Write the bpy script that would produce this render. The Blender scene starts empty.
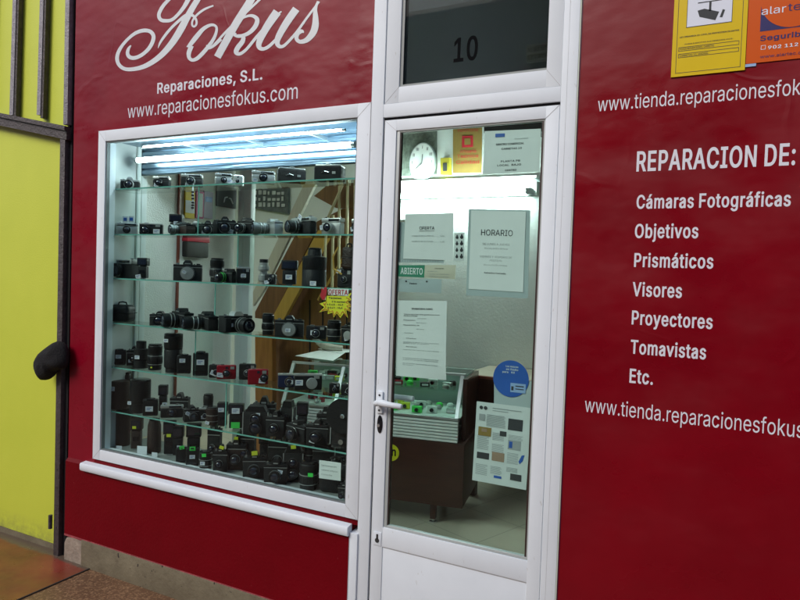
import bpy, bmesh, math, random
from mathutils import Vector, Matrix
random.seed(7)
SC = bpy.context.scene
COL = SC.collection
PI = math.pi
# ---------------------------------------------------------------- camera (measured from the photograph)
S = 1.08; CZ = 1.38 * S; D = 2 * S; FPX = 650.0
def cam_axes(yaw, pitch, roll):
    cy, sy, cp, sp = math.cos(yaw), math.sin(yaw), math.cos(pitch), math.sin(pitch)
    f = Vector((sy * cp, cy * cp, sp)); r0 = Vector((cy, -sy, 0)); u0 = r0.cross(f)
    cr, sr = math.cos(roll), math.sin(roll)
    return cr * r0 + sr * u0, -sr * r0 + cr * u0, f
CR, CU, CF = cam_axes(-0.472275682612465, -0.03397646799279123, 0.034328286631917206)
CAM = Vector((0, -D, CZ))
cam = bpy.data.cameras.new('camera'); cam.sensor_width = 36; cam.lens = 36 * FPX / 800
cam.clip_start = .05; cam.clip_end = 500
co = bpy.data.objects.new('camera', cam); COL.objects.link(co)
co.matrix_world = Matrix(((CR.x, CU.x, -CF.x, CAM.x), (CR.y, CU.y, -CF.y, CAM.y), (CR.z, CU.z, -CF.z, CAM.z), (0, 0, 0, 1)))
SC.camera = co
def ray(px, py):
    return CR * ((px - 400) / FPX) - CU * ((py - 300) / FPX) + CF
def P(px, py, Y=0.0):                       # point of the plane y = Y seen at a photo pixel
    d = ray(px, py); t = (D + Y) / d.y
    return Vector((d.x * t, Y, CZ + d.z * t))
def FL(px, py, z=0.0):                      # point of the plane z seen at a photo pixel
    d = ray(px, py); t = (z - CZ) / d.z
    return Vector((d.x * t, -D + d.y * t, z))
def PX(px, py, X):
    d = ray(px, py); t = X / d.x
    return Vector((X, -D + d.y * t, CZ + d.z * t))
def onplane(px, py, pt, n):
    d = ray(px, py); t = (pt - CAM).dot(n) / d.dot(n)
    return CAM + d * t
def x_at(px, Y, Z):                         # X of the point (.., Y, Z) that falls on image column px
    n = CR - CF * ((px - 400) / FPX)
    return -(n.y * (Y + D) + n.z * (Z - CZ)) / n.x
def ppm(X, Y, Z):                           # photo pixels per metre there
    return FPX / (Vector((X, Y, Z)) - CAM).dot(CF)

# ---------------------------------------------------------------- materials
MATS = {}
def mat(name, rgb, rough=.5, metal=0.0, var=0.0, vs=6.0, bump=0.0, bs=60.0, coat=0.0, emit=0.0, spec=.5, stretch=None, rvar=0.0):
    if name in MATS: return MATS[name]
    m = bpy.data.materials.new(name); m.use_nodes = True; nt = m.node_tree; n = nt.nodes; L = nt.links
    b = n['Principled BSDF']
    b.inputs['Base Color'].default_value = (*rgb, 1); b.inputs['Roughness'].default_value = rough
    b.inputs['Metallic'].default_value = metal; b.inputs['Specular IOR Level'].default_value = spec
    b.inputs['Coat Weight'].default_value = coat; b.inputs['Coat Roughness'].default_value = .08
    if emit:
        b.inputs['Emission Color'].default_value = (*rgb, 1); b.inputs['Emission Strength'].default_value = emit
    if var or bump or rvar:
        tc = n.new('ShaderNodeTexCoord'); mp = n.new('ShaderNodeMapping'); L.new(tc.outputs['Object'], mp.inputs[0])
        if stretch: mp.inputs['Scale'].default_value = stretch
    if var or rvar:
        t = n.new('ShaderNodeTexNoise'); t.inputs['Scale'].default_value = vs; t.inputs['Detail'].default_value = 7; t.inputs['Roughness'].default_value = .62
        L.new(mp.outputs[0], t.inputs['Vector'])
    if var:
        cr = n.new('ShaderNodeValToRGB'); L.new(t.outputs[0], cr.inputs[0])
        cr.color_ramp.elements[0].position = .3; cr.color_ramp.elements[1].position = .7
        cr.color_ramp.elements[0].color = (*[c * (1 - var) for c in rgb], 1)
        cr.color_ramp.elements[1].color = (*[min(1, c * (1 + var)) for c in rgb], 1)
        L.new(cr.outputs[0], b.inputs['Base Color'])
    if rvar:
        mr = n.new('ShaderNodeMapRange'); mr.inputs['To Min'].default_value = max(.02, rough - rvar); mr.inputs['To Max'].default_value = rough + rvar
        L.new(t.outputs[0], mr.inputs[0]); L.new(mr.outputs[0], b.inputs['Roughness'])
    if bump:
        t2 = n.new('ShaderNodeTexNoise'); t2.inputs['Scale'].default_value = bs; t2.inputs['Detail'].default_value = 4
        L.new(mp.outputs[0], t2.inputs['Vector'])
        bp = n.new('ShaderNodeBump'); bp.inputs['Strength'].default_value = bump; bp.inputs['Distance'].default_value = .01
        L.new(t2.outputs[0], bp.inputs['Height']); L.new(bp.outputs[0], b.inputs['Normal'])
    MATS[name] = m
    return m
def glassmat(name, tint, ior=1.45, rough=0.0, edge=None):
    m = bpy.data.materials.new(name); m.use_nodes = True; nt = m.node_tree; n = nt.nodes; L = nt.links
    for x in list(n): n.remove(x)
    o = n.new('ShaderNodeOutputMaterial'); mx = n.new('ShaderNodeMixShader'); tr = n.new('ShaderNodeBsdfTransparent'); gl = n.new('ShaderNodeBsdfGlossy')
    tr.inputs[0].default_value = (*tint, 1); gl.inputs['Roughness'].default_value = rough
    fr = n.new('ShaderNodeFresnel'); fr.inputs[0].default_value = ior
    ge = n.new('ShaderNodeNewGeometry'); ml = n.new('ShaderNodeMath'); ml.operation = 'MULTIPLY'; iv = n.new('ShaderNodeMath'); iv.operation = 'SUBTRACT'; iv.inputs[0].default_value = 1
    L.new(ge.outputs['Backfacing'], iv.inputs[1]); L.new(fr.outputs[0], ml.inputs[0]); L.new(iv.outputs[0], ml.inputs[1])
    L.new(ml.outputs[0], mx.inputs[0]); L.new(tr.outputs[0], mx.inputs[1]); L.new(gl.outputs[0], mx.inputs[2]); L.new(mx.outputs[0], o.inputs[0])
    MATS[name] = m
    return m
M = {}
def NT(name):
    m = mat(name, (.5, .5, .5)); nt = m.node_tree; return m, nt.nodes, nt.links, nt.nodes['Principled BSDF']
def math_node(n, L, op, a, b=None, clamp=False):
    x = n.new('ShaderNodeMath'); x.operation = op; x.use_clamp = clamp
    for i, v in enumerate((a, b)):
        if v is None: continue
        if isinstance(v, (int, float)): x.inputs[i].default_value = v
        else: L.new(v, x.inputs[i])
    return x.outputs[0]
def noise(n, L, vec, scale, detail=5, rough=.6):
    t = n.new('ShaderNodeTexNoise'); t.inputs['Scale'].default_value = scale; t.inputs['Detail'].default_value = detail; t.inputs['Roughness'].default_value = rough
    L.new(vec, t.inputs['Vector']); return t.outputs[0]
def ramp(n, L, fac, p0, p1, c0, c1):
    cr = n.new('ShaderNodeValToRGB'); L.new(fac, cr.inputs[0]); e = cr.color_ramp.elements
    e[0].position = p0; e[1].position = p1; e[0].color = (*c0, 1) if len(c0) == 3 else c0; e[1].color = (*c1, 1) if len(c1) == 3 else c1
    return cr.outputs[0]
def mixc(n, L, fac, a, b):
    x = n.new('ShaderNodeMix'); x.data_type = 'RGBA'
    if isinstance(fac, (int, float)): x.inputs[0].default_value = fac
    else: L.new(fac, x.inputs[0])
    for i, v in ((6, a), (7, b)):
        if isinstance(v, tuple): x.inputs[i].default_value = (*v, 1)
        else: L.new(v, x.inputs[i])
    return x.outputs[2]
def tcm(n, L, scale=(1, 1, 1), rot=(0, 0, 0)):
    tc = n.new('ShaderNodeTexCoord'); mp = n.new('ShaderNodeMapping'); mp.inputs['Scale'].default_value = scale; mp.inputs['Rotation'].default_value = rot
    L.new(tc.outputs['Object'], mp.inputs[0]); return mp.outputs[0]

# glossy red vinyl sheet with ripples, trapped air and creases
def vinyl(name, base, ripple):
    m, n, L, b = NT(name)
    v = tcm(n, L)
    col = ramp(n, L, noise(n, L, v, 2.2, 6), .3, .7, tuple(c * .86 for c in base), tuple(c * 1.12 for c in base))
    L.new(col, b.inputs['Base Color'])
    b.inputs['Roughness'].default_value = .31; b.inputs['Specular IOR Level'].default_value = .27
    h1 = noise(n, L, tcm(n, L, (1.0, 1, 1.9), (0, .45, 0)), 2.6, 3, .5)
    h2 = noise(n, L, tcm(n, L, (1.0, 1, 2.0), (0, -.5, 0)), 14, 6, .7)
    h3 = noise(n, L, v, 170, 3, .6)
    vo = n.new('ShaderNodeTexVoronoi'); vo.feature = 'DISTANCE_TO_EDGE'; vo.inputs['Scale'].default_value = 2.3
    w = n.new('ShaderNodeMix'); w.data_type = 'VECTOR'; w.inputs[0].default_value = .12
    nn = n.new('ShaderNodeTexNoise'); nn.inputs['Scale'].default_value = 3; L.new(v, nn.inputs['Vector']); L.new(v, w.inputs[4]); L.new(nn.outputs['Color'], w.inputs[5]); L.new(w.outputs[1], vo.inputs['Vector'])
    cr = math_node(n, L, 'SUBTRACT', 1.0, math_node(n, L, 'MULTIPLY', vo.outputs['Distance'], 55.0, True), True)
    msk = ramp(n, L, noise(n, L, v, 1.7, 3), .52, .66, (0, 0, 0), (1, 1, 1))
    cr = math_node(n, L, 'MULTIPLY', cr, msk)
    L.new(ramp(n, L, noise(n, L, tcm(n, L, (1, 1, 1.6)), 2.3, 4), .36, .62, (.50, .50, .50), (.22, .22, .22)), b.inputs['Roughness'])
    s = math_node(n, L, 'ADD', math_node(n, L, 'MULTIPLY', h1, ripple * .75), math_node(n, L, 'MULTIPLY', h2, ripple * .02))
    s = math_node(n, L, 'ADD', s, math_node(n, L, 'MULTIPLY', h3, .004))
    s = math_node(n, L, 'ADD', s, math_node(n, L, 'MULTIPLY', cr, .03))
    bp = n.new('ShaderNodeBump'); bp.inputs['Strength'].default_value = 1; bp.inputs['Distance'].default_value = .03
    L.new(s, bp.inputs['Height']); L.new(bp.outputs[0], b.inputs['Normal'])
    M[name] = m
vinyl('red_vinyl', (.215, .0022, .013), .40)
vinyl('red_vinyl_right', (.19, .0008, .0065), .34)
# red wall paint, scuffed
m, n, L, b = NT('red_paint')
v = tcm(n, L)
c = ramp(n, L, noise(n, L, v, 3, 8), .3, .72, (.14, .0006, .0042), (.178, .001, .006))
sc_ = ramp(n, L, noise(n, L, tcm(n, L, (1, 1, .6)), 34, 3, .75), .70, .76, (0, 0, 0), (1, 1, 1))
c = mixc(n, L, math_node(n, L, 'MULTIPLY', sc_, .35), c, (.38, .09, .1)); L.new(c, b.inputs['Base Color']); b.inputs['Roughness'].default_value = .45; b.inputs['Specular IOR Level'].default_value = .12
bp = n.new('ShaderNodeBump'); bp.inputs['Strength'].default_value = .35; bp.inputs['Distance'].default_value = .004
L.new(noise(n, L, v, 90, 4), bp.inputs['Height']); L.new(bp.outputs[0], b.inputs['Normal']); M['red_paint'] = m
# white lacquered aluminium
m, n, L, b = NT('white_aluminium')
v = tcm(n, L)
c = ramp(n, L, noise(n, L, v, 5, 9), .3, .75, (.715, .765, .81), (.775, .825, .87))
sp = ramp(n, L, noise(n, L, tcm(n, L, (1, 1, .35)), 60, 2, .7), .70, .76, (0, 0, 0), (1, 1, 1))
c = mixc(n, L, math_node(n, L, 'MULTIPLY', sp, .4), c, (.42, .40, .36)); L.new(c, b.inputs['Base Color']); b.inputs['Roughness'].default_value = .5; b.inputs['Specular IOR Level'].default_value = .3
M['white'] = m
mat('seam', (.46, .46, .48), .6); mat('gasket', (.03, .03, .03), .6); mat('dark_gap', (.012, .011, .012), .9)
mat('white_vinyl', (.72, .72, .78), .35); mat('script_vinyl', (.66, .70, .72), .35, var=.06, vs=3)
# yellow painted sheet with scuffs
m, n, L, b = NT('yellow_paint')
v = tcm(n, L)
c = ramp(n, L, noise(n, L, v, 2.5, 7), .25, .75, (.575, .645, .055), (.64, .70, .07))
se = n.new('ShaderNodeSeparateXYZ'); L.new(v, se.inputs[0])
low = math_node(n, L, 'SUBTRACT', 1.0, math_node(n, L, 'MULTIPLY', se.outputs[2], 7.0, True), True)
dirt = math_node(n, L, 'MULTIPLY', low, ramp(n, L, noise(n, L, v, 18, 8, .7), .38, .62, (0, 0, 0), (1, 1, 1)))
c = mixc(n, L, math_node(n, L, 'MULTIPLY', dirt, .75), c, (.16, .15, .07))
scf = ramp(n, L, noise(n, L, tcm(n, L, (1, 1, 3.5), (0, .35, 0)), 5.5, 9, .72), .66, .70, (0, 0, 0), (1, 1, 1))
lw2 = math_node(n, L, 'SUBTRACT', 1.0, math_node(n, L, 'MULTIPLY', se.outputs[2], .9, True), True)
c = mixc(n, L, math_node(n, L, 'MULTIPLY', math_node(n, L, 'MULTIPLY', scf, lw2), .45), c, (.30, .31, .06))
L.new(c, b.inputs['Base Color']); b.inputs['Roughness'].default_value = .5; M['yellow'] = m
bp = n.new('ShaderNodeBump'); bp.inputs['Strength'].default_value = .3; bp.inputs['Distance'].default_value = .003
L.new(noise(n, L, v, 120, 4), bp.inputs['Height']); L.new(bp.outputs[0], b.inputs['Normal'])
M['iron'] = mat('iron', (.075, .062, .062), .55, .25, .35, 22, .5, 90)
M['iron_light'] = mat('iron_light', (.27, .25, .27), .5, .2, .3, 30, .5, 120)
# concrete plinth with pits
m, n, L, b = NT('plinth_concrete')
v = tcm(n, L)
c = ramp(n, L, noise(n, L, v, 7, 9, .7), .3, .7, (.125, .10, .06), (.225, .19, .12))
pit = ramp(n, L, noise(n, L, v, 38, 2, .5), .70, .73, (0, 0, 0), (1, 1, 1)); c = mixc(n, L, pit, c, (.03, .02, .015))
lt = ramp(n, L, noise(n, L, v, 22, 5, .7), .66, .75, (0, 0, 0), (1, 1, 1)); c = mixc(n, L, math_node(n, L, 'MULTIPLY', lt, .5), c, (.36, .33, .22))
L.new(c, b.inputs['Base Color']); b.inputs['Roughness'].default_value = .8
bp = n.new('ShaderNodeBump'); bp.inputs['Strength'].default_value = .7; bp.inputs['Distance'].default_value = .006
L.new(noise(n, L, v, 45, 7), bp.inputs['Height']); L.new(bp.outputs[0], b.inputs['Normal']); M['plinth'] = m
M['plaster'] = mat('bare_plaster', (.33, .27, .21), .85, 0, .3, 18, .6, 50)
# pavement of the gallery: brown terrazzo
m, n, L, b = NT('terrazzo_brown')
v = tcm(n, L)
c = ramp(n, L, noise(n, L, v, 3, 7), .3, .7, (.125, .062, .032), (.185, .095, .048))
vo = n.new('ShaderNodeTexVoronoi'); vo.inputs['Scale'].default_value = 140; L.new(v, vo.inputs['Vector'])
ch = ramp(n, L, vo.outputs['Color'], .55, .8, (0, 0, 0), (1, 1, 1)); c = mixc(n, L, math_node(n, L, 'MULTIPLY', ch, .6), c, (.42, .25, .13))
dk = ramp(n, L, noise(n, L, v, 60, 3), .62, .68, (0, 0, 0), (1, 1, 1)); c = mixc(n, L, math_node(n, L, 'MULTIPLY', dk, .5), c, (.05, .03, .02))
L.new(c, b.inputs['Base Color']); b.inputs['Roughness'].default_value = .45; M['terrazzo'] = m
# smooth orange-red slab, worn grey by the wall and pink at the corner
m, n, L, b = NT('orange_slab')
v = tcm(n, L)
c = ramp(n, L, noise(n, L, v, 5, 8, .65), .28, .72, (.125, .032, .012), (.25, .075, .026))
mpn = n.new('ShaderNodeVectorMath'); mpn.operation = 'DISTANCE'; L.new(v, mpn.inputs[0]); mpn.inputs[1].default_value = (-2.93, -.09, 0)
pk = ramp(n, L, math_node(n, L, 'ADD', mpn.outputs['Value'], math_node(n, L, 'MULTIPLY', noise(n, L, v, 9, 5), .2)), .14, .30, (1, 1, 1), (0, 0, 0))
c = mixc(n, L, math_node(n, L, 'MULTIPLY', pk, .75), c, (.28, .04, .03))
se = n.new('ShaderNodeSeparateXYZ'); L.new(v, se.inputs[0])
gr = ramp(n, L, math_node(n, L, 'ADD', se.outputs[1], math_node(n, L, 'MULTIPLY', noise(n, L, v, 8, 6), .09)), -.045 + .0, .02, (0, 0, 0), (1, 1, 1))
c = mixc(n, L, gr, c, (.12, .085, .06)); L.new(c, b.inputs['Base Color'])
L.new(ramp(n, L, noise(n, L, v, 11, 6), .3, .7, (.22, .22, .22), (.5, .5, .5)), b.inputs['Roughness']); M['orange'] = m
M['joint'] = mat('joint', (.035, .025, .02), .9)
# shop floor tiles
m, n, L, b = NT('shop_tiles')
v = tcm(n, L, (1, 1, 1), (0, 0, .35))
br = n.new('ShaderNodeTexBrick'); br.offset = 0; br.inputs['Scale'].default_value = 1; br.inputs['Brick Width'].default_value = .4; br.inputs['Row Height'].default_value = .4; br.inputs['Mortar Size'].default_value = .0035
br.inputs['Color1'].default_value = (.60, .56, .44, 1); br.inputs['Color2'].default_value = (.54, .50, .40, 1); br.inputs['Mortar'].default_value = (.38, .35, .28, 1)
L.new(v, br.inputs['Vector'])
c = mixc(n, L, math_node(n, L, 'MULTIPLY', noise(n, L, v, 14, 7), .35), br.outputs[0], (.38, .36, .28)); L.new(c, b.inputs['Base Color']); b.inputs['Roughness'].default_value = .3; M['tiles'] = m
M['wall_in'] = mat('textured_plaster', (.74, .80, .78), .7, 0, .04, 5, .16, 75)
M['wall_side'] = mat('cream_plaster', (.78, .80, .74), .7, 0, .06, 6, .45, 150)
M['ceiling'] = mat('ceiling_paint', (.78, .78, .76), .8)
M['glass'] = glassmat('pane_glass', (.88, .95, .93), 1.32)
M['transom_glass'] = glassmat('transom_glass', (.35, .37, .40), 1.22)
M['shelf_glass'] = glassmat('shelf_glass', (.93, .985, .96), 1.4)
M['shelf_edge'] = mat('shelf_edge', (.16, .42, .36), .15, 0, .15, 8, spec=.7)
M['cabinet'] = mat('cabinet_white', (.72, .76, .74), .35)
M['alu'] = mat('aluminium', (.66, .68, .68), .32, .85, .05, 10)
M['alu_white'] = mat('aluminium_pale', (.76, .82, .80), .4, 0)
M['chrome'] = mat('chrome', (.72, .73, .74), .22, .95)
M['steel'] = mat('dull_steel', (.20, .21, .21), .45, .6, .1, 30)
M['silver'] = mat('satin_silver', (.58, .59, .58), .35, .7, .08, 30)
M['black'] = mat('black_plastic', (.009, .009, .010), .42, 0, .2, 30, .25, 200, spec=.35)
M['leather'] = mat('black_leatherette', (.011, .011, .012), .6, 0, .3, 60, .6, 500, spec=.3)
M['gloss_black'] = mat('gloss_black', (.010, .010, .012), .16)
M['brown_leather'] = mat('brown_leather', (.026, .010, .006), .45, 0, .3, 20, .4, 160)
M['lens_glass'] = mat('lens_glass', (.012, .014, .03), .04, 0, spec=1.0, coat=.6)
M['red_metal'] = mat('red_metal', (.33, .008, .02), .25, .25)
M['navy'] = mat('navy_metal', (.018, .03, .09), .28, .4)
M['tag'] = mat('tag_card', (.74, .76, .80), .6); M['tag_ink'] = mat('tag_ink', (.09, .13, .34), .6)
M['tag_green'] = mat('tag_green', (.06, .72, .10), .6); M['tag_yellow'] = mat('tag_yellow', (.72, .76, .04), .6)
M['wood_brown'] = None
def wood(name, c0, c1, sc=(8, 8, .7), rough=.4):
    m, n, L, b = NT(name); v = tcm(n, L, sc)
    L.new(ramp(n, L, noise(n, L, v, 4, 8, .65), .3, .7, c0, c1), b.inputs['Base Color']); b.inputs['Roughness'].default_value = rough
    M[name] = m
wood('wood_brown', (.12, .052, .018), (.23, .11, .04)); wood('wood_yellow', (.46, .27, .05), (.62, .38, .08)); wood('wood_orange', (.27, .11, .025), (.42, .19, .05))
wood('wood_dark', (.032, .011, .007), (.062, .021, .013), (1, 1, 7), .3); wood('wood_red', (.16, .035, .02), (.24, .06, .03))
wood('wood_pale', (.45, .43, .36), (.58, .56, .48)); wood('baluster_wood', (.48, .42, .24), (.62, .56, .36))
M['beige'] = mat('beige_laminate', (.48, .42, .33), .4, 0, .06, 12)
M['paper'] = mat('paper_white', (.74, .78, .76), .7, 0, .03, 8); M['paper2'] = mat('newsprint', (.62, .68, .66), .75, 0, .05, 14); M['ink'] = mat('print_ink', (.035, .038, .042), .7); M['ink_soft'] = mat('print_ink_soft', (.33, .36, .36), .7)
M['plastic_grey'] = mat('plastic_sleeve', (.42, .50, .50), .25)
M['green_sign'] = mat('green_sign', (.03, .23, .13), .5); M['cream'] = mat('cream_card', (.56, .54, .42), .6)
M['blue'] = mat('blue_sticker', (.03, .11, .42), .4, 0, .1, 12); M['lightblue'] = mat('pale_blue_print', (.28, .42, .66), .5)
M['sign_yellow'] = mat('sign_yellow', (.70, .50, .015), .22, 0, .03, 6); M['orange_red'] = mat('sign_orange', (.62, .10, .012), .22); M['navy_print'] = mat('navy_print', (.03, .025, .12), .3)
M['white_sign'] = mat('sign_white', (.72, .75, .84), .25)
M['poster'] = mat('poster_ochre', (.27, .18, .045), .55, 0, .12, 9); M['star_yellow'] = mat('star_yellow', (.78, .74, .03), .5); M['red_print'] = mat('red_print', (.48, .015, .03), .5)
M['green_print'] = mat('green_print', (.18, .30, .10), .6); M['skin_print'] = mat('brown_print', (.32, .22, .15), .6)
M['tube'] = mat('lamp_tube', (.80, .93, 1.0), .5, emit=26.0)
M['tube_back'] = mat('lamp_tube_wall', (.88, 1.0, .97), .5, emit=60.0)
M['cloth'] = mat('black_cloth', (.005, .0045, .006), .9, 0, .3, 30, .6, 150)
# ribbed bright metal over the display
m, n, L, b = NT('ribbed_metal')
b.inputs['Base Color'].default_value = (.20, .27, .34, 1); b.inputs['Metallic'].default_value = .9; b.inputs['Roughness'].default_value = .3
v = tcm(n, L, (.25, 1, 1)); v2 = tcm(n, L, (1, 1, .12))
h = math_node(n, L, 'ADD', noise(n, L, tcm(n, L, (.06, .3, 1)), 26, 3), math_node(n, L, 'MULTIPLY', noise(n, L, v2, 11, 2), .22))
bp = n.new('ShaderNodeBump'); bp.inputs['Strength'].default_value = .5; bp.inputs['Distance'].default_value = .012
L.new(h, bp.inputs['Height']); L.new(bp.outputs[0], b.inputs['Normal']); M['ribbed'] = m
for k, v_ in MATS.items(): M.setdefault(k, v_)

# ---------------------------------------------------------------- mesh helpers
class MB:
    def __init__(s): s.bm = bmesh.new()
    def _merge(s, b2, mtx=None):
        if mtx is not None: bmesh.ops.transform(b2, matrix=mtx, verts=b2.verts)
        me = bpy.data.meshes.new('t'); b2.to_mesh(me); b2.free(); s.bm.from_mesh(me); bpy.data.meshes.remove(me); return s
    def box(s, x0, x1, y0, y1, z0, z1, bev=0.0, seg=2, mtx=None):
        b = bmesh.new(); bmesh.ops.create_cube(b, size=1)
        for v in b.verts: v.co = Vector(((x0 + x1) / 2 + v.co.x * (x1 - x0), (y0 + y1) / 2 + v.co.y * (y1 - y0), (z0 + z1) / 2 + v.co.z * (z1 - z0)))
        if bev: bmesh.ops.bevel(b, geom=list(b.edges), offset=bev, segments=seg, profile=.6, affect='EDGES')
        return s._merge(b, mtx)
    def lathe(s, prof, org=(0, 0, 0), axis=(0, 0, 1), n=24):   # prof: (r, along)
        b = bmesh.new(); rings = []
        for r, a in prof:
            rings.append([b.verts.new((r * math.cos(2 * PI * k / n), r * math.sin(2 * PI * k / n), a)) for k in range(n)])
        for A, B in zip(rings, rings[1:]):
            for k in range(n): b.faces.new((A[k], A[(k + 1) % n], B[(k + 1) % n], B[k]))
        b.faces.new(rings[0][::-1]); b.faces.new(rings[-1])
        q = Vector((0, 0, 1)).rotation_difference(Vector(axis).normalized())
        return s._merge(b, Matrix.Translation(Vector(org)) @ q.to_matrix().to_4x4())
    def cyl(s, p0, p1, r0, r1=None, n=16):
        p0, p1 = Vector(p0), Vector(p1); r1 = r0 if r1 is None else r1
        return s.lathe([(r0, 0), (r1, (p1 - p0).length)], p0, p1 - p0, n)
    def tube(s, pts, r, n=10):
        b = bmesh.new(); pts = [Vector(p) for p in pts]; rings = []
        for i, p in enumerate(pts):
            t = (pts[min(i + 1, len(pts) - 1)] - pts[max(i - 1, 0)]).normalized()
            a = t.cross(Vector((.13, .27, .95))).normalized(); c = t.cross(a)
            rr = r[i] if isinstance(r, (list, tuple)) else r
            rings.append([b.verts.new(p + a * rr * math.cos(2 * PI * k / n) + c * rr * math.sin(2 * PI * k / n)) for k in range(n)])
        for A, B in zip(rings, rings[1:]):
            for k in range(n): b.faces.new((A[k], A[(k + 1) % n], B[(k + 1) % n], B[k]))
        b.faces.new(rings[0][::-1]); b.faces.new(rings[-1])
        bmesh.ops.recalc_face_normals(b, faces=b.faces); return s._merge(b)
    def prism(s, pts, off):                        # polygon (3-D, planar) pushed along off
        b = bmesh.new(); off = Vector(off)
        A = [b.verts.new(Vector(p)) for p in pts]; B = [b.verts.new(Vector(p) + off) for p in pts]
        b.faces.new(A); b.faces.new(B[::-1])
        for k in range(len(A)): b.faces.new((A[k], B[k], B[(k + 1) % len(A)], A[(k + 1) % len(A)]))
        bmesh.ops.recalc_face_normals(b, faces=b.faces)
        bmesh.ops.triangulate(b, faces=[f for f in b.faces if len(f.verts) > 4]); return s._merge(b)
    def quadprism(s, pts, off): return s.prism(pts, off)
    def build(s, name, material, parent=None, loc=None, world=True, smooth=35):
        me = bpy.data.meshes.new(name); bmesh.ops.recalc_face_normals(s.bm, faces=s.bm.faces)
        if parent is not None and world:
            w = parent.matrix_basis.copy()
            if parent.parent: w = parent.parent.matrix_basis @ w
            bmesh.ops.transform(s.bm, matrix=w.inverted(), verts=s.bm.verts)
        elif parent is None and loc is not None:
            bmesh.ops.translate(s.bm, vec=-Vector(loc), verts=s.bm.verts)
        for f in s.bm.faces: f.smooth = True
        for e in s.bm.edges:
            if len(e.link_faces) == 2: e.smooth = e.calc_face_angle(0) < math.radians(smooth)
            else: e.smooth = False
        s.bm.to_mesh(me); s.bm.free()
        me.materials.append(material if not isinstance(material, str) else M[material])
        o = bpy.data.objects.new(name, me); COL.objects.link(o)
        if parent is not None: o.parent = parent
        elif loc is not None: o.location = loc
        return o
def tag(o, label=None, cat=None, group=None, kind=None):
    if label: o['label'] = label
    if cat: o['category'] = cat
    if group: o['group'] = group
    if kind: o['kind'] = kind
    return o
def thing(name, label, cat, loc=(0, 0, 0), rz=0.0, group=None):
    o = bpy.data.objects.new(name, None); COL.objects.link(o); o.empty_display_size = .05
    loc = Vector(loc)
    o.matrix_basis = Matrix.Translation(loc) @ Matrix.Rotation(rz, 4, 'Z')
    return tag(o, label, cat, group)
def struct(o): o['kind'] = 'structure'; return o
def box(x0, x1, y0, y1, z0, z1, bev=0.0): return MB().box(x0, x1, y0, y1, z0, z1, bev)

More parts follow.
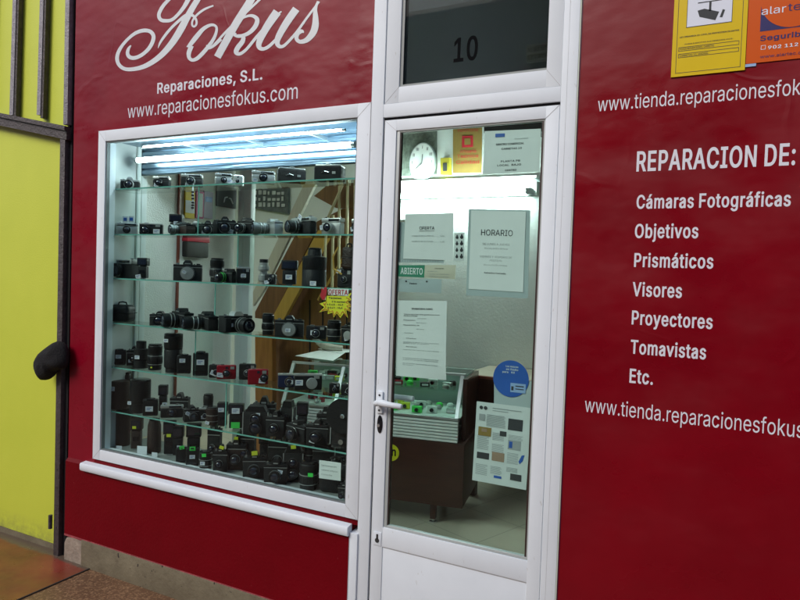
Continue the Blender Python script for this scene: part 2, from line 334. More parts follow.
# letter outlines: advance and closed loops of x, y in thousandths
GL = {
 'r': {
'A': (480, [[[16,0,201,509,276,509,463,0,395,0,287,302,232,478,245,478,228,419,191,302,85,0]], [[110,142,110,199,370,199,370,142]]]),
'B': (456, [[[60,0,60,509,241,509,289,504,329,491,359,469,381,442,394,410,398,374,395,344,387,320,373,301,356,286,336,275,315,267,315,262,339,257,363,245,385,227,402,203,414,173,418,136,413,100,400,67,377,39,344,18,301,4,247,0], [125,57,245,57,296,63,330,80,349,105,355,137,352,161,342,184,327,203,306,218,279,228,248,231,125,231], [125,285,238,285,265,288,288,296,308,309,323,326,333,348,336,372,330,403,313,429,283,446,240,452,125,452]]]),
'C': (510, [[[267,-7,205,1,150,25,104,63,70,115,48,179,40,254,48,329,70,393,104,445,150,484,205,508,267,516,305,513,340,504,373,490,402,471,427,447,448,418,463,385,473,348,408,348,401,373,389,395,375,413,357,428,337,440,315,449,292,454,267,456,223,450,184,432,150,403,125,364,109,314,103,254,109,194,125,145,151,105,184,76,223,59,267,53,292,55,315,60,337,69,357,81,375,96,389,114,401,136,408,160,473,160,463,124,448,91,428,62,402,38,373,19,341,5,305,-4]]]),
'D': (502, [[[219,0,96,0,96,57,215,57,272,63,318,81,354,110,379,149,394,198,399,255,394,312,379,361,354,399,320,428,275,446,221,452,93,452,93,509,225,509,294,501,353,478,399,441,433,391,455,329,462,255,455,181,433,119,398,68,351,31,291,8]], [[125,509,125,0,60,0,60,509]]]),
'E': (419, [[[60,0,60,509,372,509,372,452,125,452,125,286,355,286,355,229,125,229,125,57,375,57,375,0]]]),
'F': (410, [[[60,0,60,509,369,509,369,452,125,452,125,278,346,278,346,221,125,221,125,0]]]),
'G': (520, [[[269,-7,205,1,149,25,104,64,69,116,47,179,40,254,47,329,69,393,103,445,149,484,203,508,265,516,304,513,340,504,374,489,403,469,429,445,449,416,465,384,474,349,408,349,399,372,387,393,373,411,356,427,337,439,315,448,291,454,265,456,222,450,183,432,150,404,125,364,109,314,103,254,109,194,125,145,151,105,184,76,224,59,269,53,309,57,345,71,374,93,396,123,410,160,415,202,434,199,283,199,283,256,478,256,478,200,471,141,451,91,419,50,377,19,326,0]]]),
'H': (517, [[[60,0,60,509,125,509,125,289,392,289,392,509,457,509,457,0,392,0,392,232,125,232,125,0]]]),
'I': (300, [[[31,0,31,57,118,57,118,452,31,452,31,509,269,509,269,452,183,452,183,57,269,57,269,0]]]),
'J': (396, [[[185,-7,124,3,75,33,44,81,33,145,33,173,98,173,98,145,104,104,122,74,149,56,185,50,220,56,248,74,266,104,272,145,272,509,336,509,336,145,326,81,294,33,246,3]]]),
'L': (393, [[[60,0,60,509,125,509,125,57,361,57,361,0]]]),
'M': (628, [[[60,0,60,509,152,509,322,49,307,49,352,187,476,509,568,509,568,0,504,0,507,457,513,457,456,291,342,0,286,0,112,457,119,457,122,0]]]),
'N': (523, [[[60,0,60,509,136,509,414,55,405,54,399,509,463,509,463,0,387,0,202,290,108,452,119,454,125,0]]]),
'O': (533, [[[267,-7,205,1,150,25,105,63,70,115,48,179,40,254,48,329,70,393,105,445,150,484,205,508,267,516,329,508,384,484,429,445,464,393,486,329,493,254,486,179,464,115,429,63,384,25,329,1], [267,53,310,59,349,76,383,105,408,144,425,194,430,254,425,314,408,365,383,404,349,433,310,450,267,456,223,450,184,433,151,404,125,364,109,314,103,254,109,194,125,144,151,105,184,76,223,59]]]),
'P': (445, [[[60,0,60,509,235,509,289,503,332,487,366,462,390,430,404,391,409,348,404,304,390,265,366,233,332,207,289,191,235,186,109,186,109,242,233,242,269,246,297,256,318,272,333,294,342,319,344,348,342,376,333,402,318,423,297,439,268,449,232,452,125,452,125,0]]]),
'Q': (533, [[[245,159,313,159,468,-48,401,-48,346,27,331,46]], [[267,-7,205,1,150,25,105,63,70,115,48,179,40,254,48,329,70,393,105,445,150,484,205,508,267,516,329,508,384,484,429,445,464,393,486,329,493,254,486,179,464,115,429,63,384,25,329,1], [267,53,310,59,349,76,383,105,408,144,425,194,430,254,425,314,408,365,383,404,349,433,310,450,267,456,223,450,184,433,151,404,125,364,109,314,103,254,109,194,125,144,151,105,184,76,223,59]]]),
'R': (449, [[[60,0,60,509,236,509,290,504,333,489,367,465,390,433,405,395,409,352,405,309,390,271,367,240,333,217,289,203,236,198,96,198,96,255,234,255,269,258,298,267,319,281,334,300,342,324,345,352,342,380,334,405,319,425,298,440,269,449,233,452,125,452,125,0]], [[353,0,230,229,303,229,428,0]]]),
'S': (447, [[[224,-9,172,-4,128,9,91,31,64,60,46,96,38,137,104,137,110,110,123,88,142,71,166,59,194,52,224,49,257,52,286,60,311,74,329,92,341,114,346,139,342,161,332,179,316,193,296,205,184,239,128,260,86,289,60,326,52,372,58,413,75,448,102,476,138,498,180,511,227,516,275,511,316,498,351,476,377,449,394,415,401,378,337,378,326,412,302,437,267,453,225,459,194,456,167,448,145,435,129,418,118,398,115,376,119,352,131,334,148,319,169,308,212,293,312,264,359,238,379,220,395,198,405,171,408,139,403,99,386,64,360,34,323,11,278,-4]]]),
'T': (449, [[[32,452,32,509,417,509,417,452,257,452,257,0,193,0,193,452]]]),
'U': (517, [[[259,-8,203,-2,154,15,114,43,85,80,66,124,60,173,60,509,124,509,124,178,128,144,141,113,160,87,187,68,220,56,259,52,298,56,331,68,357,87,377,113,389,144,393,178,393,509,457,509,457,173,451,124,433,80,403,43,363,15,315,-2]]]),
'V': (480, [[[204,0,16,509,84,509,192,206,203,176,248,31,235,31,252,90,290,206,395,509,463,509,278,0]]]),
'Y': (472, [[[203,0,203,208,16,509,91,509,236,264,250,230,224,230,237,265,280,344,381,509,455,509,268,208,268,0]]]),
'Z': (438, [[[42,0,42,46,273,385,341,476,348,454,40,452,40,509,397,509,397,462,169,129,97,33,90,54,399,57,399,0]]]),
'a': (389, [[[160,-9,126,-5,94,5,68,22,48,45,35,73,30,108,34,138,43,161,58,179,78,193,100,203,125,211,265,235,273,243,273,279,267,297,256,311,240,322,220,329,196,331,171,329,149,322,132,313,107,288,100,274,41,291,57,322,79,346,104,364,133,375,163,382,194,384,239,379,263,372,286,360,306,343,322,320,333,290,337,251,337,0,277,0,277,52,272,52,264,38,236,12,215,1,190,-6], [170,45,202,49,228,59,248,74,263,93,272,115,276,138,276,190,134,159,117,150,103,139,95,124,92,105,94,87,102,72,114,61,130,52,149,47]]]),
'b': (424, [[[229,-8,198,-5,172,4,153,17,138,31,118,59,112,59,112,0,53,0,53,509,114,509,114,319,137,346,152,360,171,373,197,381,229,384,274,378,313,361,345,332,370,293,385,245,390,189,385,133,370,84,346,45,313,16,274,-2], [220,47,253,51,279,66,301,88,316,117,325,151,328,189,325,227,316,261,301,290,280,311,253,325,220,330,188,325,161,312,140,291,125,263,116,229,113,189,116,150,125,115,140,86,162,65,188,51]]]),
'c': (396, [[[207,-8,159,-2,117,16,82,46,56,85,40,133,34,187,40,243,56,291,82,330,117,360,159,378,207,384,234,383,260,377,284,368,305,356,324,341,340,322,353,301,362,277,303,262,207,330,173,325,145,310,124,287,108,258,99,224,96,187,99,151,108,117,124,89,145,66,173,51,207,46,304,117,363,102,354,78,341,56,325,37,306,21,285,9,261,-1,235,-6]]]),
'd': (424, [[[195,-8,151,-2,111,16,79,45,55,84,39,133,34,189,39,245,55,293,79,332,112,361,151,378,196,384,228,381,253,373,272,360,287,346,311,319,311,509,372,509,372,0,313,0,313,59,307,59,287,31,272,17,252,4,227,-5], [205,47,236,51,263,65,284,86,299,115,309,150,312,189,309,229,300,263,284,291,263,312,237,325,205,330,172,325,145,311,124,290,108,261,99,227,96,189,99,151,109,117,124,88,145,66,172,51]]]),
'e': (404, [[[212,-8,161,-2,117,16,82,46,56,85,40,132,34,187,39,242,55,290,81,329,115,359,157,378,205,384,236,382,266,374,294,361,319,341,341,315,357,282,368,242,371,194,371,169,75,169,75,221,338,221,310,202,307,237,298,269,283,294,263,314,237,326,205,330,173,326,146,313,125,294,109,270,99,241,96,211,96,178,100,139,110,106,128,80,151,61,179,50,212,46,234,48,254,53,271,61,285,73,297,88,306,105,365,91,353,63,335,39,311,19,283,4,249,-5]]]),
'f': (254, [[[228,379,228,327,6,327,6,379]], [[81,0,81,432,84,461,96,486,113,505,135,519,161,527,187,530,243,521,227,468,195,474,171,470,154,460,145,443,142,419,142,0]]]),
'g': (425, [[[207,-151,168,-148,134,-140,105,-127,82,-110,64,-91,51,-69,101,-41,136,-78,154,-88,178,-95,207,-97,249,-92,282,-75,304,-47,311,-6,311,68,287,41,272,28,252,16,227,8,195,5,152,10,113,27,80,53,55,90,39,136,34,191,39,246,55,293,80,332,112,361,152,378,196,384,228,382,253,373,273,360,288,346,313,319,313,379,372,379,372,-9,367,-54,350,-90,324,-117,291,-136,251,-147], [205,59,237,63,264,75,285,95,300,121,309,154,312,193,309,231,300,264,285,291,264,312,237,325,205,330,172,325,145,312,124,290,109,262,99,229,96,193,99,155,109,123,124,96,145,76,172,63]]]),
'h': (410, [[[114,227,114,0,53,0,53,509,114,509,114,287,102,287,124,332,152,362,187,379,227,384,264,380,295,369,321,349,341,321,353,285,357,240,357,0,296,0,296,235,290,275,273,304,246,323,210,329,184,326,161,317,141,303,126,283,117,257]]]),
'i': (167, [[[53,0,53,379,114,379,114,0]], [[84,443,67,446,54,455,44,468,41,483,44,499,54,512,67,521,84,524,100,521,114,512,123,499,126,483,123,468,114,455,100,446]]]),
'j': (167, [[[53,379,114,379,114,-30,111,-63,102,-90,86,-113,65,-129,37,-139,-10,-143,-10,-87,25,-83,40,-72,50,-54,53,-29]], [[83,443,67,446,53,455,44,468,41,483,44,499,53,512,67,521,83,524,100,521,114,512,123,499,126,483,123,468,114,455,100,446]]]),
'k': (381, [[[110,137,110,212,121,212,284,379,360,379,184,199,177,199]], [[53,0,53,509,114,509,114,0]], [[294,0,148,186,191,229,372,0]]]),
'l': (189, [[[101,3,74,20,58,47,53,84,53,509,114,509,114,99,115,77,120,62,130,54,170,54,181,3]]]),
'm': (610, [[[53,0,53,379,112,379,112,295,108,295,118,323,132,346,151,363,172,376,195,384,219,386,257,380,287,361,309,331,321,295,312,295,322,321,337,343,357,361,381,375,407,383,437,386,468,383,497,372,522,354,541,328,553,296,557,255,557,0,496,0,496,254,490,289,473,313,447,326,419,330,395,328,374,320,358,307,345,290,338,270,335,247,335,0,274,0,274,260,269,288,253,311,229,326,199,330,178,328,158,320,140,307,126,289,117,266,114,238,114,0]]]),
'n': (410, [[[114,227,114,0,53,0,53,379,112,379,112,287,102,287,124,332,152,362,187,379,227,384,264,380,295,369,321,349,341,321,353,285,357,240,357,0,296,0,296,235,290,275,273,304,246,323,210,329,184,326,161,317,141,303,126,283,117,257]]]),
'o': (415, [[[207,-8,159,-2,117,16,82,46,56,85,40,133,34,187,40,243,56,291,82,330,117,360,159,378,207,384,256,378,299,360,333,330,359,291,376,243,381,187,376,133,359,85,333,46,299,16,256,-2], [207,46,242,51,270,66,292,89,307,117,316,151,319,187,316,224,307,258,292,287,270,310,242,325,207,330,173,325,145,310,124,287,108,258,99,224,96,187,99,151,108,117,124,89,145,66,173,51]]]),
'p': (424, [[[53,-143,53,379,112,379,112,319,118,319,137,346,152,360,171,373,197,381,229,384,274,378,313,361,345,332,370,293,385,245,390,189,385,133,370,84,346,45,313,16,274,-2,229,-8,198,-5,173,4,153,17,138,31,114,59,114,-143], [220,47,253,51,279,66,301,88,316,117,325,151,328,189,325,227,316,261,301,290,280,311,253,325,220,330,188,325,161,312,140,291,125,263,116,229,113,189,116,150,125,115,140,86,162,65,188,51]]]),
'q': (424, [[[372,-143,311,-143,311,59,306,59,287,31,272,17,252,4,227,-5,195,-8,151,-2,111,16,79,45,55,84,39,133,34,189,39,245,55,293,79,332,112,361,151,378,196,384,228,381,253,373,272,360,287,346,307,319,313,319,313,379,372,379], [205,47,236,51,263,65,284,86,299,115,309,150,312,189,309,229,300,263,284,291,263,312,237,325,205,330,172,325,145,311,124,290,108,261,99,227,96,189,99,151,109,117,124,88,145,66,172,51]]]),
'r': (259, [[[53,0,53,379,112,379,112,321,115,321,130,347,152,367,181,380,243,384,243,322,207,326,182,323,159,315,140,301,126,284,117,262,114,237,114,0]]]),
's': (365, [[[182,-8,145,-5,112,3,84,18,62,38,45,63,36,94,94,107,105,79,124,60,150,49,181,45,217,50,244,62,262,81,268,103,265,121,254,136,237,147,212,155,149,170,104,186,72,208,53,237,47,274,51,305,65,332,87,354,115,370,149,381,187,384,223,381,254,372,279,358,299,339,314,316,324,290,268,277,258,298,243,316,219,328,187,333,156,329,131,317,114,299,109,277,112,258,124,243,144,232,172,223,229,209,275,194,306,171,325,142,331,107,326,75,312,47,290,24,260,6,223,-5]]]),
't': (227, [[[204,379,204,327,6,327,6,379]], [[65,471,126,471,126,98,128,76,136,61,150,53,202,54,213,2,168,-4,125,2,92,21,72,52,65,93]]]),
'u': (410, [[[182,-5,146,-1,115,11,89,31,69,59,57,95,53,139,53,379,114,379,114,144,119,105,137,75,164,56,200,50,226,53,249,62,268,77,283,97,293,122,296,153,296,379,357,379,357,0,298,0,298,92,307,92,286,47,257,17,222,0]]]),
'v': (389, [[[163,0,17,379,84,379,165,155,177,121,206,21,184,21,224,155,305,379,371,379,226,0]]]),
'w': (567, [[[138,0,23,379,87,379,154,137,165,91,175,41,165,41,175,90,206,214,252,379,316,379,362,214,382,136,402,41,391,41,423,176,434,214,480,379,545,379,429,0,368,0,319,172,297,252,277,338,291,338,248,172,199,0]]]),
'x': (379, [[[21,0,171,218,171,171,29,379,100,379,207,206,175,206,190,229,216,279,233,306,282,379,352,379,209,169,209,214,358,0,287,0,231,85,173,182,205,182,148,85,91,0]]]),
'y': (389, [[[47,-139,61,-86,88,-90,104,-89,118,-84,130,-74,141,-58,151,-36,163,-1,17,379,84,379,165,155,177,121,206,21,184,21,212,121,224,155,305,379,371,379,204,-58,191,-85,177,-107,159,-124,139,-136,117,-143]]]),
'z': (380, [[[42,0,42,46,254,320,254,323,48,323,48,379,333,379,333,331,126,60,126,56,339,56,339,0]]]),
'á': (389, [[[160,-9,126,-5,94,5,68,22,48,45,35,73,30,108,34,138,43,161,58,179,78,193,100,203,125,211,265,235,273,243,273,279,267,297,256,311,240,322,220,329,196,331,171,329,149,322,132,313,107,288,100,274,41,291,57,322,79,346,104,364,133,375,163,382,194,384,239,379,263,372,286,360,306,343,322,320,333,290,337,251,337,0,277,0,277,52,272,52,264,38,236,12,215,1,190,-6], [170,45,202,49,228,59,248,74,263,93,272,115,276,138,276,190,134,159,117,150,103,139,95,124,92,105,94,87,102,72,114,61,130,52,149,47]], [[162,429,210,529,278,529,212,429]]]),
'é': (404, [[[212,-8,161,-2,117,16,82,46,56,85,40,132,34,187,39,242,55,290,81,329,115,359,157,378,205,384,236,382,266,374,294,361,319,341,341,315,357,282,368,242,371,194,371,169,75,169,75,221,338,221,310,202,307,237,298,269,283,294,263,314,237,326,205,330,173,326,146,313,125,294,109,270,99,241,96,211,96,178,100,139,110,106,128,80,151,61,179,50,212,46,234,48,254,53,271,61,285,73,297,88,306,105,365,91,353,63,335,39,311,19,283,4,249,-5]], [[177,429,225,529,293,529,227,429]]]),
'í': (167, [[[53,0,53,379,114,379,114,0]], [[57,429,104,529,173,529,107,429]]]),
'.': (188, [[[95,-4,78,-1,63,9,53,24,50,41,53,59,63,73,78,83,95,87,113,83,128,73,138,59,141,41,138,24,128,9,113,-1]]]),
',': (188, [[[38,-119,68,71,137,71,84,-119]]]),
':': (188, [[[95,-4,78,-1,63,9,53,24,50,41,53,59,63,73,78,83,95,87,113,83,128,73,138,59,141,41,138,24,128,9,113,-1]], [[95,271,78,274,63,284,53,299,50,316,53,334,63,349,78,359,95,362,113,359,128,349,138,334,141,316,138,299,128,284,113,274]]]),
'0': (453, [[[227,-7,174,1,130,24,95,62,69,113,53,178,48,254,53,330,69,395,95,447,130,484,174,508,227,516,279,508,323,484,358,447,384,395,400,330,405,254,400,178,384,113,359,62,323,24,279,1], [227,50,261,56,290,74,313,103,330,144,340,194,344,254,340,314,330,365,313,405,290,435,261,453,227,460,192,453,163,435,140,405,123,365,113,314,109,254,113,194,123,144,140,103,163,74,192,56]]]),
'1': (453, [[[76,0,76,55,391,55,391,0]], [[276,509,276,0,212,0,212,448,209,448,86,358,86,427,198,509]]]),
'2': (453, [[[64,0,64,47,234,229,261,257,299,305,311,327,318,348,320,371,317,397,308,419,293,436,273,449,250,457,224,460,196,457,172,447,153,433,139,413,130,390,127,362,66,362,71,405,86,442,111,473,143,496,182,511,225,516,268,511,306,497,337,474,361,445,376,411,381,372,378,345,371,318,357,290,336,259,306,223,267,180,153,60,153,57,389,57,389,0]]]),
'3': (453, [[[218,-7,173,-3,133,10,98,30,70,57,52,91,44,132,109,132,115,107,126,87,144,71,165,59,191,52,219,50,248,53,275,61,297,74,315,93,325,116,329,145,326,172,316,196,299,217,275,234,242,244,201,248,157,248,157,299,288,448,288,452,70,452,70,509,372,509,372,461,211,278,211,289,264,288,308,276,344,253,371,222,387,186,393,145,387,103,370,66,344,36,309,12,266,-2]]]),
'4': (453, [[[40,105,40,158,247,509,311,509,109,166,109,163,413,163,413,105]], [[282,0,282,318,343,318,343,0]]]),
'5': (453, [[[221,-7,178,-2,140,11,108,32,83,60,66,93,60,130,122,130,127,108,138,89,154,73,173,60,196,52,221,50,250,53,276,64,298,82,314,104,324,131,328,162,324,193,314,221,297,244,275,262,248,273,218,277,192,275,167,268,145,258,128,246,67,253,96,509,366,509,366,452,151,452,134,301,155,315,178,325,203,331,229,334,263,330,294,321,321,306,345,285,364,260,379,231,388,199,391,163,385,117,369,76,343,41,309,15,268,-1]]]),
'6': (453, [[[226,-7,182,-1,142,15,109,40,84,74,69,115,64,162,68,199,80,239,102,285,137,340,252,509,322,509,151,261,145,261,165,288,179,299,214,312,235,314,278,309,316,295,346,271,370,240,384,201,389,157,384,112,368,73,343,39,310,14,271,-2], [226,48,254,52,279,63,299,79,314,101,324,128,327,157,324,187,314,213,299,235,279,251,254,262,226,265,198,262,174,252,153,235,138,214,128,188,125,158,128,128,138,102,153,79,174,63,198,52]]]),
'7': (453, [[[97,0,323,448,323,452,62,452,62,509,391,509,391,449,165,0]]]),
'8': (453, [[[226,-7,178,-2,136,11,101,33,74,62,57,96,52,135,55,166,65,195,81,220,101,241,125,256,153,267,119,282,93,308,76,342,70,380,75,417,90,450,114,477,146,498,184,511,226,516,269,511,306,498,337,477,361,450,377,417,382,380,376,342,359,308,333,282,300,267,327,256,351,241,372,220,387,195,397,166,401,135,395,96,378,62,352,33,317,11,275,-2], [226,49,258,52,285,60,307,74,323,91,333,113,337,139,333,165,322,189,305,208,283,223,256,232,226,235,196,232,169,223,147,208,130,189,119,165,115,139,119,113,129,91,145,74,167,60,195,52], [226,290,252,292,274,300,293,313,307,330,316,351,319,376,316,399,308,420,294,437,275,449,252,457,226,460,200,457,177,449,159,437,145,420,136,399,133,376,136,351,145,330,159,313,178,300,201,292]]]),
'9': (453, [[[226,516,271,510,310,494,343,468,368,434,384,393,389,347,385,309,373,270,350,224,315,168,200,0,130,0,301,248,307,248,299,234,273,210,238,196,218,195,175,199,137,214,106,237,83,269,68,307,64,352,69,397,85,436,110,469,143,494,182,510], [226,460,199,457,174,446,154,429,138,407,129,381,125,352,129,322,138,295,154,274,174,257,199,247,226,243,254,247,279,257,299,273,314,295,324,321,327,350,324,381,314,407,299,429,279,446,254,457]]]),
'-': (453, [[[337,244,337,188,114,188,114,244]]]),
'(': (273, [[[89,207,92,264,101,324,114,384,132,441,153,494,177,539,236,539,212,485,191,428,174,370,161,313,154,258,151,207,154,161,160,115,172,67,188,16,209,-38,236,-96,177,-96,139,-21,111,55,95,131]]]),
')': (273, [[[37,-96,64,-37,86,18,102,69,113,116,120,162,122,207,119,258,112,313,99,370,82,428,62,485,37,539,97,539,121,494,142,441,159,384,173,323,181,264,184,207,178,130,161,53,134,-22,97,-96]]]),
'/': (249, [[[235,533,71,-76,14,-76,178,533]]]),
 },
 'b': {
'A': (526, [[[-18,-13,184,522,293,522,497,-13,378,-13,264,298,227,416,199,491,277,491,251,415,214,298,102,-13]], [[86,129,86,212,394,212,394,129]]]),
'B': (502, [[[36,-13,36,522,242,522,294,517,340,503,376,479,402,449,417,413,422,374,419,341,409,314,391,292,370,275,339,258,339,273,376,256,403,236,423,209,438,176,442,136,436,97,421,60,393,29,354,6,306,-9,248,-13], [149,70,244,70,289,76,314,90,326,110,331,137,329,158,321,177,310,193,295,206,274,215,247,218,149,218], [149,298,237,298,260,301,277,308,292,319,303,333,310,352,312,372,307,398,296,419,275,433,238,439,149,439]]]),
'C': (556, [[[266,-20,199,-12,137,14,86,54,48,109,24,176,16,254,24,332,48,399,86,454,137,495,199,521,266,529,309,526,348,516,384,502,417,481,445,456,469,425,486,389,504,335,390,335,379,368,358,404,308,437,268,443,230,437,197,421,168,394,147,358,133,311,127,254,133,197,147,151,169,114,197,87,230,72,268,66,308,72,358,105,379,141,390,173,505,173,486,120,469,85,446,53,417,28,384,8,349,-7,309,-17]]]),
'D': (548, [[[220,-13,72,-13,72,70,214,70,266,76,306,92,336,119,357,155,370,200,375,255,370,310,357,355,336,390,307,417,269,433,220,439,69,439,69,522,226,522,300,514,365,489,417,450,455,397,479,332,486,255,479,178,455,113,416,59,363,20,297,-5]], [[149,522,149,-13,36,-13,36,522]]]),
'E': (465, [[[36,-13,36,522,396,522,396,439,149,439,149,299,379,299,379,216,149,216,149,70,399,70,399,-13]]]),
'F': (456, [[[36,-13,36,522,393,522,393,439,149,439,149,291,370,291,370,208,149,208,149,-13]]]),
'G': (566, [[[269,-20,199,-12,136,14,86,55,47,110,23,176,16,254,23,332,47,399,85,454,136,495,196,521,264,529,308,526,348,516,386,500,418,479,447,454,470,423,488,389,505,336,392,336,367,386,341,417,308,436,287,441,266,443,229,437,196,421,168,395,147,358,133,311,127,254,133,197,147,151,169,114,197,87,230,72,269,66,303,70,333,82,357,102,375,129,387,163,394,217,442,199,259,186,259,269,502,269,502,199,494,138,472,84,436,41,389,7,332,-13]]]),
'H': (563, [[[36,-13,36,522,149,522,149,302,368,302,368,522,481,522,481,-13,368,-13,368,219,149,219,149,-13]]]),
'I': (346, [[[7,-13,7,70,94,70,94,439,7,439,7,522,293,522,293,439,207,439,207,70,293,70,293,-13]]]),
'J': (442, [[[185,-20,115,-9,58,23,21,76,9,144,9,186,122,186,122,146,127,108,140,83,158,68,185,63,211,68,230,83,243,108,248,146,248,522,360,522,360,144,349,76,311,23,255,-9]]]),
'L': (439, [[[36,-13,36,522,149,522,149,70,385,70,385,-13]]]),
'M': (674, [[[36,-13,36,522,168,522,299,192,340,69,355,36,274,36,289,69,329,191,460,522,592,522,592,-13,480,-13,483,470,546,470,528,429,358,-13,270,-13,148,286,98,428,78,470,143,470,146,-13]]]),
'N': (569, [[[36,-13,36,522,149,522,422,88,450,44,384,40,378,80,375,522,487,522,487,-13,374,-13,182,283,109,407,71,462,141,469,145,418,149,-13]]]),
'O': (579, [[[267,-20,199,-12,137,14,87,54,48,109,24,176,16,254,24,332,48,399,87,454,137,495,199,521,267,529,335,521,397,495,447,454,486,399,510,332,517,254,510,176,486,109,447,54,397,14,335,-12], [267,66,303,72,336,87,365,114,386,150,401,197,406,254,401,311,386,359,365,395,336,422,303,437,267,443,230,437,197,422,169,395,147,358,133,311,127,254,133,197,147,150,169,114,197,87,230,72]]]),
'P': (491, [[[36,-13,36,522,236,522,295,516,344,499,383,471,411,436,428,394,433,348,428,301,411,259,383,224,344,195,294,178,236,173,85,173,85,255,232,255,264,259,285,268,300,281,311,300,318,322,320,348,318,373,311,396,301,414,286,427,263,436,231,439,149,439,149,-13]]]),
'Q': (579, [[[203,170,325,172,388,93,403,73,510,-60,389,-61,312,38]], [[267,-20,199,-12,137,14,87,54,48,109,24,176,16,254,24,332,48,399,87,454,137,495,199,521,267,529,335,521,397,495,447,454,486,399,510,332,517,254,510,176,486,109,447,54,397,14,335,-12], [267,66,303,72,336,87,365,114,386,150,401,197,406,254,401,311,386,359,365,395,336,422,303,437,267,443,230,437,197,422,169,395,147,358,133,311,127,254,133,197,147,150,169,114,197,87,230,72]]]),
'R': (495, [[[36,-13,36,522,237,522,295,517,344,501,384,474,411,439,429,398,433,352,429,306,411,265,384,230,344,205,294,190,237,185,72,185,72,268,233,268,264,271,288,279,303,291,313,306,318,327,321,352,318,377,312,399,302,416,287,428,264,436,232,439,149,439,149,-13]], [[339,-13,190,242,317,242,468,-13]]]),
'S': (493, [[[224,-22,167,-17,118,-3,76,21,44,53,23,92,9,150,123,150,133,115,142,96,156,82,174,71,198,65,224,62,253,65,277,72,296,84,310,100,318,118,322,139,319,157,313,171,286,193,177,227,117,248,69,280,37,321,28,372,35,417,55,456,87,486,128,510,175,524,227,529,280,524,326,510,366,486,397,457,417,419,430,365,320,365,305,405,288,426,260,440,224,446,199,443,177,436,160,425,141,394,139,376,142,357,149,343,162,330,179,320,219,305,321,276,348,263,373,248,397,229,416,204,429,174,432,139,426,95,406,57,376,24,333,-1,283,-17]]]),
'T': (495, [[[8,439,8,522,441,522,441,439,281,439,281,-13,169,-13,169,439]]]),
'U': (563, [[[259,-21,198,-15,143,3,97,33,64,73,43,121,36,172,36,522,148,522,148,179,151,147,162,119,177,96,198,80,225,69,259,65,293,69,320,80,340,96,356,119,366,147,369,179,369,522,481,522,481,172,474,121,454,73,420,33,374,3,320,-15]]]),
'V': (526, [[[187,-13,-18,522,101,522,226,180,253,93,281,18,203,18,229,94,267,210,378,522,497,522,295,-13]]]),
'Y': (518, [[[179,-13,179,204,-27,522,104,522,229,324,286,217,189,217,259,351,368,522,498,522,292,204,292,-13]]]),
'Z': (484, [[[18,-13,18,50,253,392,269,416,304,461,350,502,380,442,16,439,16,522,421,522,421,458,189,122,135,49,88,6,57,66,423,70,423,-13]]]),
'a': (435, [[[160,-22,121,-18,84,-7,52,12,28,38,12,69,6,108,11,141,22,168,42,189,66,204,91,215,119,224,246,291,229,310,215,316,196,318,176,316,158,310,113,259,6,283,37,330,63,356,93,376,126,387,159,395,194,397,218,396,244,392,272,384,299,371,324,352,343,326,357,293,361,252,361,-13,253,-13,253,39,286,39,283,30,268,15,249,1,224,-11,194,-19], [170,58,196,62,216,70,231,83,242,100,249,119,252,139,252,166,143,147,139,64]]]),
'b': (470, [[[229,-21,193,-18,161,-8,138,7,120,22,107,38,105,46,136,46,136,-13,29,-13,29,522,138,522,138,332,106,332,107,339,119,354,137,370,160,385,192,394,229,397,281,391,326,372,363,340,392,299,409,248,414,189,409,130,392,79,365,37,326,5,281,-15], [220,60,245,64,264,76,281,96,293,122,301,153,304,189,301,225,293,256,281,282,266,300,245,312,220,317,195,312,175,301,159,283,147,258,140,227,137,189,140,152,148,120,159,94,176,76,195,64]]]),
'c': (442, [[[206,-21,153,-15,104,5,64,37,34,79,16,130,10,187,16,246,34,297,64,339,104,371,153,391,206,397,237,396,267,389,294,380,318,367,341,350,359,330,375,307,394,268,288,246,208,317,181,312,160,300,144,279,130,253,123,222,120,187,123,153,130,122,144,97,160,76,181,64,207,59,288,133,395,111,376,72,361,48,342,28,320,10,296,-3,268,-14,238,-19]]]),
'd': (470, [[[194,-21,144,-15,98,5,60,37,33,78,15,130,10,189,15,248,33,299,60,340,99,372,144,391,196,397,233,394,264,385,287,370,305,355,318,338,319,332,287,332,287,522,396,522,396,-13,289,-13,289,46,320,46,318,38,305,22,287,7,263,-8,232,-18], [205,60,229,64,249,76,264,94,277,120,285,152,288,189,285,227,278,258,265,283,249,301,230,312,205,317,180,312,159,300,143,282,130,256,123,225,120,189,123,153,131,122,144,96,160,76,180,64]]]),
'e': (450, [[[212,-21,155,-15,104,5,64,37,34,79,16,129,10,187,15,245,33,296,63,338,102,370,150,391,204,397,240,395,274,386,307,372,336,350,361,322,380,287,392,244,395,194,395,156,51,156,51,234,368,226,290,179,283,235,276,264,264,286,249,303,230,313,205,317,180,313,160,302,143,285,131,264,123,238,120,210,120,179,124,142,132,112,146,89,163,72,185,63,212,59,246,65,293,120,398,100,374,56,353,30,324,8,292,-8,253,-18]]]),
'f': (300, [[[252,392,252,314,-18,314,-18,392]], [[57,-13,57,433,61,465,76,493,97,515,125,531,156,540,186,543,273,529,242,451,179,458,166,418,166,-13]]]),
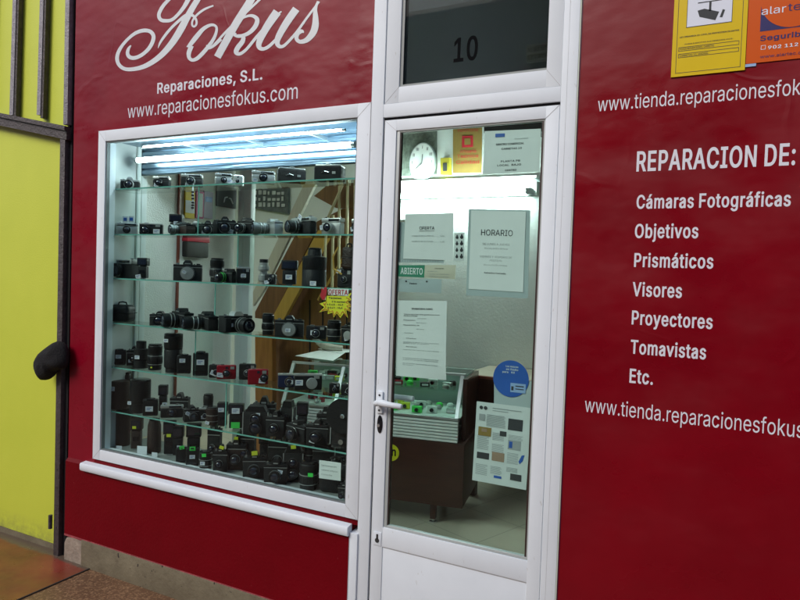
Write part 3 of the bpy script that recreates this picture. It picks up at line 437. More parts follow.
'g': (471, [[[207,-164,164,-161,126,-152,93,-138,66,-120,45,-99,18,-64,108,-24,163,-76,182,-82,206,-84,242,-79,266,-65,281,-42,287,-5,287,55,319,55,318,49,305,32,286,17,262,4,232,-5,195,-8,146,-3,101,16,62,44,33,84,15,133,10,191,15,249,33,299,62,340,99,372,146,391,195,397,233,395,264,385,288,370,306,355,320,332,289,332,289,392,396,392,396,-10,390,-58,370,-97,339,-127,300,-148,255,-160], [205,72,230,76,250,86,266,103,278,126,285,156,288,193,285,229,278,259,266,283,250,301,230,312,205,317,179,312,159,301,144,282,131,257,123,227,120,193,123,157,131,128,143,104,159,87,179,76]]]),
'h': (456, [[[138,226,138,-13,29,-13,29,522,138,522,138,274,64,274,104,339,137,373,180,392,227,397,269,393,307,381,338,358,363,327,377,288,381,241,381,-13,272,-13,272,234,267,271,255,295,237,311,209,316,190,313,172,305,158,294,147,277,141,254]]]),
'i': (213, [[[29,-13,29,392,138,392,138,-13]], [[84,430,58,434,37,445,22,462,17,483,21,504,37,522,58,533,84,537,109,533,131,522,146,504,150,483,146,463,131,445,109,434]]]),
'j': (213, [[[29,392,138,392,138,-31,135,-66,124,-96,104,-122,77,-141,43,-152,5,-156,-34,-156,-34,-74,0,-74,15,-71,27,-50,29,-28]], [[83,430,58,434,36,445,21,463,17,483,21,504,36,522,58,533,83,537,109,533,131,522,146,504,150,483,146,463,131,445,109,434]]]),
'k': (427, [[[93,116,86,225,111,225,274,392,398,388,194,186,186,186]], [[29,-13,29,522,138,522,138,-13]], [[282,-13,116,187,193,249,413,-11]]]),
'l': (235, [[[137,-15,93,-10,56,11,35,43,29,83,29,522,138,522,138,99,188,69,209,-7]]]),
'm': (656, [[[29,-13,29,392,136,392,136,282,74,282,96,329,113,354,137,373,162,388,190,397,220,399,266,392,304,371,331,337,354,282,277,282,301,327,319,352,343,372,371,387,402,396,437,399,474,396,508,384,539,363,562,334,577,299,581,256,581,-13,472,-13,472,253,467,284,457,303,440,313,418,317,400,315,386,309,366,284,361,267,359,246,359,-13,250,-13,250,259,246,283,236,301,221,313,199,317,184,315,170,309,157,298,147,283,141,263,138,237,138,-13]]]),
'n': (456, [[[138,226,138,-13,29,-13,29,392,136,392,136,274,64,274,104,339,137,373,180,392,227,397,269,393,307,381,338,358,363,327,377,288,381,241,381,-13,272,-13,272,234,267,271,255,295,237,311,209,316,190,313,172,305,158,294,147,277,141,254]]]),
'o': (461, [[[207,-21,153,-15,104,5,64,37,34,79,16,130,10,187,16,246,34,297,64,339,104,371,153,391,207,397,262,391,312,371,351,339,381,297,400,246,405,187,400,130,381,79,351,37,312,5,262,-15], [207,59,234,64,255,76,272,97,285,122,292,153,295,187,292,222,284,253,272,279,255,300,234,312,207,317,181,312,160,300,144,279,130,253,123,222,120,187,123,153,130,122,144,97,160,76,181,64]]]),
'p': (470, [[[29,-156,29,392,136,392,136,332,105,332,106,338,119,355,137,370,160,385,192,394,229,397,281,391,326,372,363,340,392,299,409,248,414,189,409,130,392,79,365,37,326,5,281,-15,229,-21,193,-18,162,-8,138,7,120,22,107,38,105,46,138,46,138,-156], [220,60,245,64,264,76,281,96,293,122,301,153,304,189,301,225,293,256,281,282,266,300,245,312,220,317,195,312,175,301,159,283,147,258,140,227,137,189,140,152,148,120,159,94,176,76,195,64]]]),
'q': (470, [[[396,-156,287,-156,287,46,319,46,318,39,305,22,287,7,263,-8,232,-18,194,-21,144,-15,98,5,60,37,33,78,15,130,10,189,15,248,33,299,60,340,99,372,144,391,196,397,233,394,264,385,287,370,305,355,319,332,289,332,289,392,396,392], [205,60,229,64,249,76,264,94,277,120,285,152,288,189,285,227,278,258,265,283,249,301,230,312,205,317,180,312,159,300,143,282,130,256,123,225,120,189,123,153,131,122,144,96,160,76,180,64]]]),
'r': (305, [[[29,-13,29,392,136,392,136,334,101,334,111,355,139,378,174,393,267,397,267,305,187,310,170,303,157,291,147,277,140,259,138,236,138,-13]]]),
's': (411, [[[182,-21,141,-18,103,-9,70,7,44,29,23,57,6,104,109,122,126,86,138,71,156,62,181,58,210,63,230,73,240,88,227,135,206,142,142,158,93,174,55,199,30,232,23,274,28,309,45,340,72,364,105,382,144,394,187,397,227,394,263,384,293,369,318,347,335,322,356,281,255,262,228,306,212,315,187,320,163,316,145,306,136,293,133,277,140,253,154,244,179,236,236,222,286,206,324,180,348,147,355,107,349,71,332,39,305,14,270,-6,227,-18]]]),
't': (273, [[[228,392,228,314,-18,314,-18,392]], [[41,484,150,484,150,99,158,65,220,70,241,-7,166,-17,117,-11,75,11,49,47,41,92]]]),
'u': (456, [[[182,-18,140,-14,103,0,72,22,47,53,33,92,29,138,29,392,138,392,138,145,142,109,155,84,173,68,201,63,220,66,237,73,251,86,262,103,269,125,272,154,272,392,381,392,381,-13,274,-13,274,105,345,105,306,40,271,6,229,-13]]]),
'v': (435, [[[147,-13,-18,392,101,392,188,159,200,125,219,57,239,8,151,8,171,57,201,159,288,392,406,392,243,-13]]]),
'w': (613, [[[120,-13,-9,392,105,392,156,217,177,140,204,28,136,28,183,217,234,392,334,392,385,217,405,139,431,28,361,28,379,93,400,179,411,218,462,392,577,392,447,-13,350,-13,296,169,274,249,261,306,247,351,321,351,307,306,271,169,217,-13]]]),
'x': (425, [[[-22,-12,180,234,180,155,-15,391,113,392,185,286,214,236,250,193,131,193,169,235,195,286,213,313,269,392,396,392,200,153,200,230,401,-12,274,-13,211,78,193,105,166,152,130,195,248,195,212,152,186,105,168,78,104,-13]]]),
'y': (435, [[[18,-148,43,-72,74,-74,129,-31,137,-1,-18,392,101,392,188,159,200,125,219,57,239,8,152,8,170,56,189,125,201,159,288,392,406,392,226,-63,212,-91,196,-115,174,-134,149,-148,122,-156]]]),
'z': (426, [[[18,-13,18,50,230,324,230,310,24,310,24,392,357,392,357,327,150,56,150,69,363,69,363,-13]]]),
'á': (435, [[[160,-22,121,-18,84,-7,52,12,28,38,12,69,6,108,11,141,22,168,42,189,66,204,91,215,119,224,246,291,229,310,215,316,196,318,176,316,158,310,113,259,6,283,37,330,63,356,93,376,126,387,159,395,194,397,218,396,244,392,272,384,299,371,324,352,343,326,357,293,361,252,361,-13,253,-13,253,39,286,39,283,30,268,15,249,1,224,-11,194,-19], [170,58,196,62,216,70,231,83,242,100,249,119,252,139,252,166,143,147,139,64]], [[124,416,195,542,322,542,225,416]]]),
'é': (450, [[[212,-21,155,-15,104,5,64,37,34,79,16,129,10,187,15,245,33,296,63,338,102,370,150,391,204,397,240,395,274,386,307,372,336,350,361,322,380,287,392,244,395,194,395,156,51,156,51,234,368,226,290,179,283,235,276,264,264,286,249,303,230,313,205,317,180,313,160,302,143,285,131,264,123,238,120,210,120,179,124,142,132,112,146,89,163,72,185,63,212,59,246,65,293,120,398,100,374,56,353,30,324,8,292,-8,253,-18]], [[139,416,210,542,337,542,240,416]]]),
'í': (213, [[[29,-13,29,392,138,392,138,-13]], [[19,416,89,542,217,542,120,416]]]),
'.': (234, [[[95,-17,69,-13,46,0,30,19,26,41,30,64,46,82,68,95,95,100,123,95,145,82,161,64,165,41,161,19,145,0,122,-13]]]),
',': (234, [[[10,-132,47,84,169,84,102,-132]]]),
':': (234, [[[95,-17,69,-13,46,0,30,19,26,41,30,64,46,82,68,95,95,100,123,95,145,82,161,64,165,41,161,19,145,0,122,-13]], [[95,258,69,262,46,275,30,294,26,316,30,339,46,358,69,371,95,375,122,371,145,358,161,339,165,316,161,294,145,275,122,262]]]),
'0': (499, [[[227,-20,166,-12,115,14,75,55,46,108,29,176,24,254,29,332,46,400,75,455,115,494,166,521,227,529,287,521,338,494,378,455,407,400,424,332,429,254,424,176,407,109,379,54,338,13,287,-12], [227,63,252,68,274,84,292,110,307,148,316,196,320,254,316,312,307,361,292,398,274,425,252,441,227,447,201,441,179,425,161,398,146,361,137,312,133,254,137,196,146,148,161,110,179,84,201,68]]]),
'1': (499, [[[52,-13,52,68,415,68,415,-13]], [[300,522,300,-13,188,-13,188,435,217,435,64,335,62,434,190,522]]]),
'2': (499, [[[40,-13,40,52,217,238,243,266,279,312,289,332,294,351,296,371,294,394,287,412,277,426,262,437,245,444,224,447,202,444,184,436,170,424,160,407,154,387,149,349,39,349,48,408,65,449,94,483,132,508,176,524,225,529,274,524,318,509,354,484,382,452,399,415,405,372,402,343,394,313,378,283,355,251,324,214,285,171,177,55,177,70,413,70,413,-13]]]),
'3': (499, [[[218,-20,168,-16,123,-2,83,20,51,49,29,87,15,145,128,145,138,112,145,95,158,82,174,71,195,65,219,63,243,66,265,73,282,84,295,100,302,120,305,145,303,169,295,189,282,207,264,222,237,231,200,235,133,235,133,304,264,453,264,439,46,439,46,522,396,522,396,456,198,259,187,302,267,301,318,288,360,263,391,229,410,190,417,145,410,99,390,59,360,26,320,0,271,-15]]]),
'4': (499, [[[16,92,16,162,233,522,353,522,133,162,133,176,437,176,437,92]], [[258,-13,258,331,367,331,367,-13]]]),
'5': (499, [[[221,-20,173,-15,129,-1,92,22,63,53,43,89,32,143,141,143,150,113,157,97,169,83,184,72,201,65,221,63,244,66,263,75,280,91,293,110,301,134,304,162,301,190,293,215,279,235,263,251,242,260,217,264,196,262,175,256,134,233,40,242,75,522,390,522,390,439,172,439,161,314,128,314,143,326,170,337,199,344,229,347,268,343,303,333,335,317,363,294,384,267,401,236,412,201,415,163,408,114,390,70,360,32,321,4,274,-14]]]),
'6': (499, [[[226,-20,176,-14,130,4,92,31,63,68,45,112,40,162,44,202,58,244,81,291,117,347,239,522,365,521,164,248,101,248,148,297,166,310,188,319,210,325,235,327,284,322,328,306,363,280,391,246,408,204,413,157,407,109,389,67,360,30,322,3,277,-15], [226,61,247,65,266,74,281,88,293,107,300,131,303,157,300,184,293,207,281,226,266,240,248,249,226,252,204,249,186,241,171,226,159,208,152,185,149,158,152,131,159,108,171,88,186,74,205,65]]]),
'7': (499, [[[58,-13,299,451,299,439,38,439,38,522,415,522,415,446,180,-13]]]),
'8': (499, [[[226,-20,173,-15,126,-1,86,23,54,55,34,92,28,135,31,169,43,201,62,228,86,251,115,268,129,274,129,259,105,271,73,300,53,338,46,380,52,421,70,457,98,487,135,510,179,524,226,529,274,524,317,510,353,487,381,457,400,421,406,380,399,338,379,300,347,271,324,259,324,274,366,251,391,228,409,201,420,169,425,135,418,92,398,55,368,23,327,-1,280,-15], [226,62,253,65,275,72,292,84,303,98,310,117,313,139,310,161,302,182,289,198,272,211,251,219,226,222,201,219,180,211,163,198,150,182,142,161,139,139,142,117,149,98,160,84,177,72,199,65], [226,303,247,305,263,312,277,323,293,354,295,376,293,396,287,413,278,427,265,437,247,444,226,447,205,444,188,437,175,427,159,396,157,376,159,354,175,323,189,312,206,305]]]),
'9': (499, [[[226,529,277,523,322,505,360,477,389,440,408,396,413,347,409,306,395,265,371,218,335,161,213,-13,87,-12,288,261,348,261,318,226,303,211,286,199,266,190,242,183,217,182,169,186,125,203,89,228,62,263,44,304,40,352,46,400,64,443,93,478,131,505,176,523], [226,447,205,444,187,435,172,420,160,401,152,378,149,352,152,325,160,301,172,283,187,268,205,260,226,256,248,260,267,268,281,282,293,301,300,324,303,350,300,378,293,401,281,420,266,435,248,444]]]),
'-': (499, [[[361,257,361,175,90,175,90,257]]]),
'(': (319, [[[65,207,68,265,77,326,91,387,109,445,131,499,163,552,273,552,234,480,214,424,197,367,185,311,178,257,175,207,178,162,184,117,195,71,211,20,231,-33,274,-109,162,-109,117,-26,88,51,71,129]]]),
')': (319, [[[0,-109,42,-32,63,22,79,72,89,118,96,163,98,207,95,257,88,311,76,367,59,424,40,480,-1,552,111,552,143,499,165,445,182,387,197,325,205,265,208,207,202,128,184,49,156,-27,112,-109]]]),
'/': (295, [[[266,546,89,-89,-17,-89,160,546]]]),
 },
}
CAPH = {k: max(max(l[1::2]) for g_ in GL[k]['H'][1] for l in g_) / 1000 for k in GL}
XH = {k: max(max(l[1::2]) for g_ in GL[k]['x'][1] for l in g_) / 1000 for k in GL}
from mathutils.geometry import delaunay_2d_cdt
def wind(p, lp):                          # winding number of loop lp round p
    w_ = 0
    for i in range(len(lp)):
        (x1, y1), (x2, y2) = lp[i - 1], lp[i]
        if y1 <= p[1]:
            if y2 > p[1] and (x2 - x1) * (p[1] - y1) - (p[0] - x1) * (y2 - y1) > 0: w_ += 1
        elif y2 <= p[1] and (x2 - x1) * (p[1] - y1) - (p[0] - x1) * (y2 - y1) < 0: w_ -= 1
    return w_
def union2d(groups):
    '''groups of [outer, hole, ...] outlines -> one flat triangulated shape (vertices, triangles)'''
    vs, es = [], []
    for g_ in groups:
        for lp in g_:
            n0 = len(vs); vs += [Vector(p) for p in lp]; es += [(n0 + i, n0 + (i + 1) % len(lp)) for i in range(len(lp))]
    r_ = delaunay_2d_cdt(vs, es, [], 0, 1e-5); V, T = r_[0], r_[2]; out = []
    boxes = [(min(p[0] for p in g_[0]), max(p[0] for p in g_[0]), min(p[1] for p in g_[0]), max(p[1] for p in g_[0])) for g_ in groups]
    for f in T:
        c = ((V[f[0]].x + V[f[1]].x + V[f[2]].x) / 3, (V[f[0]].y + V[f[1]].y + V[f[2]].y) / 3)
        for g_, bb in zip(groups, boxes):
            if bb[0] <= c[0] <= bb[1] and bb[2] <= c[1] <= bb[3] and wind(c, g_[0]) and not any(wind(c, h) for h in g_[1:]): out.append(f); break
    return V, out
def solid2d(V, T, fn, back):              # fn maps the 2-D vertex to 3-D, back is the thickness vector
    b = bmesh.new(); vv = {}
    for f in T:
        for i in f:
            if i not in vv: vv[i] = b.verts.new(fn(V[i]))
        try: b.faces.new([vv[i] for i in f])
        except ValueError: pass
    r_ = bmesh.ops.extrude_face_region(b, geom=list(b.faces)); bmesh.ops.translate(b, vec=back, verts=[v for v in r_['geom'] if isinstance(v, bmesh.types.BMVert)])
    return b
GCACHE = {}
def text_mesh(s, style, org, xdir, zdir, width, cap, nrm, thick=.0006, track=0.0):
    """lettering: org = left end of the baseline, spans width along xdir, cap height along zdir"""
    G = GL[style]; placed = []; x = 0; lo = None; hi = 0
    for ch in s:
        if ch == ' ': x += 190; continue
        adv, groups = G[ch]
        if (style, ch) not in GCACHE:
            GCACHE[style, ch] = union2d([[[(a / 1000, c / 1000) for a, c in zip(lp[::2], lp[1::2])] for lp in grp] for grp in groups])
        V, T = GCACHE[style, ch]; placed.append((x / 1000, V, T))
        xs = [v.x for v in V]; lo = min(xs) + x / 1000 if lo is None else min(lo, min(xs) + x / 1000); hi = max(hi, max(xs) + x / 1000)
        x += adv + track
    sx = width / (hi - lo); sz = cap / CAPH[style]; org = Vector(org); xd = Vector(xdir); zd = Vector(zdir); nn = Vector(nrm)
    mb = MB()
    for x0, V, T in placed:
        mb._merge(solid2d(V, T, lambda v: org + xd * ((v.x + x0 - lo) * sx) + zd * (v.y * sz) + nn * thick, -nn * thick * .9))
    return mb
def ftext(s, style, pl, pr, cap_px, material, parent, name='lettering', Y=-.0003, xheight=False, thick=.0004):
    A, B = P(*pl, Y), P(*pr, Y); z = (A.z + B.z) / 2
    mid = (A + B) / 2; h = cap_px / ppm(mid.x, Y, mid.z)
    if xheight: h *= CAPH[style] / XH[style]
    return text_mesh(s, style, (A.x, Y, z), (1, 0, 0), (0, 0, 1), B.x - A.x, h, (0, -1, 0), thick).build(name, material, parent, smooth=1)

# ================================================================ SETTING
struct(MB().box(-40, 40, -60, .012, -.3, 0).build('pavement', 'terrazzo'))
struct(box(-6.5, -2.768, -.66, .05, .001, .004).build('orange_paving_slab', 'orange'))
struct(box(-2.768, -2.760, -6, -.001, .0012, .0045).build('paving_joint', 'joint'))
struct(box(-6.5, 3, -.668, -.66, .0012, .0045).build('paving_joint', 'joint'))
struct(box(-5.2, 1.2, .014, 2.7, -.3, .002).build('shop_floor', 'tiles'))
YB = 2.5; CEIL = 2.95
struct(box(-5.2, 1.2, YB, YB + .15, .002, 3.6).build('shop_back_wall', 'wall_in'))
struct(box(-5.3, -5.2, .15, YB, .002, 3.6).build('shop_end_wall', 'wall_in'))
struct(box(1.2, 1.3, .15, YB, .002, 3.6).build('shop_end_wall', 'wall_in'))
struct(box(-5.3, 1.3, .15, YB + .1, 3.6, 3.7).build('shop_ceiling', 'ceiling'))
XL = P(109, 279, .05).x
struct(box(-2.95, XL - .004, .275, .95, .6, 2.95).build('shop_side_wall', 'wall_side'))

# ================================================================ YELLOW GATE
GX1 = P(59, 330).x; GX2 = P(64, 330).x
g = thing('yellow_gate', 'yellow painted metal gate with dark iron bars above its slanting crossbar', 'gate', (-3.4, .03, 0))
box(-4.6, GX1, .03, .05, .035, 3.4).build('panel', 'yellow', g)
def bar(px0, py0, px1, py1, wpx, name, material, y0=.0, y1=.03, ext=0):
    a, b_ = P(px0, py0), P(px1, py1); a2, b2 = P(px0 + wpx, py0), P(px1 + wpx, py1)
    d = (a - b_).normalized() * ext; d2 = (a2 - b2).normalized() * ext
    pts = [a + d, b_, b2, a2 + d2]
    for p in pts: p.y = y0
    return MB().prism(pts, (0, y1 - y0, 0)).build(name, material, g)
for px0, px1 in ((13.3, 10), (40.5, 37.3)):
    o = bar(px0, 0, px1, 115, 3.6, 'bar', 'iron_light', -.004, .022, .9); bar(px0 + 3, 0, px1 + 3, 118, 2.6, 'bar', 'iron', .0, .024, .9)  # pale strip plus dark strip: each bar's shaded right side put into colour
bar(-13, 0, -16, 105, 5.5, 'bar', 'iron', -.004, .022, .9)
a, b_ = P(-140, 85), P(69.5, 127); c_, d_ = P(62, 141), P(-140, 93)
a.y = b_.y = c_.y = d_.y = -.016
d_ = Vector((a.x, -.016, a.z - (b_.z - c_.z) * 1.05)); c_.x = b_.x
MB().prism([a, b_, c_, d_], (0, .03, 0)).build('crossbar', 'iron', g)
sh = .022
MB().prism([a + Vector((0, -.012, 0)), b_ + Vector((0, -.012, 0)), b_ + Vector((0, -.012, -sh)), a + Vector((0, -.012, -sh))], (0, .012, 0)).build('crossbar_lip', 'iron', g)
box(GX1, GX2, -.012, .03, .0, 2.145, .002).build('post', 'iron', g)
zt = P(68, 127).z
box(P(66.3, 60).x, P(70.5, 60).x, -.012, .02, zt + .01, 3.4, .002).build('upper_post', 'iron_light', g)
hg = MB(); hp = P(52.5, 521); hg.cyl((hp.x, -.012, hp.z - .035), (hp.x, -.012, hp.z + .035), .010, n=12).build('hinge', 'iron', g)
hb = MB()
for zz in (.15, .45, 1.1, 1.6, 2.05): MB().cyl((GX2 - .018, -.014, zz), (GX2 - .018, -.011, zz), .004, n=8).build('bolt', 'gasket', g)
box(GX2, GX2 + .022, .012, .05, 0, 3.4).build('gap_strip', 'dark_gap', g)
struct(box(-4.6, GX1 - .002, .028, .09, .004, .033).build('threshold', 'plinth'))
# black bag tied round the latch
ctr = P(47, 361, -.05)
pts = [(35, 363), (40, 352), (50, 344), (58, 340), (63, 343), (65, 352), (66, 362), (63, 369), (57, 370.5), (53, 371), (51, 376), (47, 380.5), (41, 381), (37, 377), (33.5, 370)]
b = bmesh.new(); N = len(pts)
cen = P(50, 359, -.055); rings = []
for sc, yy in ((.0, -.10), (.45, -.096), (.78, -.082), (.95, -.062), (1.0, -.045), (.9, -.022), (.6, -.014)):
    if sc == 0: rings.append([b.verts.new((cen.x, yy, cen.z))]); continue
    rg = []
    for i, p in enumerate(pts):
        q = P(*p, -.055); q = cen + (q - cen) * sc; rg.append(b.verts.new((q.x, yy + .006 * math.sin(i * 2.1 + sc * 5), q.z)))
    rings.append(rg)
for k in range(N): b.faces.new((rings[0][0], rings[1][k], rings[1][(k + 1) % N]))
for A, B in zip(rings[1:], rings[2:]):
    for k in range(N): b.faces.new((A[k], A[(k + 1) % N], B[(k + 1) % N], B[k]))
b.faces.new(rings[-1]); mb = MB(); mb.bm.free(); mb.bm = b
bmesh.ops.subdivide_edges(b, edges=[e for e in b.edges], cuts=1, use_grid_fill=True)
for _ in range(2): bmesh.ops.smooth_vert(b, verts=b.verts, factor=.5, use_axis_x=True, use_axis_y=True, use_axis_z=True)
tag(mb.build('latch_cover', 'cloth', None, loc=ctr, smooth=80), 'black cloth pouch wrapped over the latch of the yellow gate', 'cover')

# ================================================================ RED SHOPFRONT, LEFT
FX0, FX1, FZ0, FZ1 = -2.768, -1.249, .549 + .0, 2.151
GX0, GXR, GZ0, GZ1 = -2.717, -1.307, .600, 2.098
XW = -2.965; XJ = -1.192      # red wall start; door post / leaf joint
w = thing('shopfront_wall', 'red left shop wall with white script name above the display window', 'wall', (-2.1, 0, 0))
TOP = 3.4
box(XW, XJ - .055, 0, .12, FZ1, TOP).build('upper_panel', 'red_vinyl', w)
box(XW, FX0, 0, .12, .523, FZ1).build('side_panel', 'red_vinyl', w)
MB().prism([(XW, -.014, .132), (-1.283, -.014, .132), (-1.283, -.014, .508), (XW, -.014, .508)], (0, .134, 0)).build('lower_panel', 'red_paint', w)
MB().prism([(XW, -.014, .508), (XW, .0, .523), (XW, .1, .523), (XW, .1, .508)], (FX1 - XW - .034, 0, 0)).build('lower_panel_bevel', 'red_paint', w)
box(FX0, FX1 - .002, .001, .12, .523, FZ0).build('sill_band', 'red_paint', w)
box(-2.83, -1.28, -.02, .12, -.01, .132, .004).build('plinth', 'plinth', w)
pq = MB(); pq.prism([(-2.962, -.016, .0), (-2.83, -.016, .0), (-2.83, -.016, .124), (-2.90, -.016, .127), (-2.945, -.016, .118), (-2.96, -.016, .09)], (0, .13, 0)); pq.build('plinth_patch', 'plaster', w)
lg = MB(); prof = [(-.030, .485), (-.034, .492), (-.034, .516), (-.030, .522), (.0, .526), (.0, .485)]
lg.prism([(-2.832, y, z) for y, z in prof], (1.552, 0, 0)); lg.build('ledge', 'white', w)
box(XW, -1.283, -.0155, -.013, .126, .136).build('paint_drip_edge', mat('pale_red_edge', (.33, .06, .07), .6, 0, .4, 40), w)
box(-1.279, -1.243, -.019, .05, .0, .498, .002).build('corner_trim', 'white', w)
box(-1.2795, -1.2785, -.0205, -.019, .0, .49).build('trim_seam', 'seam', w)
ftext('Reparaciones, S.L.', 'b', (157.2, 93.2), (262.3, 79.6), 10.9, 'white_vinyl', w)
ftext('www.reparacionesfokus.com', 'r', (127.6, 118.3), (297.6, 98.4), 10.6, 'white_vinyl', w, xheight=True)
# script lettering
def ribbon(pts, sc, ox, oy, k, flat=False):
    P3 = [(ox + x / sc, oy + y / sc, wd / sc) for x, y, wd in pts]
    # Catmull-Rom
    out = []
    n_ = len(P3)
    for i in range(n_ - 1):
        p0, p1, p2, p3 = P3[max(i - 1, 0)], P3[i], P3[i + 1], P3[min(i + 2, n_ - 1)]
        for s_ in range(7):
            t = s_ / 7
            out.append(tuple(.5 * ((2 * p1[j]) + (-p0[j] + p2[j]) * t + (2 * p0[j] - 5 * p1[j] + 4 * p2[j] - p3[j]) * t * t + (-p0[j] + 3 * p1[j] - 3 * p2[j] + p3[j]) * t ** 3) for j in range(3)))
    out.append(P3[-1]); Lf, Rt = [], []
    for i, (x, y, wd) in enumerate(out):
        xa, ya, _ = out[max(i - 1, 0)]; xb, yb, _ = out[min(i + 1, len(out) - 1)]
        dx, dy = xb - xa, yb - ya; l = math.hypot(dx, dy) or 1; nx, ny = -dy / l, dx / l; wd = max(wd, .3)
        Lf.append((x + nx * wd / 2, y + ny * wd / 2)); Rt.append((x - nx * wd / 2, y - ny * wd / 2))
    q = []
    for i in range(len(Lf) - 1):
        quad = [Lf[i], Lf[i + 1], Rt[i + 1], Rt[i]]; q.append([[(P(*p).x, P(*p).z) for p in quad]])
    return q
FA = (6.667, 100, 0); FB = (6.12, 200, 0)
letters = {
 'F': [(FA, [(207,303,8),(190,328,20),(185,360,24),(203,383,26),(238,385,25),(283,364,24),(328,322,25),(354,272,26),(356,235,26),(332,209,25),(290,204,25),(240,220,23),(190,258,20),(150,303,21),(123,350,24),(115,395,25),(130,435,24),(168,460,24),(225,461,26),(290,445,30),(350,414,34),(410,368,38),(462,312,42),(503,256,45),(540,195,47),(575,130,44),(612,62,40),(650,0,38),(700,-80,36)]),
       (FA, [(520,-60,18),(462,-5,22),(418,45,24),(394,95,24),(402,128,24),(432,139,24),(478,133,22),(520,98,22),(560,48,26),(590,-5,30),(620,-70,30)]),
       (FA, [(388,322,3),(402,285,14),(436,235,18),(478,185,18),(528,138,20),(575,104,24),(612,100,20),(640,128,15),(644,160,14),(628,178,13),(615,165,13),(620,135,13),(650,97,15),(698,62,15),(757,38,10)])],
 'o': [(FA, [(578,312,4),(600,300,26),(642,248,32),(690,193,26),(740,167,20),(772,175,16),(778,205,18),(757,262,22),(712,325,26),(655,385,26),(618,401,22),(596,385,24),(594,350,30),(612,305,30)]),
       (FA, [(712,300,8),(722,322,16),(760,305,18),(810,262,16)])],
 'k': [(FB, [(345,-60,46),(300,20,46),(215,155,46),(107,350,44)]),
       (FB, [(55,298,8),(90,272,14),(150,205,14),(210,145,14),(290,70,14),(385,-20,14)]),
       (FB, [(205,165,10),(262,112,12),(315,96,18),(350,118,26),(340,160,28),(300,202,24),(245,222,20),(213,215,16),(222,203,10)]),
       (FB, [(222,216,8),(262,222,22),(262,252,28),(232,292,30),(222,320,28),(245,330,20),(285,302,18),(340,235,18),(400,165,16),(455,105,16),(500,70,8)])],
 'u': [(FB, [(474,72,52),(410,165,46),(368,245,38),(362,285,30),(385,300,22),(425,282,20),(485,220,18),(560,120,18)]),
       (FB, [(590,55,46),(530,140,44),(482,225,38),(474,265,30),(492,286,22),(525,272,18),(590,200,16),(655,110,14),(730,10,12)])],
 's': [(FB, [(722,8,10),(707,58,22),(708,110,34),(706,160,42),(690,205,40),(655,244,32),(615,256,24),(592,238,24),(598,205,28),(622,192,24),(636,200,8)])]}
LY = 0.0
for ch, sts in letters.items():
    quads = []
    for k, ((sc, ox, oy), pts) in enumerate(sts): quads += ribbon(pts, sc, ox, oy, k)
    V, T = union2d(quads); mb = MB(); mb._merge(solid2d(V, T, lambda v: (v.x, -.0009 - LY, v.y), (0, .0006, 0))); LY += .00005
    mb.build('script_letter', 'script_vinyl', w, smooth=1)

# ================================================================ DISPLAY WINDOW
dw = thing('display_window', 'large white aluminium display window full of cameras in the red wall', 'window', (-2.0, 0, .549))
fr = MB()
YF = -.012
fr.box(FX0, GX0, YF, .05, FZ0, FZ1, .003); fr.box(GXR, FX1, YF, .05, FZ0, FZ1, .003)
fr.box(GX0 - .002, GXR + .002, YF + .0004, .05, FZ0, GZ0, .003); fr.box(GX0 - .002, GXR + .002, YF + .0004, .05, GZ1, FZ1, .003)
fr.build('frame', 'white', dw)
gk = MB()
gk.box(GX0, GX0 + .006, -.006, .012, GZ0, GZ1); gk.box(GXR - .006, GXR, -.006, .012, GZ0, GZ1)
gk.box(GX0 + .006, GXR - .006, -.006, .012, GZ0, GZ0 + .006); gk.box(GX0 + .006, GXR - .006, -.006, .012, GZ1 - .006, GZ1)
gk.build('gasket', mat('gasket_grey', (.16, .18, .18), .5), dw)
box(GX0 + .001, GXR - .001, 0, .006, GZ0 + .001, GZ1 - .001).build('glass_pane', 'glass', dw)
sm = MB()
def seam3(a, b_, wd=.0012, y=YF - .0006):
    a, b_ = Vector(a), Vector(b_); d = (b_ - a).normalized(); nn = Vector((-d.z, 0, d.x)) * wd / 2
    return [(p.x, y, p.z) for p in (a + nn, b_ + nn, b_ - nn, a - nn)]
for a, b_ in (((FX0, 0, FZ1), (GX0, 0, GZ1)), ((FX1, 0, FZ1), (GXR, 0, GZ1)), ((FX0, 0, FZ0), (GX0, 0, GZ0)), ((FX1, 0, FZ0), (GXR, 0, GZ0))):
    sm.prism(seam3(a, b_), (0, .001, 0))
sm.build('mitre_seam', 'seam', dw)

# ================================================================ DOOR FRAME + TRANSOM + DOOR
DXR = P(561, 300).x + .0; JX1 = -.480; DZT = .547 * S + CZ + .0
DXR = -.534; DZT = 2.082
df = thing('door_frame', 'white aluminium door frame between the display window and the red lettered wall', 'frame', (-.9, 0, 0))
box(FX1 + .001, XJ - .003, -.011, .07, 0, TOP, .002).build('jamb', 'white', df)
box(DXR + .002, JX1, -.011, .07, 0, TOP, .002).build('jamb', 'white', df)
box(JX1, JX1 + .004, -.009, .05, 0, TOP).build('silicone_bead', mat('silicone', (.55, .6, .5), .5), df)
box(XJ - .003, DXR + .002, -.0105, .07, DZT + .006, 2.138, .002).build('head_rail', 'white', df)
box(XJ - .0028, DXR + .0018, -.001, .05, DZT, DZT + .006).build('head_gap', 'dark_gap', df)
sv = MB(); sv.box(FX1 - .0005, FX1 + .0012, -.0125, -.005, 0.55, FZ1); sv.build('joint_line', 'seam', df)
sv = MB(); sv.box(-.5128, -.5122, -.0116, -.005, 0, TOP); sv.build('joint_line', 'seam', df)
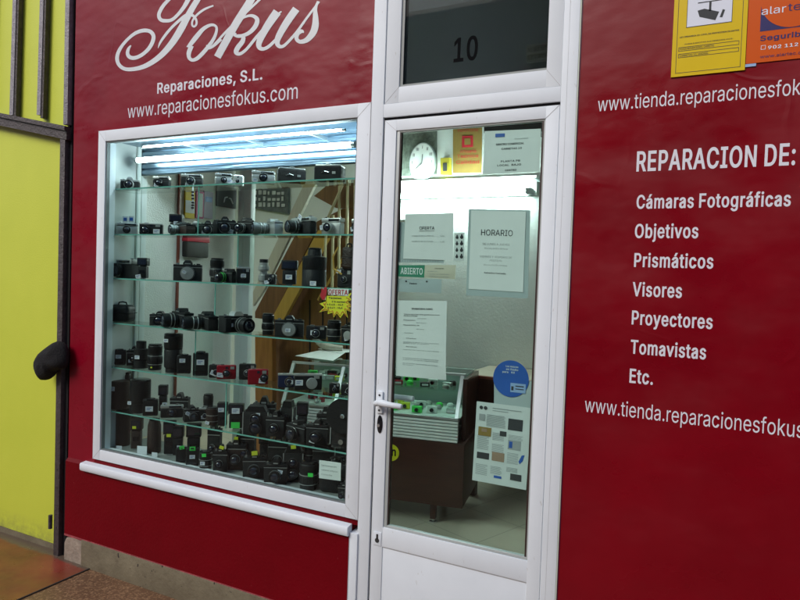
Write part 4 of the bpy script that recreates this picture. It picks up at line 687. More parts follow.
# transom
tz0 = .654 * S + CZ
tr = thing('transom_window', 'dark transom pane with black number 10 above the white door', 'window', (-.86, 0, 2.1))
TX0, TX1 = -1.133, -.583
t = MB(); t.box(XJ + .001, TX0, -.0098, .05, 2.138, TOP, .002); t.box(TX1, DXR + .002, -.0098, .05, 2.138, TOP, .002)
t.box(TX0 - .002, TX1 + .002, -.0094, .05, 2.138, tz0, .002); t.build('frame', 'white', tr)
box(XJ - .003, XJ + .001, -.001, .05, 2.145, TOP).build('frame_gap', 'dark_gap', tr)
t = MB(); t.box(TX0, TX0 + .012, -.004, .01, tz0, TOP); t.box(TX0 + .012, TX1, -.004, .01, tz0, tz0 + .008); t.build('glazing_bead', mat('bead_grey', (.25, .27, .26), .45), tr)
box(TX0 + .012, TX1, 0, .006, tz0 + .008, TOP).build('glass_pane', 'transom_glass', tr)
t = MB()
t.prism(seam3((XJ, 0, 2.138), (TX0, 0, tz0), y=-.0104), (0, .001, 0)); t.prism(seam3((DXR, 0, 2.138), (TX1, 0, tz0), y=-.0104), (0, .001, 0)); t.build('mitre_seam', 'seam', tr)
ftext('10', 'b', (453.5, 61), (477.5, 60), 23.5, mat('matt_black', (.004, .004, .005), .8, spec=.05), tr, 'number', Y=-.0012)
# door leaf
dr = thing('shop_door', 'white aluminium glass door with lever handle and notices taped inside', 'door', (DXR, 0, 0))
LX0, LX1, LZ1 = XJ + .003, DXR, DZT - .004
QX0, QX1, QZ0, QZ1 = -1.139, -.580, .543, 2.036
YD = -.008
l = MB(); l.box(LX0, QX0, YD, .04, .012, LZ1, .003); l.box(QX1, LX1, YD, .04, .012, LZ1, .003)
l.box(QX0 - .003, QX1 + .003, YD + .0004, .04, QZ1, LZ1, .003); l.box(QX0 - .003, QX1 + .003, YD + .0004, .04, .468, QZ0, .003); l.build('leaf_frame', 'white', dr)
box(QX0 - .003, QX1 + .003, YD + .004, .036, .014, .464, .002).build('lower_panel', 'white', dr)
box(LX0 - .006, LX0, -.001, .04, .01, LZ1).build('edge_gap', 'dark_gap', dr)
l = MB(); l.box(QX0 - .002, QX1 + .002, YD + .0035, .03, .464, .468); l.build('panel_groove', 'seam', dr)
l = MB(); l.box(QX0, QX0 + .014, -.003, .012, QZ0, QZ1, .002); l.box(QX0 + .014, QX1, -.003, .012, QZ0, QZ0 + .010, .002); l.box(QX0 + .014, QX1, -.003, .012, QZ1 - .006, QZ1, .002); l.box(QX1 - .005, QX1, -.0025, .012, QZ0 + .01, QZ1 - .006)
l.build('glazing_bead', mat('bead_light', (.42, .45, .44), .35), dr)
l = MB(); l.box(QX0 + .014, QX0 + .018, -.001, .014, QZ0 + .01, QZ1 - .006); l.box(QX1 - .012, QX1 - .005, -.001, .014, QZ0 + .01, QZ1 - .006); l.build('gasket', mat('gasket_brown', (.035, .018, .014), .5), dr)
box(QX0 + .018, QX1 - .012, .002, .008, QZ0 + .010, QZ1 - .006).build('glass_pane', 'glass', dr)
l = MB(); l.prism(seam3((LX0, 0, LZ1), (QX0, 0, QZ1), y=YD - .0008), (0, .001, 0)); l.prism(seam3((LX1, 0, LZ1), (QX1, 0, QZ1), y=YD - .0008), (0, .001, 0)); l.build('mitre_seam', 'seam', dr)
# handle
hz = P(380, 402, YD).z; hx = P(380.5, 402, YD).x
pz0, pz1 = P(380, 413, YD).z, P(380, 391, YD).z
hm = MB(); hm.box(hx - .013, hx + .013, YD - .009, YD, pz0, pz1, .004); pl = hm.build('handle_plate', 'white', dr)
hm = MB(); hm.cyl((hx, YD - .009, pz1 - .014), (hx, YD - .011, pz1 - .014), .004); hm.cyl((hx, YD - .009, pz0 + .012), (hx, YD - .011, pz0 + .012), .004); hm.build('screw', 'gasket', pl)
e = P(402, 407, YD - .05); sz = P(378, 402.5, YD - .05)
hm = MB(); hm.tube([(hx, YD - .008, hz), (hx, YD - .035, hz), (sz.x + .002, YD - .046, sz.z), (sz.x + .03, YD - .052, sz.z - .001), ((sz.x + e.x) / 2, YD - .053, (sz.z + e.z) / 2), (e.x - .004, YD - .05, e.z), (e.x, YD - .05, e.z)], [.011, .011, .013, .0125, .0105, .0105, .007], 14).build('lever', 'white', dr, smooth=60)
hm = MB(); e = P(413, 399, .085); s2 = P(385, 396, .085)
hm.tube([(s2.x, .04, s2.z), (s2.x, .075, s2.z), (s2.x + .015, .088, s2.z), ((s2.x + e.x) / 2, .09, (s2.z + e.z) / 2), (e.x, .088, e.z)], [.011, .012, .012, .0105, .0105], 14).build('inner_lever', 'white', dr, smooth=60)
cz_ = P(380, 424, YD).z; hm = MB(); hm.lathe([(.001, -.001), (.011, 0), (.0115, .003), (.009, .006), (.001, .007)], (0, 0, 0), (0, -1, 0), 20)
bmesh.ops.scale(hm.bm, vec=(1.0, 1, 3.0), verts=hm.bm.verts); bmesh.ops.translate(hm.bm, vec=(hx + .001, YD, cz_), verts=hm.bm.verts)
lk = hm.build('lock_escutcheon', 'gloss_black', dr)
hm = MB(); hm.cyl((hx, YD - .004, cz_ - .004), (hx, YD - .012, cz_ - .004), .006); hm.build('cylinder', 'chrome', lk)
kp = P(377.5, 538.5, YD); hm = box(kp.x - .017, kp.x + .017, YD - .003, YD, kp.z - .026, kp.z + .026, .0015); kpo = hm.build('keyhole_plate', 'white', dr)
hm = MB(); hm.cyl((kp.x, YD - .0032, kp.z - .006), (kp.x, YD - .0045, kp.z - .006), .009); hm.box(kp.x - .004, kp.x + .004, YD - .0045, YD - .0032, kp.z, kp.z + .018); hm.build('keyhole', 'gasket', kpo)

# ================================================================ RED WALL, RIGHT
rw = thing('lettered_wall', 'red vinyl wall right of the door with a white list of repairs', 'wall', (.1, 0, 0))
box(JX1 + .004, 2.4, -.004, .12, 0, TOP).build('panel', 'red_vinyl_right', rw)
box(-.48, -.473, -.0055, .0, 0, 2.6).build('vinyl_edge', mat('plum_edge', (.12, .008, .04), .4), rw)
YR = -.0042
ftext('www.tienda.reparacionesfokus.com', 'r', (597.6, 112.4), (860, 88.6), 11.3, 'white_vinyl', rw, Y=YR, xheight=True)
ftext('REPARACION DE:', 'b', (636.3, 170.6), (795, 165.2), 20.6, 'white_vinyl', rw, Y=YR)
for s, a, b_ in (('Cámaras Fotográficas', (636.3, 208.4), (790.6, 206)), ('Objetivos', (634.6, 238.2), (698.2, 237.4)), ('Prismáticos', (633.9, 267), (713.2, 268)),
                 ('Visores', (632.2, 296), (681.8, 297.5)), ('Proyectores', (631.5, 324.8), (712.5, 328)), ('Tomavistas', (630.4, 353.8), (705.9, 358.6)), ('Etc.', (629.3, 382.4), (652.8, 384.6))):
    ftext(s, 'b', a, b_, 14.0, 'white_vinyl', rw, Y=YR)
ftext('www.tienda.reparacionesfokus.com', 'r', (584.6, 412.2), (844, 442.4), 11.7, 'white_vinyl', rw, Y=YR, xheight=True)
# surveillance sign
def pbox(x0, y0, x1, y1, Y, th, mb=None):   # facade rectangle given by two opposite pixels
    a, b_ = P(x0, y0, Y), P(x1, y1, Y); mb = mb or MB()
    return mb.box(min(a.x, b_.x), max(a.x, b_.x), Y, Y + th, min(a.z, b_.z), max(a.z, b_.z))
YS = -.009
zb = (P(672.4, 77, YS).z + P(746, 70, YS).z) / 2; xl, xr = P(672.6, 40, YS).x, P(746.3, 40, YS).x
sg = thing('surveillance_sign', 'yellow video surveillance notice with black camera picture on the red wall', 'sign', (xl, YS, zb))
box(xl, xr, YS, YS + .004, zb, zb + .37).build('sheet', 'sign_yellow', sg)
W_, H_ = xr - xl, .37
def line_box(mb, x0, x1, z0, z1, y, t=.0013):
    mb.box(x0, x1, y, y + .0004, z0, z0 + t); mb.box(x0, x1, y, y + .0004, z1 - t, z1); mb.box(x0, x0 + t, y, y + .0004, z0 + t, z1 - t); mb.box(x1 - t, x1, y, y + .0004, z0 + t, z1 - t)
mb = MB(); line_box(mb, xl + .012, xr - .012, zb + .010, zb + .36, YS - .0005)
bz = P(709, 44, YS).z; 
line_box(mb, xl + .018, xr - .018, P(680, 51.5, YS).z, P(680, 51.5, YS).z + .012, YS - .0005); line_box(mb, xl + .018, xr - .018, P(680, 58, YS).z, P(680, 58, YS).z + .012, YS - .0005)
wx0, wx1, wz0 = P(686.6, 20, YS).x, P(732, 20, YS).x, (P(687, 27.5, YS).z + P(732, 22, YS).z) / 2
line_box(mb, wx0, wx1, wz0, wz0 + .15, YS - .001); mb.build('border', 'ink', sg)
box(wx0, wx1, YS - .0005, YS, wz0, wz0 + .15).build('picture_panel', 'white_sign', sg)
cx_, cz0 = P(710, 12, YS).x, P(710, 12, YS).z
mb = MB(); yy = YS - .0008; k = 1 / ppm(cx_, YS, cz0)
def ip(dx, dz): return (cx_ + dx * k * 1.04, yy, cz0 + dz * k)
mb.prism([ip(-11, 3), ip(-9, -3.5), ip(5, -9), ip(8, -1), ip(-5, 4)], (0, .0003, 0)); mb.prism([ip(8.6, -6.5), ip(11, 1), ip(13, 0), ip(11, -7)], (0, .0003, 0)); mb.prism([ip(-1, 10), ip(1, 10), ip(1, 1), ip(-1, 1)], (0, .0003, 0)); mb.prism([ip(-11, 10), ip(10, 10), ip(10, 11), ip(-11, 11)], (0, .0003, 0))
mb.build('camera_picture', 'ink', sg)
def sline(s, style, x0, x1, z, cap, y, m_, par, nm='print_line'):
    return text_mesh(s, style, (x0, y, z), (1, 0, 0), (0, 0, 1), x1 - x0, cap, (0, -1, 0), .0003).build(nm, m_, par, smooth=1)
sline('LEY ORGANICA 15-1999, DE PROTECCION DE DATOS', 'b', xl + .02, xr - .02, P(709, 34.5, YS).z, .0042, YS - .0004, 'ink', sg)
sline('PUEDE EJERCITAR SUS DERECHOS ANTE:', 'r', xl + .035, xr - .035, P(709, 42, YS).z, .0036, YS - .0004, 'ink', sg)
sline('FOKUS REPARACIONES, CARRETAS'.replace('K', 'H'), 'r', xl + .022, xl + .115, P(680, 50.3, YS).z, .0055, YS - .0004, 'ink', sg)
sline('CARRETAS 10, MADRID', 'r', xl + .022, xl + .10, P(680, 57, YS).z, .0055, YS - .0004, 'ink', sg)
# alarm company sign
YS2 = -.0075; zb2 = (P(757, 63, YS2).z + P(800, 58, YS2).z) / 2; xl2 = xr + .0015
so = thing('alarm_sign', 'orange alarm company sign with blue square right of the yellow notice', 'sign', (xl2, YS2, zb2))
box(xl2, xl2 + .25, YS2, YS2 + .003, zb2, zb2 + .36).build('sheet', 'orange_red', so)
box(xl2 - .001, P(756, 65, YS2).x, YS2, YS2 + .002, zb2 - .009, zb2 - .001).build('blue_strip', 'lightblue', so)
ax = P(760, 30, YS2).x; az = P(760, 31.7, YS2).z
box(ax, ax + .16, YS2 - .0004, YS2, az, az + .16).build('blue_square', 'navy_print', so)
mb = MB(); mb.cyl((ax + .082, YS2 - .0005, az + .085), (ax + .082, YS2 - .0009, az + .085), .083, n=48).build('disc', 'orange_red', so)
z1_ = (P(762, 15, YS2).z)
sline('alar', 'r', P(761.5, 14, YS2).x, P(785.8, 14, YS2).x, z1_ - .001, .0215, YS2 - .0013, 'white_sign', so, 'lettering')
sline('tec', 'r', P(787.5, 14, YS2).x, P(810, 12, YS2).x, z1_ + .0005, .0215, YS2 - .0013, 'navy_print', so, 'lettering')
sline('Segurib', 'b', P(760, 40, YS2).x, P(800.5, 36, YS2).x, P(761, 41, YS2).z, .0145, YS2 - .0004, 'navy_print', so, 'lettering')
sline('érica', 'b', P(801.5, 36, YS2).x, P(826, 36, YS2).x, P(761, 41, YS2).z, .0145, YS2 - .0004, 'navy_print', so, 'lettering')
sline('902 112 6', 'b', P(768, 48, YS2).x, P(805, 46, YS2).x, P(768, 49.3, YS2).z, .0095, YS2 - .0004, 'white_sign', so, 'lettering')
sline('www.alartec.c', 'r', P(760, 57, YS2).x, P(801, 54, YS2).x, P(760, 58.4, YS2).z, .0085, YS2 - .0004, 'navy_print', so, 'lettering')
mb = MB(); q = P(762, 49, YS2); line_box(mb, q.x - .003, q.x + .009, q.z - .002, q.z + .010, YS2 - .0005, .0012); mb.build('phone_symbol', 'white_sign', so)

# ================================================================ NOTICES ON THE DOOR GLASS (inside face)
YG = .0095
def sheet(name, label, cat, px, material, Y=YG, th=.0006, curl=0.0, root=True, group=None):
    q = [P(*p, Y) for p in px]
    t = thing(name, label, cat, q[3], 0, group)
    mb = MB(); b = bmesh.new(); nx, nz = 8, 10; vs = []
    for j in range(nz + 1):
        row = []
        for i in range(nx + 1):
            u, v = i / nx, j / nz
            p = q[0].lerp(q[1], u).lerp(q[3].lerp(q[2], u), v); p.y = Y + curl * (max(0, v - .75) * 4) ** 2 * max(0, u - .4) + .0006 * math.sin(3 * u + 5 * v); row.append(b.verts.new(p))
        vs.append(row)
    for j in range(nz):
        for i in range(nx): b.faces.new((vs[j][i], vs[j][i + 1], vs[j + 1][i + 1], vs[j + 1][i]))
    r_ = bmesh.ops.extrude_face_region(b, geom=list(b.faces)); bmesh.ops.translate(b, vec=(0, th, 0), verts=[v for v in r_['geom'] if isinstance(v, bmesh.types.BMVert)])
    mb.bm.free(); mb.bm = b; mb.build('sheet', material, t, smooth=60)
    return t
def onsheet(px, fx0, fz0, fx1=None, fz1=None, Y=YG): # bilinear point on a sheet
    q = [P(*p, Y) for p in px]
    return q[0].lerp(q[1], fx0).lerp(q[3].lerp(q[2], fx0), fz0)
def printed(t, px, rows, Y=YG - .0006):
    for s, style, x0, x1, v, cap, m_ in rows:
        a, b_ = onsheet(px, x0, v, Y=Y), onsheet(px, x1, v, Y=Y); d = (b_ - a)
        text_mesh(s, style, a, d.normalized(), (0, 0, 1), d.length, cap, (0, -1, 0), .0003).build('print_line', m_, t, smooth=1)
def patch(t, px, x0, v0, x1, v1, m_, name, Y=YG - .0007):
    pts = [onsheet(px, x, v, Y=Y) for x, v in ((x0, v0), (x1, v0), (x1, v1), (x0, v1))]
    return MB().prism(pts, (0, .0002, 0)).build(name, m_, t)
pxs = [(484.6, 131.2), (541, 128.6), (539.5, 171.5), (482.6, 174.5)]
t = sheet('address_notice', 'white printed sheet high in the door with small blue logo', 'notice', pxs, 'paper')
patch(t, pxs, .20, .07, .37, .15, 'blue', 'logo')
printed(t, pxs, [('CENTRO COMERCIAL', 'b', .22, .72, .34, .0062, 'ink'), ('CARRETAS 10', 'b', .32, .68, .45, .0062, 'ink'), ('PLANTA PB', 'b', .32, .66, .74, .0062, 'ink'), ('LOCAL  BAJO', 'b', .26, .68, .83, .0062, 'ink'), ('CENTRO', 'b', .4, .6, .95, .0058, 'ink'), ('Comunidad', 'r', .55, .78, .22, .004, 'ink_soft')])
pxg = [(397.6, 222), (440, 222), (444, 263), (398, 262.5)]
t = sheet('plastic_sleeve', 'grey perforated plastic sleeve peeping out behind the price offer sheet', 'sleeve', pxg, 'plastic_grey', YG + .003)
mb = MB()
for k in range(16):
    q = onsheet(pxg, .05 + .055 * k, .955, Y=YG + .0024); mb.box(q.x - .002, q.x + .002, q.y - .0002, q.y, q.z - .003, q.z + .003)
for k in range(9):
    q = onsheet(pxg, .045, .1 + .09 * k, Y=YG + .0024); mb.box(q.x - .002, q.x + .002, q.y - .0002, q.y, q.z - .003, q.z + .003)
mb.build('perforation', 'ink_soft', t)
pxo = [(405.3, 214), (453.6, 213), (453, 260.4), (403.2, 258.8)]
t = sheet('offer_sheet', 'white sheet headed OFERTA at upper left of the door glass', 'notice', pxo, 'paper', YG + .0005)
printed(t, pxo, [('OFERTA', 'r', .31, .62, .35, .0118, 'ink'), ('CARRETE DE 24 FOTOS .......... 3,00', 'r', .16, .82, .50, .0045, 'ink_soft'), ('CARRETE DE 36 FOTOS ........... 4,20', 'r', .16, .82, .62, .0045, 'ink_soft')])
patch(t, pxo, .31, .375, .62, .383, 'ink', 'underline')
pxi = [(454.2, 233), (464.4, 232.5), (464, 261), (454, 261)]
t = sheet('symbol_strip', 'narrow strip with black care symbols right of the offer sheet', 'notice', pxi, 'paper2', YG)
mb = MB()
for r_ in range(4):
    for c2 in range(2):
        q = onsheet(pxi, .28 + .46 * c2, .16 + .23 * r_, Y=YG - .0008); s_ = .0055 + .001 * c2
        mb.lathe([(s_, 0), (s_ * .8, .0003)], q, (0, -1, 0), 10); mb.box(q.x - s_ * .45, q.x + s_ * .45, q.y - .0003, q.y, q.z, q.z + s_ * 1.6)
mb.build('symbols', 'ink', t)
pxa = [(398.2, 265.2), (456, 265), (455, 279.2), (398, 276.4)]
t = sheet('open_sign', 'green and cream plate reading ABIERTO in the door glass', 'sign', pxa, 'cream', YG)
patch(t, pxa, .0, .0, .47, 1.0, 'green_sign', 'green_field')
printed(t, pxa, [('ABIERTO', 'b', .045, .44, .76, .0235, 'paper')], YG - .0010)
printed(t, pxa, [('Horario', 'r', .65, .80, .30, .0045, 'ink'), ('de atencion', 'r', .52, .70, .52, .004, 'ink_soft'), ('Lunes a Viernes', 'r', .52, .90, .72, .004, 'ink_soft'), ('mañanas y tardes'.replace('ñ', 'n'), 'r', .55, .90, .90, .004, 'ink_soft')])
pxc = [(396.5, 278.9), (441.6, 279.2), (441.2, 293.3), (396.3, 291.6)]
t = sheet('note_card', 'small grey card stuck directly below the ABIERTO plate', 'card', pxc, 'plastic_grey', YG)
printed(t, pxc, [('Timbre', 'b', .29, .46, .40, .006, 'ink')]); patch(t, pxc, .2, .12, .24, .24, 'ink', 'hole'); patch(t, pxc, .66, .12, .70, .24, 'ink', 'hole')
pxh = [(468.6, 209), (530.4, 210), (527.8, 298.4), (466.2, 295.4)]
t = sheet('hours_holder', 'grey plastic holder framing the opening hours sheet', 'holder', pxh, 'plastic_grey', YG + .002)
pxh2 = [(471.2, 210.4), (526, 211.6), (523, 292.2), (468.6, 289)]
t = sheet('hours_sheet', 'white sheet headed HORARIO with the opening hours on the door glass', 'notice', pxh2, 'paper', YG)
printed(t, pxh2, [('HORARIO', 'r', .20, .78, .31, .0205, 'ink'), ('DE LUNES A JUEVES', 'r', .24, .73, .43, .0068, 'ink_soft'), ('10 a 14 y 16:30 a 20 Horas', 'r', .27, .70, .48, .0052, 'ink_soft'), ('VIERNES Y VISPERAS DE', 'r', .19, .78, .59, .0068, 'ink_soft'), ('FESTIVO', 'r', .38, .6, .635, .0062, 'ink_soft'), ('10 a 14 y 16:30 a 19 Horas', 'r', .27, .70, .69, .0052, 'ink_soft'), ('Sabados Cerrado', 'b', .28, .68, .79, .0052, 'ink')])
pxd = [(397.1, 300.4), (447, 301), (445.4, 380.4), (396, 375.6)]
t = sheet('terms_sheet', 'long white typed sheet at lower left of the door glass with curled corner', 'notice', pxd, 'paper', YG, curl=.012)
rows = [('INFORMACION AL CLIENTE', 'b', .30, .72, .115, .0056, 'ink')]
for v, x0, x1, m_, tx in ((.185, .14, .86, 'ink', 'Todas las reparaciones tienen garantia de tres meses'), (.205, .14, .42, 'ink', 'desde la entrega'), (.235, .42, .6, 'ink_soft', 'seis euros'), (.262, .14, .38, 'ink', 'Presupuestos'), (.292, .4, .6, 'ink_soft', 'doce euros'), (.326, .14, .46, 'ink', 'Reparaciones de'), (.375, .4, .56, 'ink_soft', 'tres euros'), (.43, .16, .34, 'ink_soft', 'Importante'), (.50, .2, .4, 'ink', 'Limpieza'), (.55, .14, .86, 'ink_soft', 'Los aparatos no retirados en el plazo de tres meses'), (.565, .14, .66, 'ink_soft', 'pasan a ser propiedad'), (.61, .2, .42, 'ink', 'Revisiones'), (.65, .14, .86, 'ink_soft', 'La garantia cubre solamente la averia reparada'), (.76, .14, .86, 'ink_soft', 'Es necesario presentar este resguardo para retirar'), (.78, .14, .84, 'ink_soft', 'el aparato una vez reparado y pagado el importe'), (.83, .14, .84, 'ink_soft', 'No se admiten devoluciones sin el tique'), (.85, .14, .34, 'ink_soft', 'de compra')):
    rows.append((tx, 'r', x0, x1, v, .0038, m_))
printed(t, pxd, rows)
# round blue sticker
bc = P(510.8, 378.7, YG); br_ = 18.4 / ppm(bc.x, YG, bc.z)
st = thing('round_sticker', 'round blue sticker with pale lettering on the lower door glass', 'sticker', bc)
MB().cyl((bc.x, YG - .0006, bc.z), (bc.x, YG, bc.z), br_, n=48).build('disc', 'blue', st)
for s, x0, x1, dz in (('Los mejores', -.30, .40, .62), ('en Radio', -.28, .40, .46), ('para', -.48, -.15, .30), ('ti', .0, .2, .30)):
    text_mesh(s, 'b', (bc.x + x0 * br_, YG - .0009, bc.z + dz * br_), (1, 0, 0), (0, 0, 1), (x1 - x0) * br_, br_ * .10, (0, -1, 0), .0003).build('print_line', 'paper2', st, smooth=1)
mb = MB(); mb.box(bc.x + .0 * br_, bc.x + .85 * br_, YG - .001, YG - .0007, bc.z - .72 * br_, bc.z - .22 * br_).build('panel', 'lightblue', st)
mb = MB(); mb.box(bc.x + .05 * br_, bc.x + .18 * br_, YG - .0014, YG - .001, bc.z - .62 * br_, bc.z - .40 * br_); mb.box(bc.x + .28 * br_, bc.x + .75 * br_, YG - .0014, YG - .001, bc.z - .40 * br_, bc.z - .34 * br_); mb.box(bc.x + .28 * br_, bc.x + .75 * br_, YG - .0014, YG - .001, bc.z - .55 * br_, bc.z - .50 * br_); mb.build('panel_print', 'ink', st)
pxp = [(494, 380), (532.2, 381), (532, 410), (494, 407)]
sheet('backing_sheet', 'plain pale green sheet partly behind the blue round sticker', 'sheet', pxp, 'plastic_grey', YG + .002)
pxn = [(476.8, 401.2), (532, 408.2), (526, 490.2), (472.2, 480)]
t = sheet('newspaper_page', 'newspaper page with small photos taped low on the door glass', 'newspaper', pxn, 'paper2', YG + .0005)
for x in (.09, .17):
    q = onsheet(pxn, x, .07, Y=YG - .0002); MB().cyl(q, q + Vector((0, -.0004, 0)), .0065, n=16).build('dot_logo', 'ink', t)
mb = MB(); mb2 = MB()
def cols(x0, x1, v0, v1, nrow, m_=None):
    for i in range(nrow):
        v = v0 + (v1 - v0) * i / nrow; xe = x1 - (random.random() * .05 if random.random() < .25 else 0)
        a, b_ = onsheet(pxn, x0, v, Y=YG - .0003), onsheet(pxn, xe, v, Y=YG - .0003); d = (v1 - v0) / nrow * .45
        c1_, d1_ = onsheet(pxn, xe, v + d, Y=YG - .0003), onsheet(pxn, x0, v + d, Y=YG - .0003); (m_ or mb).prism([a, b_, c1_, d1_], (0, .0002, 0))
cols(.30, .82, .055, .075, 1); cols(.30, .62, .085, .10, 1); cols(.20, .55, .145, .30, 11); cols(.05, .27, .42, .60, 12); cols(.33, .54, .36, .46, 7); cols(.33, .55, .5, .62, 8)
cols(.62, .88, .36, .42, 5); cols(.62, .82, .58, .72, 8); cols(.05, .27, .78, .92, 9); cols(.33, .54, .78, .88, 7); cols(.62, .82, .76, .82, 5)
mb.build('newsprint_text', 'ink_soft', t)
for x0, v0, x1, v1, m_ in ((.06, .15, .17, .23, 'ink_soft'), (.60, .16, .86, .30, 'print_ink'), (.06, .31, .30, .42, 'poster'), (.12, .33, .22, .37, 'skin_print'), (.46, .33, .58, .39, 'ink'), (.62, .42, .85, .54, 'print_ink_soft'), (.64, .44, .70, .52, 'blue'), (.06, .63, .29, .71, 'ink'), (.34, .60, .57, .71, 'skin_print'), (.70, .83, .90, .91, 'ink'), (.40, .89, .54, .92, 'blue')):
    patch(t, pxn, x0, v0, x1, v1, m_, 'photo', YG - .0008 - .0003 * (m_ in ('blue', 'skin_print')))
pts = [onsheet(pxn, x, v, Y=YG - .0008) for x, v in ((.88, .59), (.93, .58), (.90, .66), (.85, .70), (.83, .67))]
MB().prism(pts, (0, .0002, 0)).build('photo', 'blue', t)
# offer burst on the display glass
YW = .0075
def ps(pts, sc=13.33, ox=310, oy=280, Y=YW): return [P(ox + x / sc, oy + y / sc, Y) for x, y in pts]
star = [(225,212),(470,215),(560,165),(522,228),(556,260),(500,290),(575,355),(512,362),(550,425),(482,402),(505,505),(448,442),(405,505),(358,442),(315,500),(300,432),(235,455),(240,402),(120,430),(190,362),(125,315),(215,285)]
ot = thing('offer_burst', 'yellow star shaped price burst headed OFERTA on the display glass', 'price sign', P(335, 318, YW))
MB().prism(ps(star), (0, .0006, 0)).build('burst', 'star_yellow', ot)
MB().prism(ps([(238,135),(262,112),(515,120),(508,212),(245,195)], Y=YW - .0008), (0, .0006, 0)).build('heading_card', 'paper', ot)
MB().prism(ps([(150,95),(178,130),(190,95),(225,95),(222,150),(212,210),(195,262),(165,265),(140,225),(135,190),(152,160)], Y=YW - .0004), (0, .0006, 0)).build('red_hand', 'red_print', ot)
a, b_ = P(310 + 246 / 13.33, 280 + 190 / 13.33, YW - .0010), P(310 + 503 / 13.33, 280 + 200 / 13.33, YW - .0010)
text_mesh('OFERTA', 'b', a, (b_ - a).normalized(), (0, 0, 1), (b_ - a).length, .0195, (0, -1, 0), .0004).build('heading', 'red_print', ot, smooth=1)
zz = [(190,300),(225,300)]
mb = MB(); inn = [(222,285),(205,325),(175,310),(215,365),(150,415),(245,385),(255,430),(300,410),(320,480),(358,420),(400,480),(435,418),(490,485),(460,380),(530,410),(490,345),(555,340),(478,300),(530,255),(480,235)]
for p, q in zip(inn, inn[1:]):
    if math.dist(p, q) < 12: continue
    dx, dy = q[0] - p[0], q[1] - p[1]; l_ = math.hypot(dx, dy); nx, ny = -dy / l_ * 5, dx / l_ * 5
    mb.prism(ps([(p[0] + nx, p[1] + ny), (q[0] + nx, q[1] + ny), (q[0] - nx, q[1] - ny), (p[0] - nx, p[1] - ny)], Y=YW - .0006 - .0001 * (inn.index(p) % 2)), (0, .0003, 0))
mb.build('red_outline', mat('orange_line', (.55, .16, .02), .5), ot)
for s, x0, y0, x1 in (('Tarjetas', 245, 248, 420), ('2 G normal', 290, 298, 470), ('4 G a 8 - 12,0', 225, 335, 440), ('8 G a 9 - 15,0', 235, 378, 430)):
    a, b_ = P(310 + x0 / 13.33, 280 + y0 / 13.33, YW - .0006), P(310 + x1 / 13.33, 280 + (y0 + 6) / 13.33, YW - .0006)
    text_mesh(s, 'b', a, (b_ - a).normalized(), (0, 0, 1), (b_ - a).length, .0065, (0, -1, 0), .0003).build('print_line', 'ink', ot, smooth=1)
pxw = [(319.2, 460), (341, 463), (340.5, 481), (319, 478)]
t = sheet('window_note', 'small white handwritten note leaning inside the display window bottom corner', 'note', pxw, 'paper', .03)
printed(t, pxw, [('Se compran', 'r', .1, .8, .3, .006, 'ink_soft'), ('camaras antiguas', 'r', .1, .85, .55, .006, 'ink_soft'), ('Consulte', 'r', .1, .6, .8, .006, 'ink_soft')], .0293)

# ================================================================ DISPLAY CABINET
cb = thing('display_cabinet', 'white cabinet lining and posts enclosing the camera display', 'cabinet', (-2.0, .1, .56))
box(XL - .006, XL, .052, .20, .59, 2.12).build('side_panel', 'cabinet', cb)
box(GX0 - .03, GXR + .01, .052, .30, .575, .592).build('base_board', mat('base_grey', (.22, .24, .23), .5, 0, .1, 9), cb)
mb = MB(); mb.box(XL - .004, XL + .012, .204, .225, .592, 2.95, .003); mb.box(XL - .004, XL + .006, .235, .268, .592, 2.95, .003); mb.build('corner_post', 'alu_white', cb)
YP = .95; xa, xb = x_at(235.5, YP, 1.3), x_at(249.5, YP, 1.3)
mb = MB(); mb.box(xa, xa + (xb - xa) * .42, YP, YP + .03, .002, 2.95, .002); mb.box(xa + (xb - xa) * .5, xb, YP - .01, YP + .03, .002, 2.95, .002); mb.build('rear_post', 'alu_white', cb)
box(GXR + .001, GXR + .02, .052, .24, .592, 2.12).build('side_panel', 'cabinet', cb)
# ribbed metal header
yh = .235; hz0 = (P(112, 176.5, yh).z + P(352, 165, yh).z) / 2
hd = thing('ribbed_header', 'shiny blue grey ribbed metal header above the top glass shelf', 'header', (-2.0, yh, hz0))
mb = MB(); nn = 14
for i in range(nn):
    z0 = hz0 + i * .031; mb.prism([(XL, yh, z0), (XL, yh - .008, z0 + .006), (XL, yh - .008, z0 + .024), (XL, yh, z0 + .031), (XL, yh + .01, z0 + .031), (XL, yh + .01, z0)], (GXR - XL - .01, 0, 0))
mb.build('ribs', 'ribbed', hd, smooth=20)
box(XL, GXR - .01, .06, yh, 2.115, 2.125).build('soffit', 'ribbed', hd)
def lamp(name, label, a, b_, r, Y, m_, par=None):
    A, B = P(*a, Y), P(*b_, Y); z = (A.z + B.z) / 2; A.z = B.z = z
    t = thing(name, label, 'lamp', (A + B) / 2, 0, 'fluorescent tubes over the camera display')
    MB().cyl(A, B, r, n=14).build('tube', m_, t)
    mb = MB(); mb.cyl(A - Vector((.016, 0, 0)), A, r * 1.1, n=14); mb.build('end_cap', 'alu', t); mb = MB(); mb.cyl(B, B + Vector((.016, 0, 0)), r * 1.1, n=14); mb.build('end_cap', 'alu', t)
    for f in (.23, .55, .86):
        q = A.lerp(B, f); MB().box(q.x - .004, q.x + .004, q.y - r * 1.3, yh, q.z - r * 1.3, q.z + r * 1.3).build('clip', 'alu', t) if r < .008 else None
    return t
lamp('fluorescent_tube', 'thin lit tube along the top of the display, the upper one', (144, 147.3), (342, 129.5), .0055, .10, 'tube')
lamp('fluorescent_tube', 'thick lit tube under the thin one above the top camera shelf', (138, 162.5), (352, 142), .013, .155, 'tube')
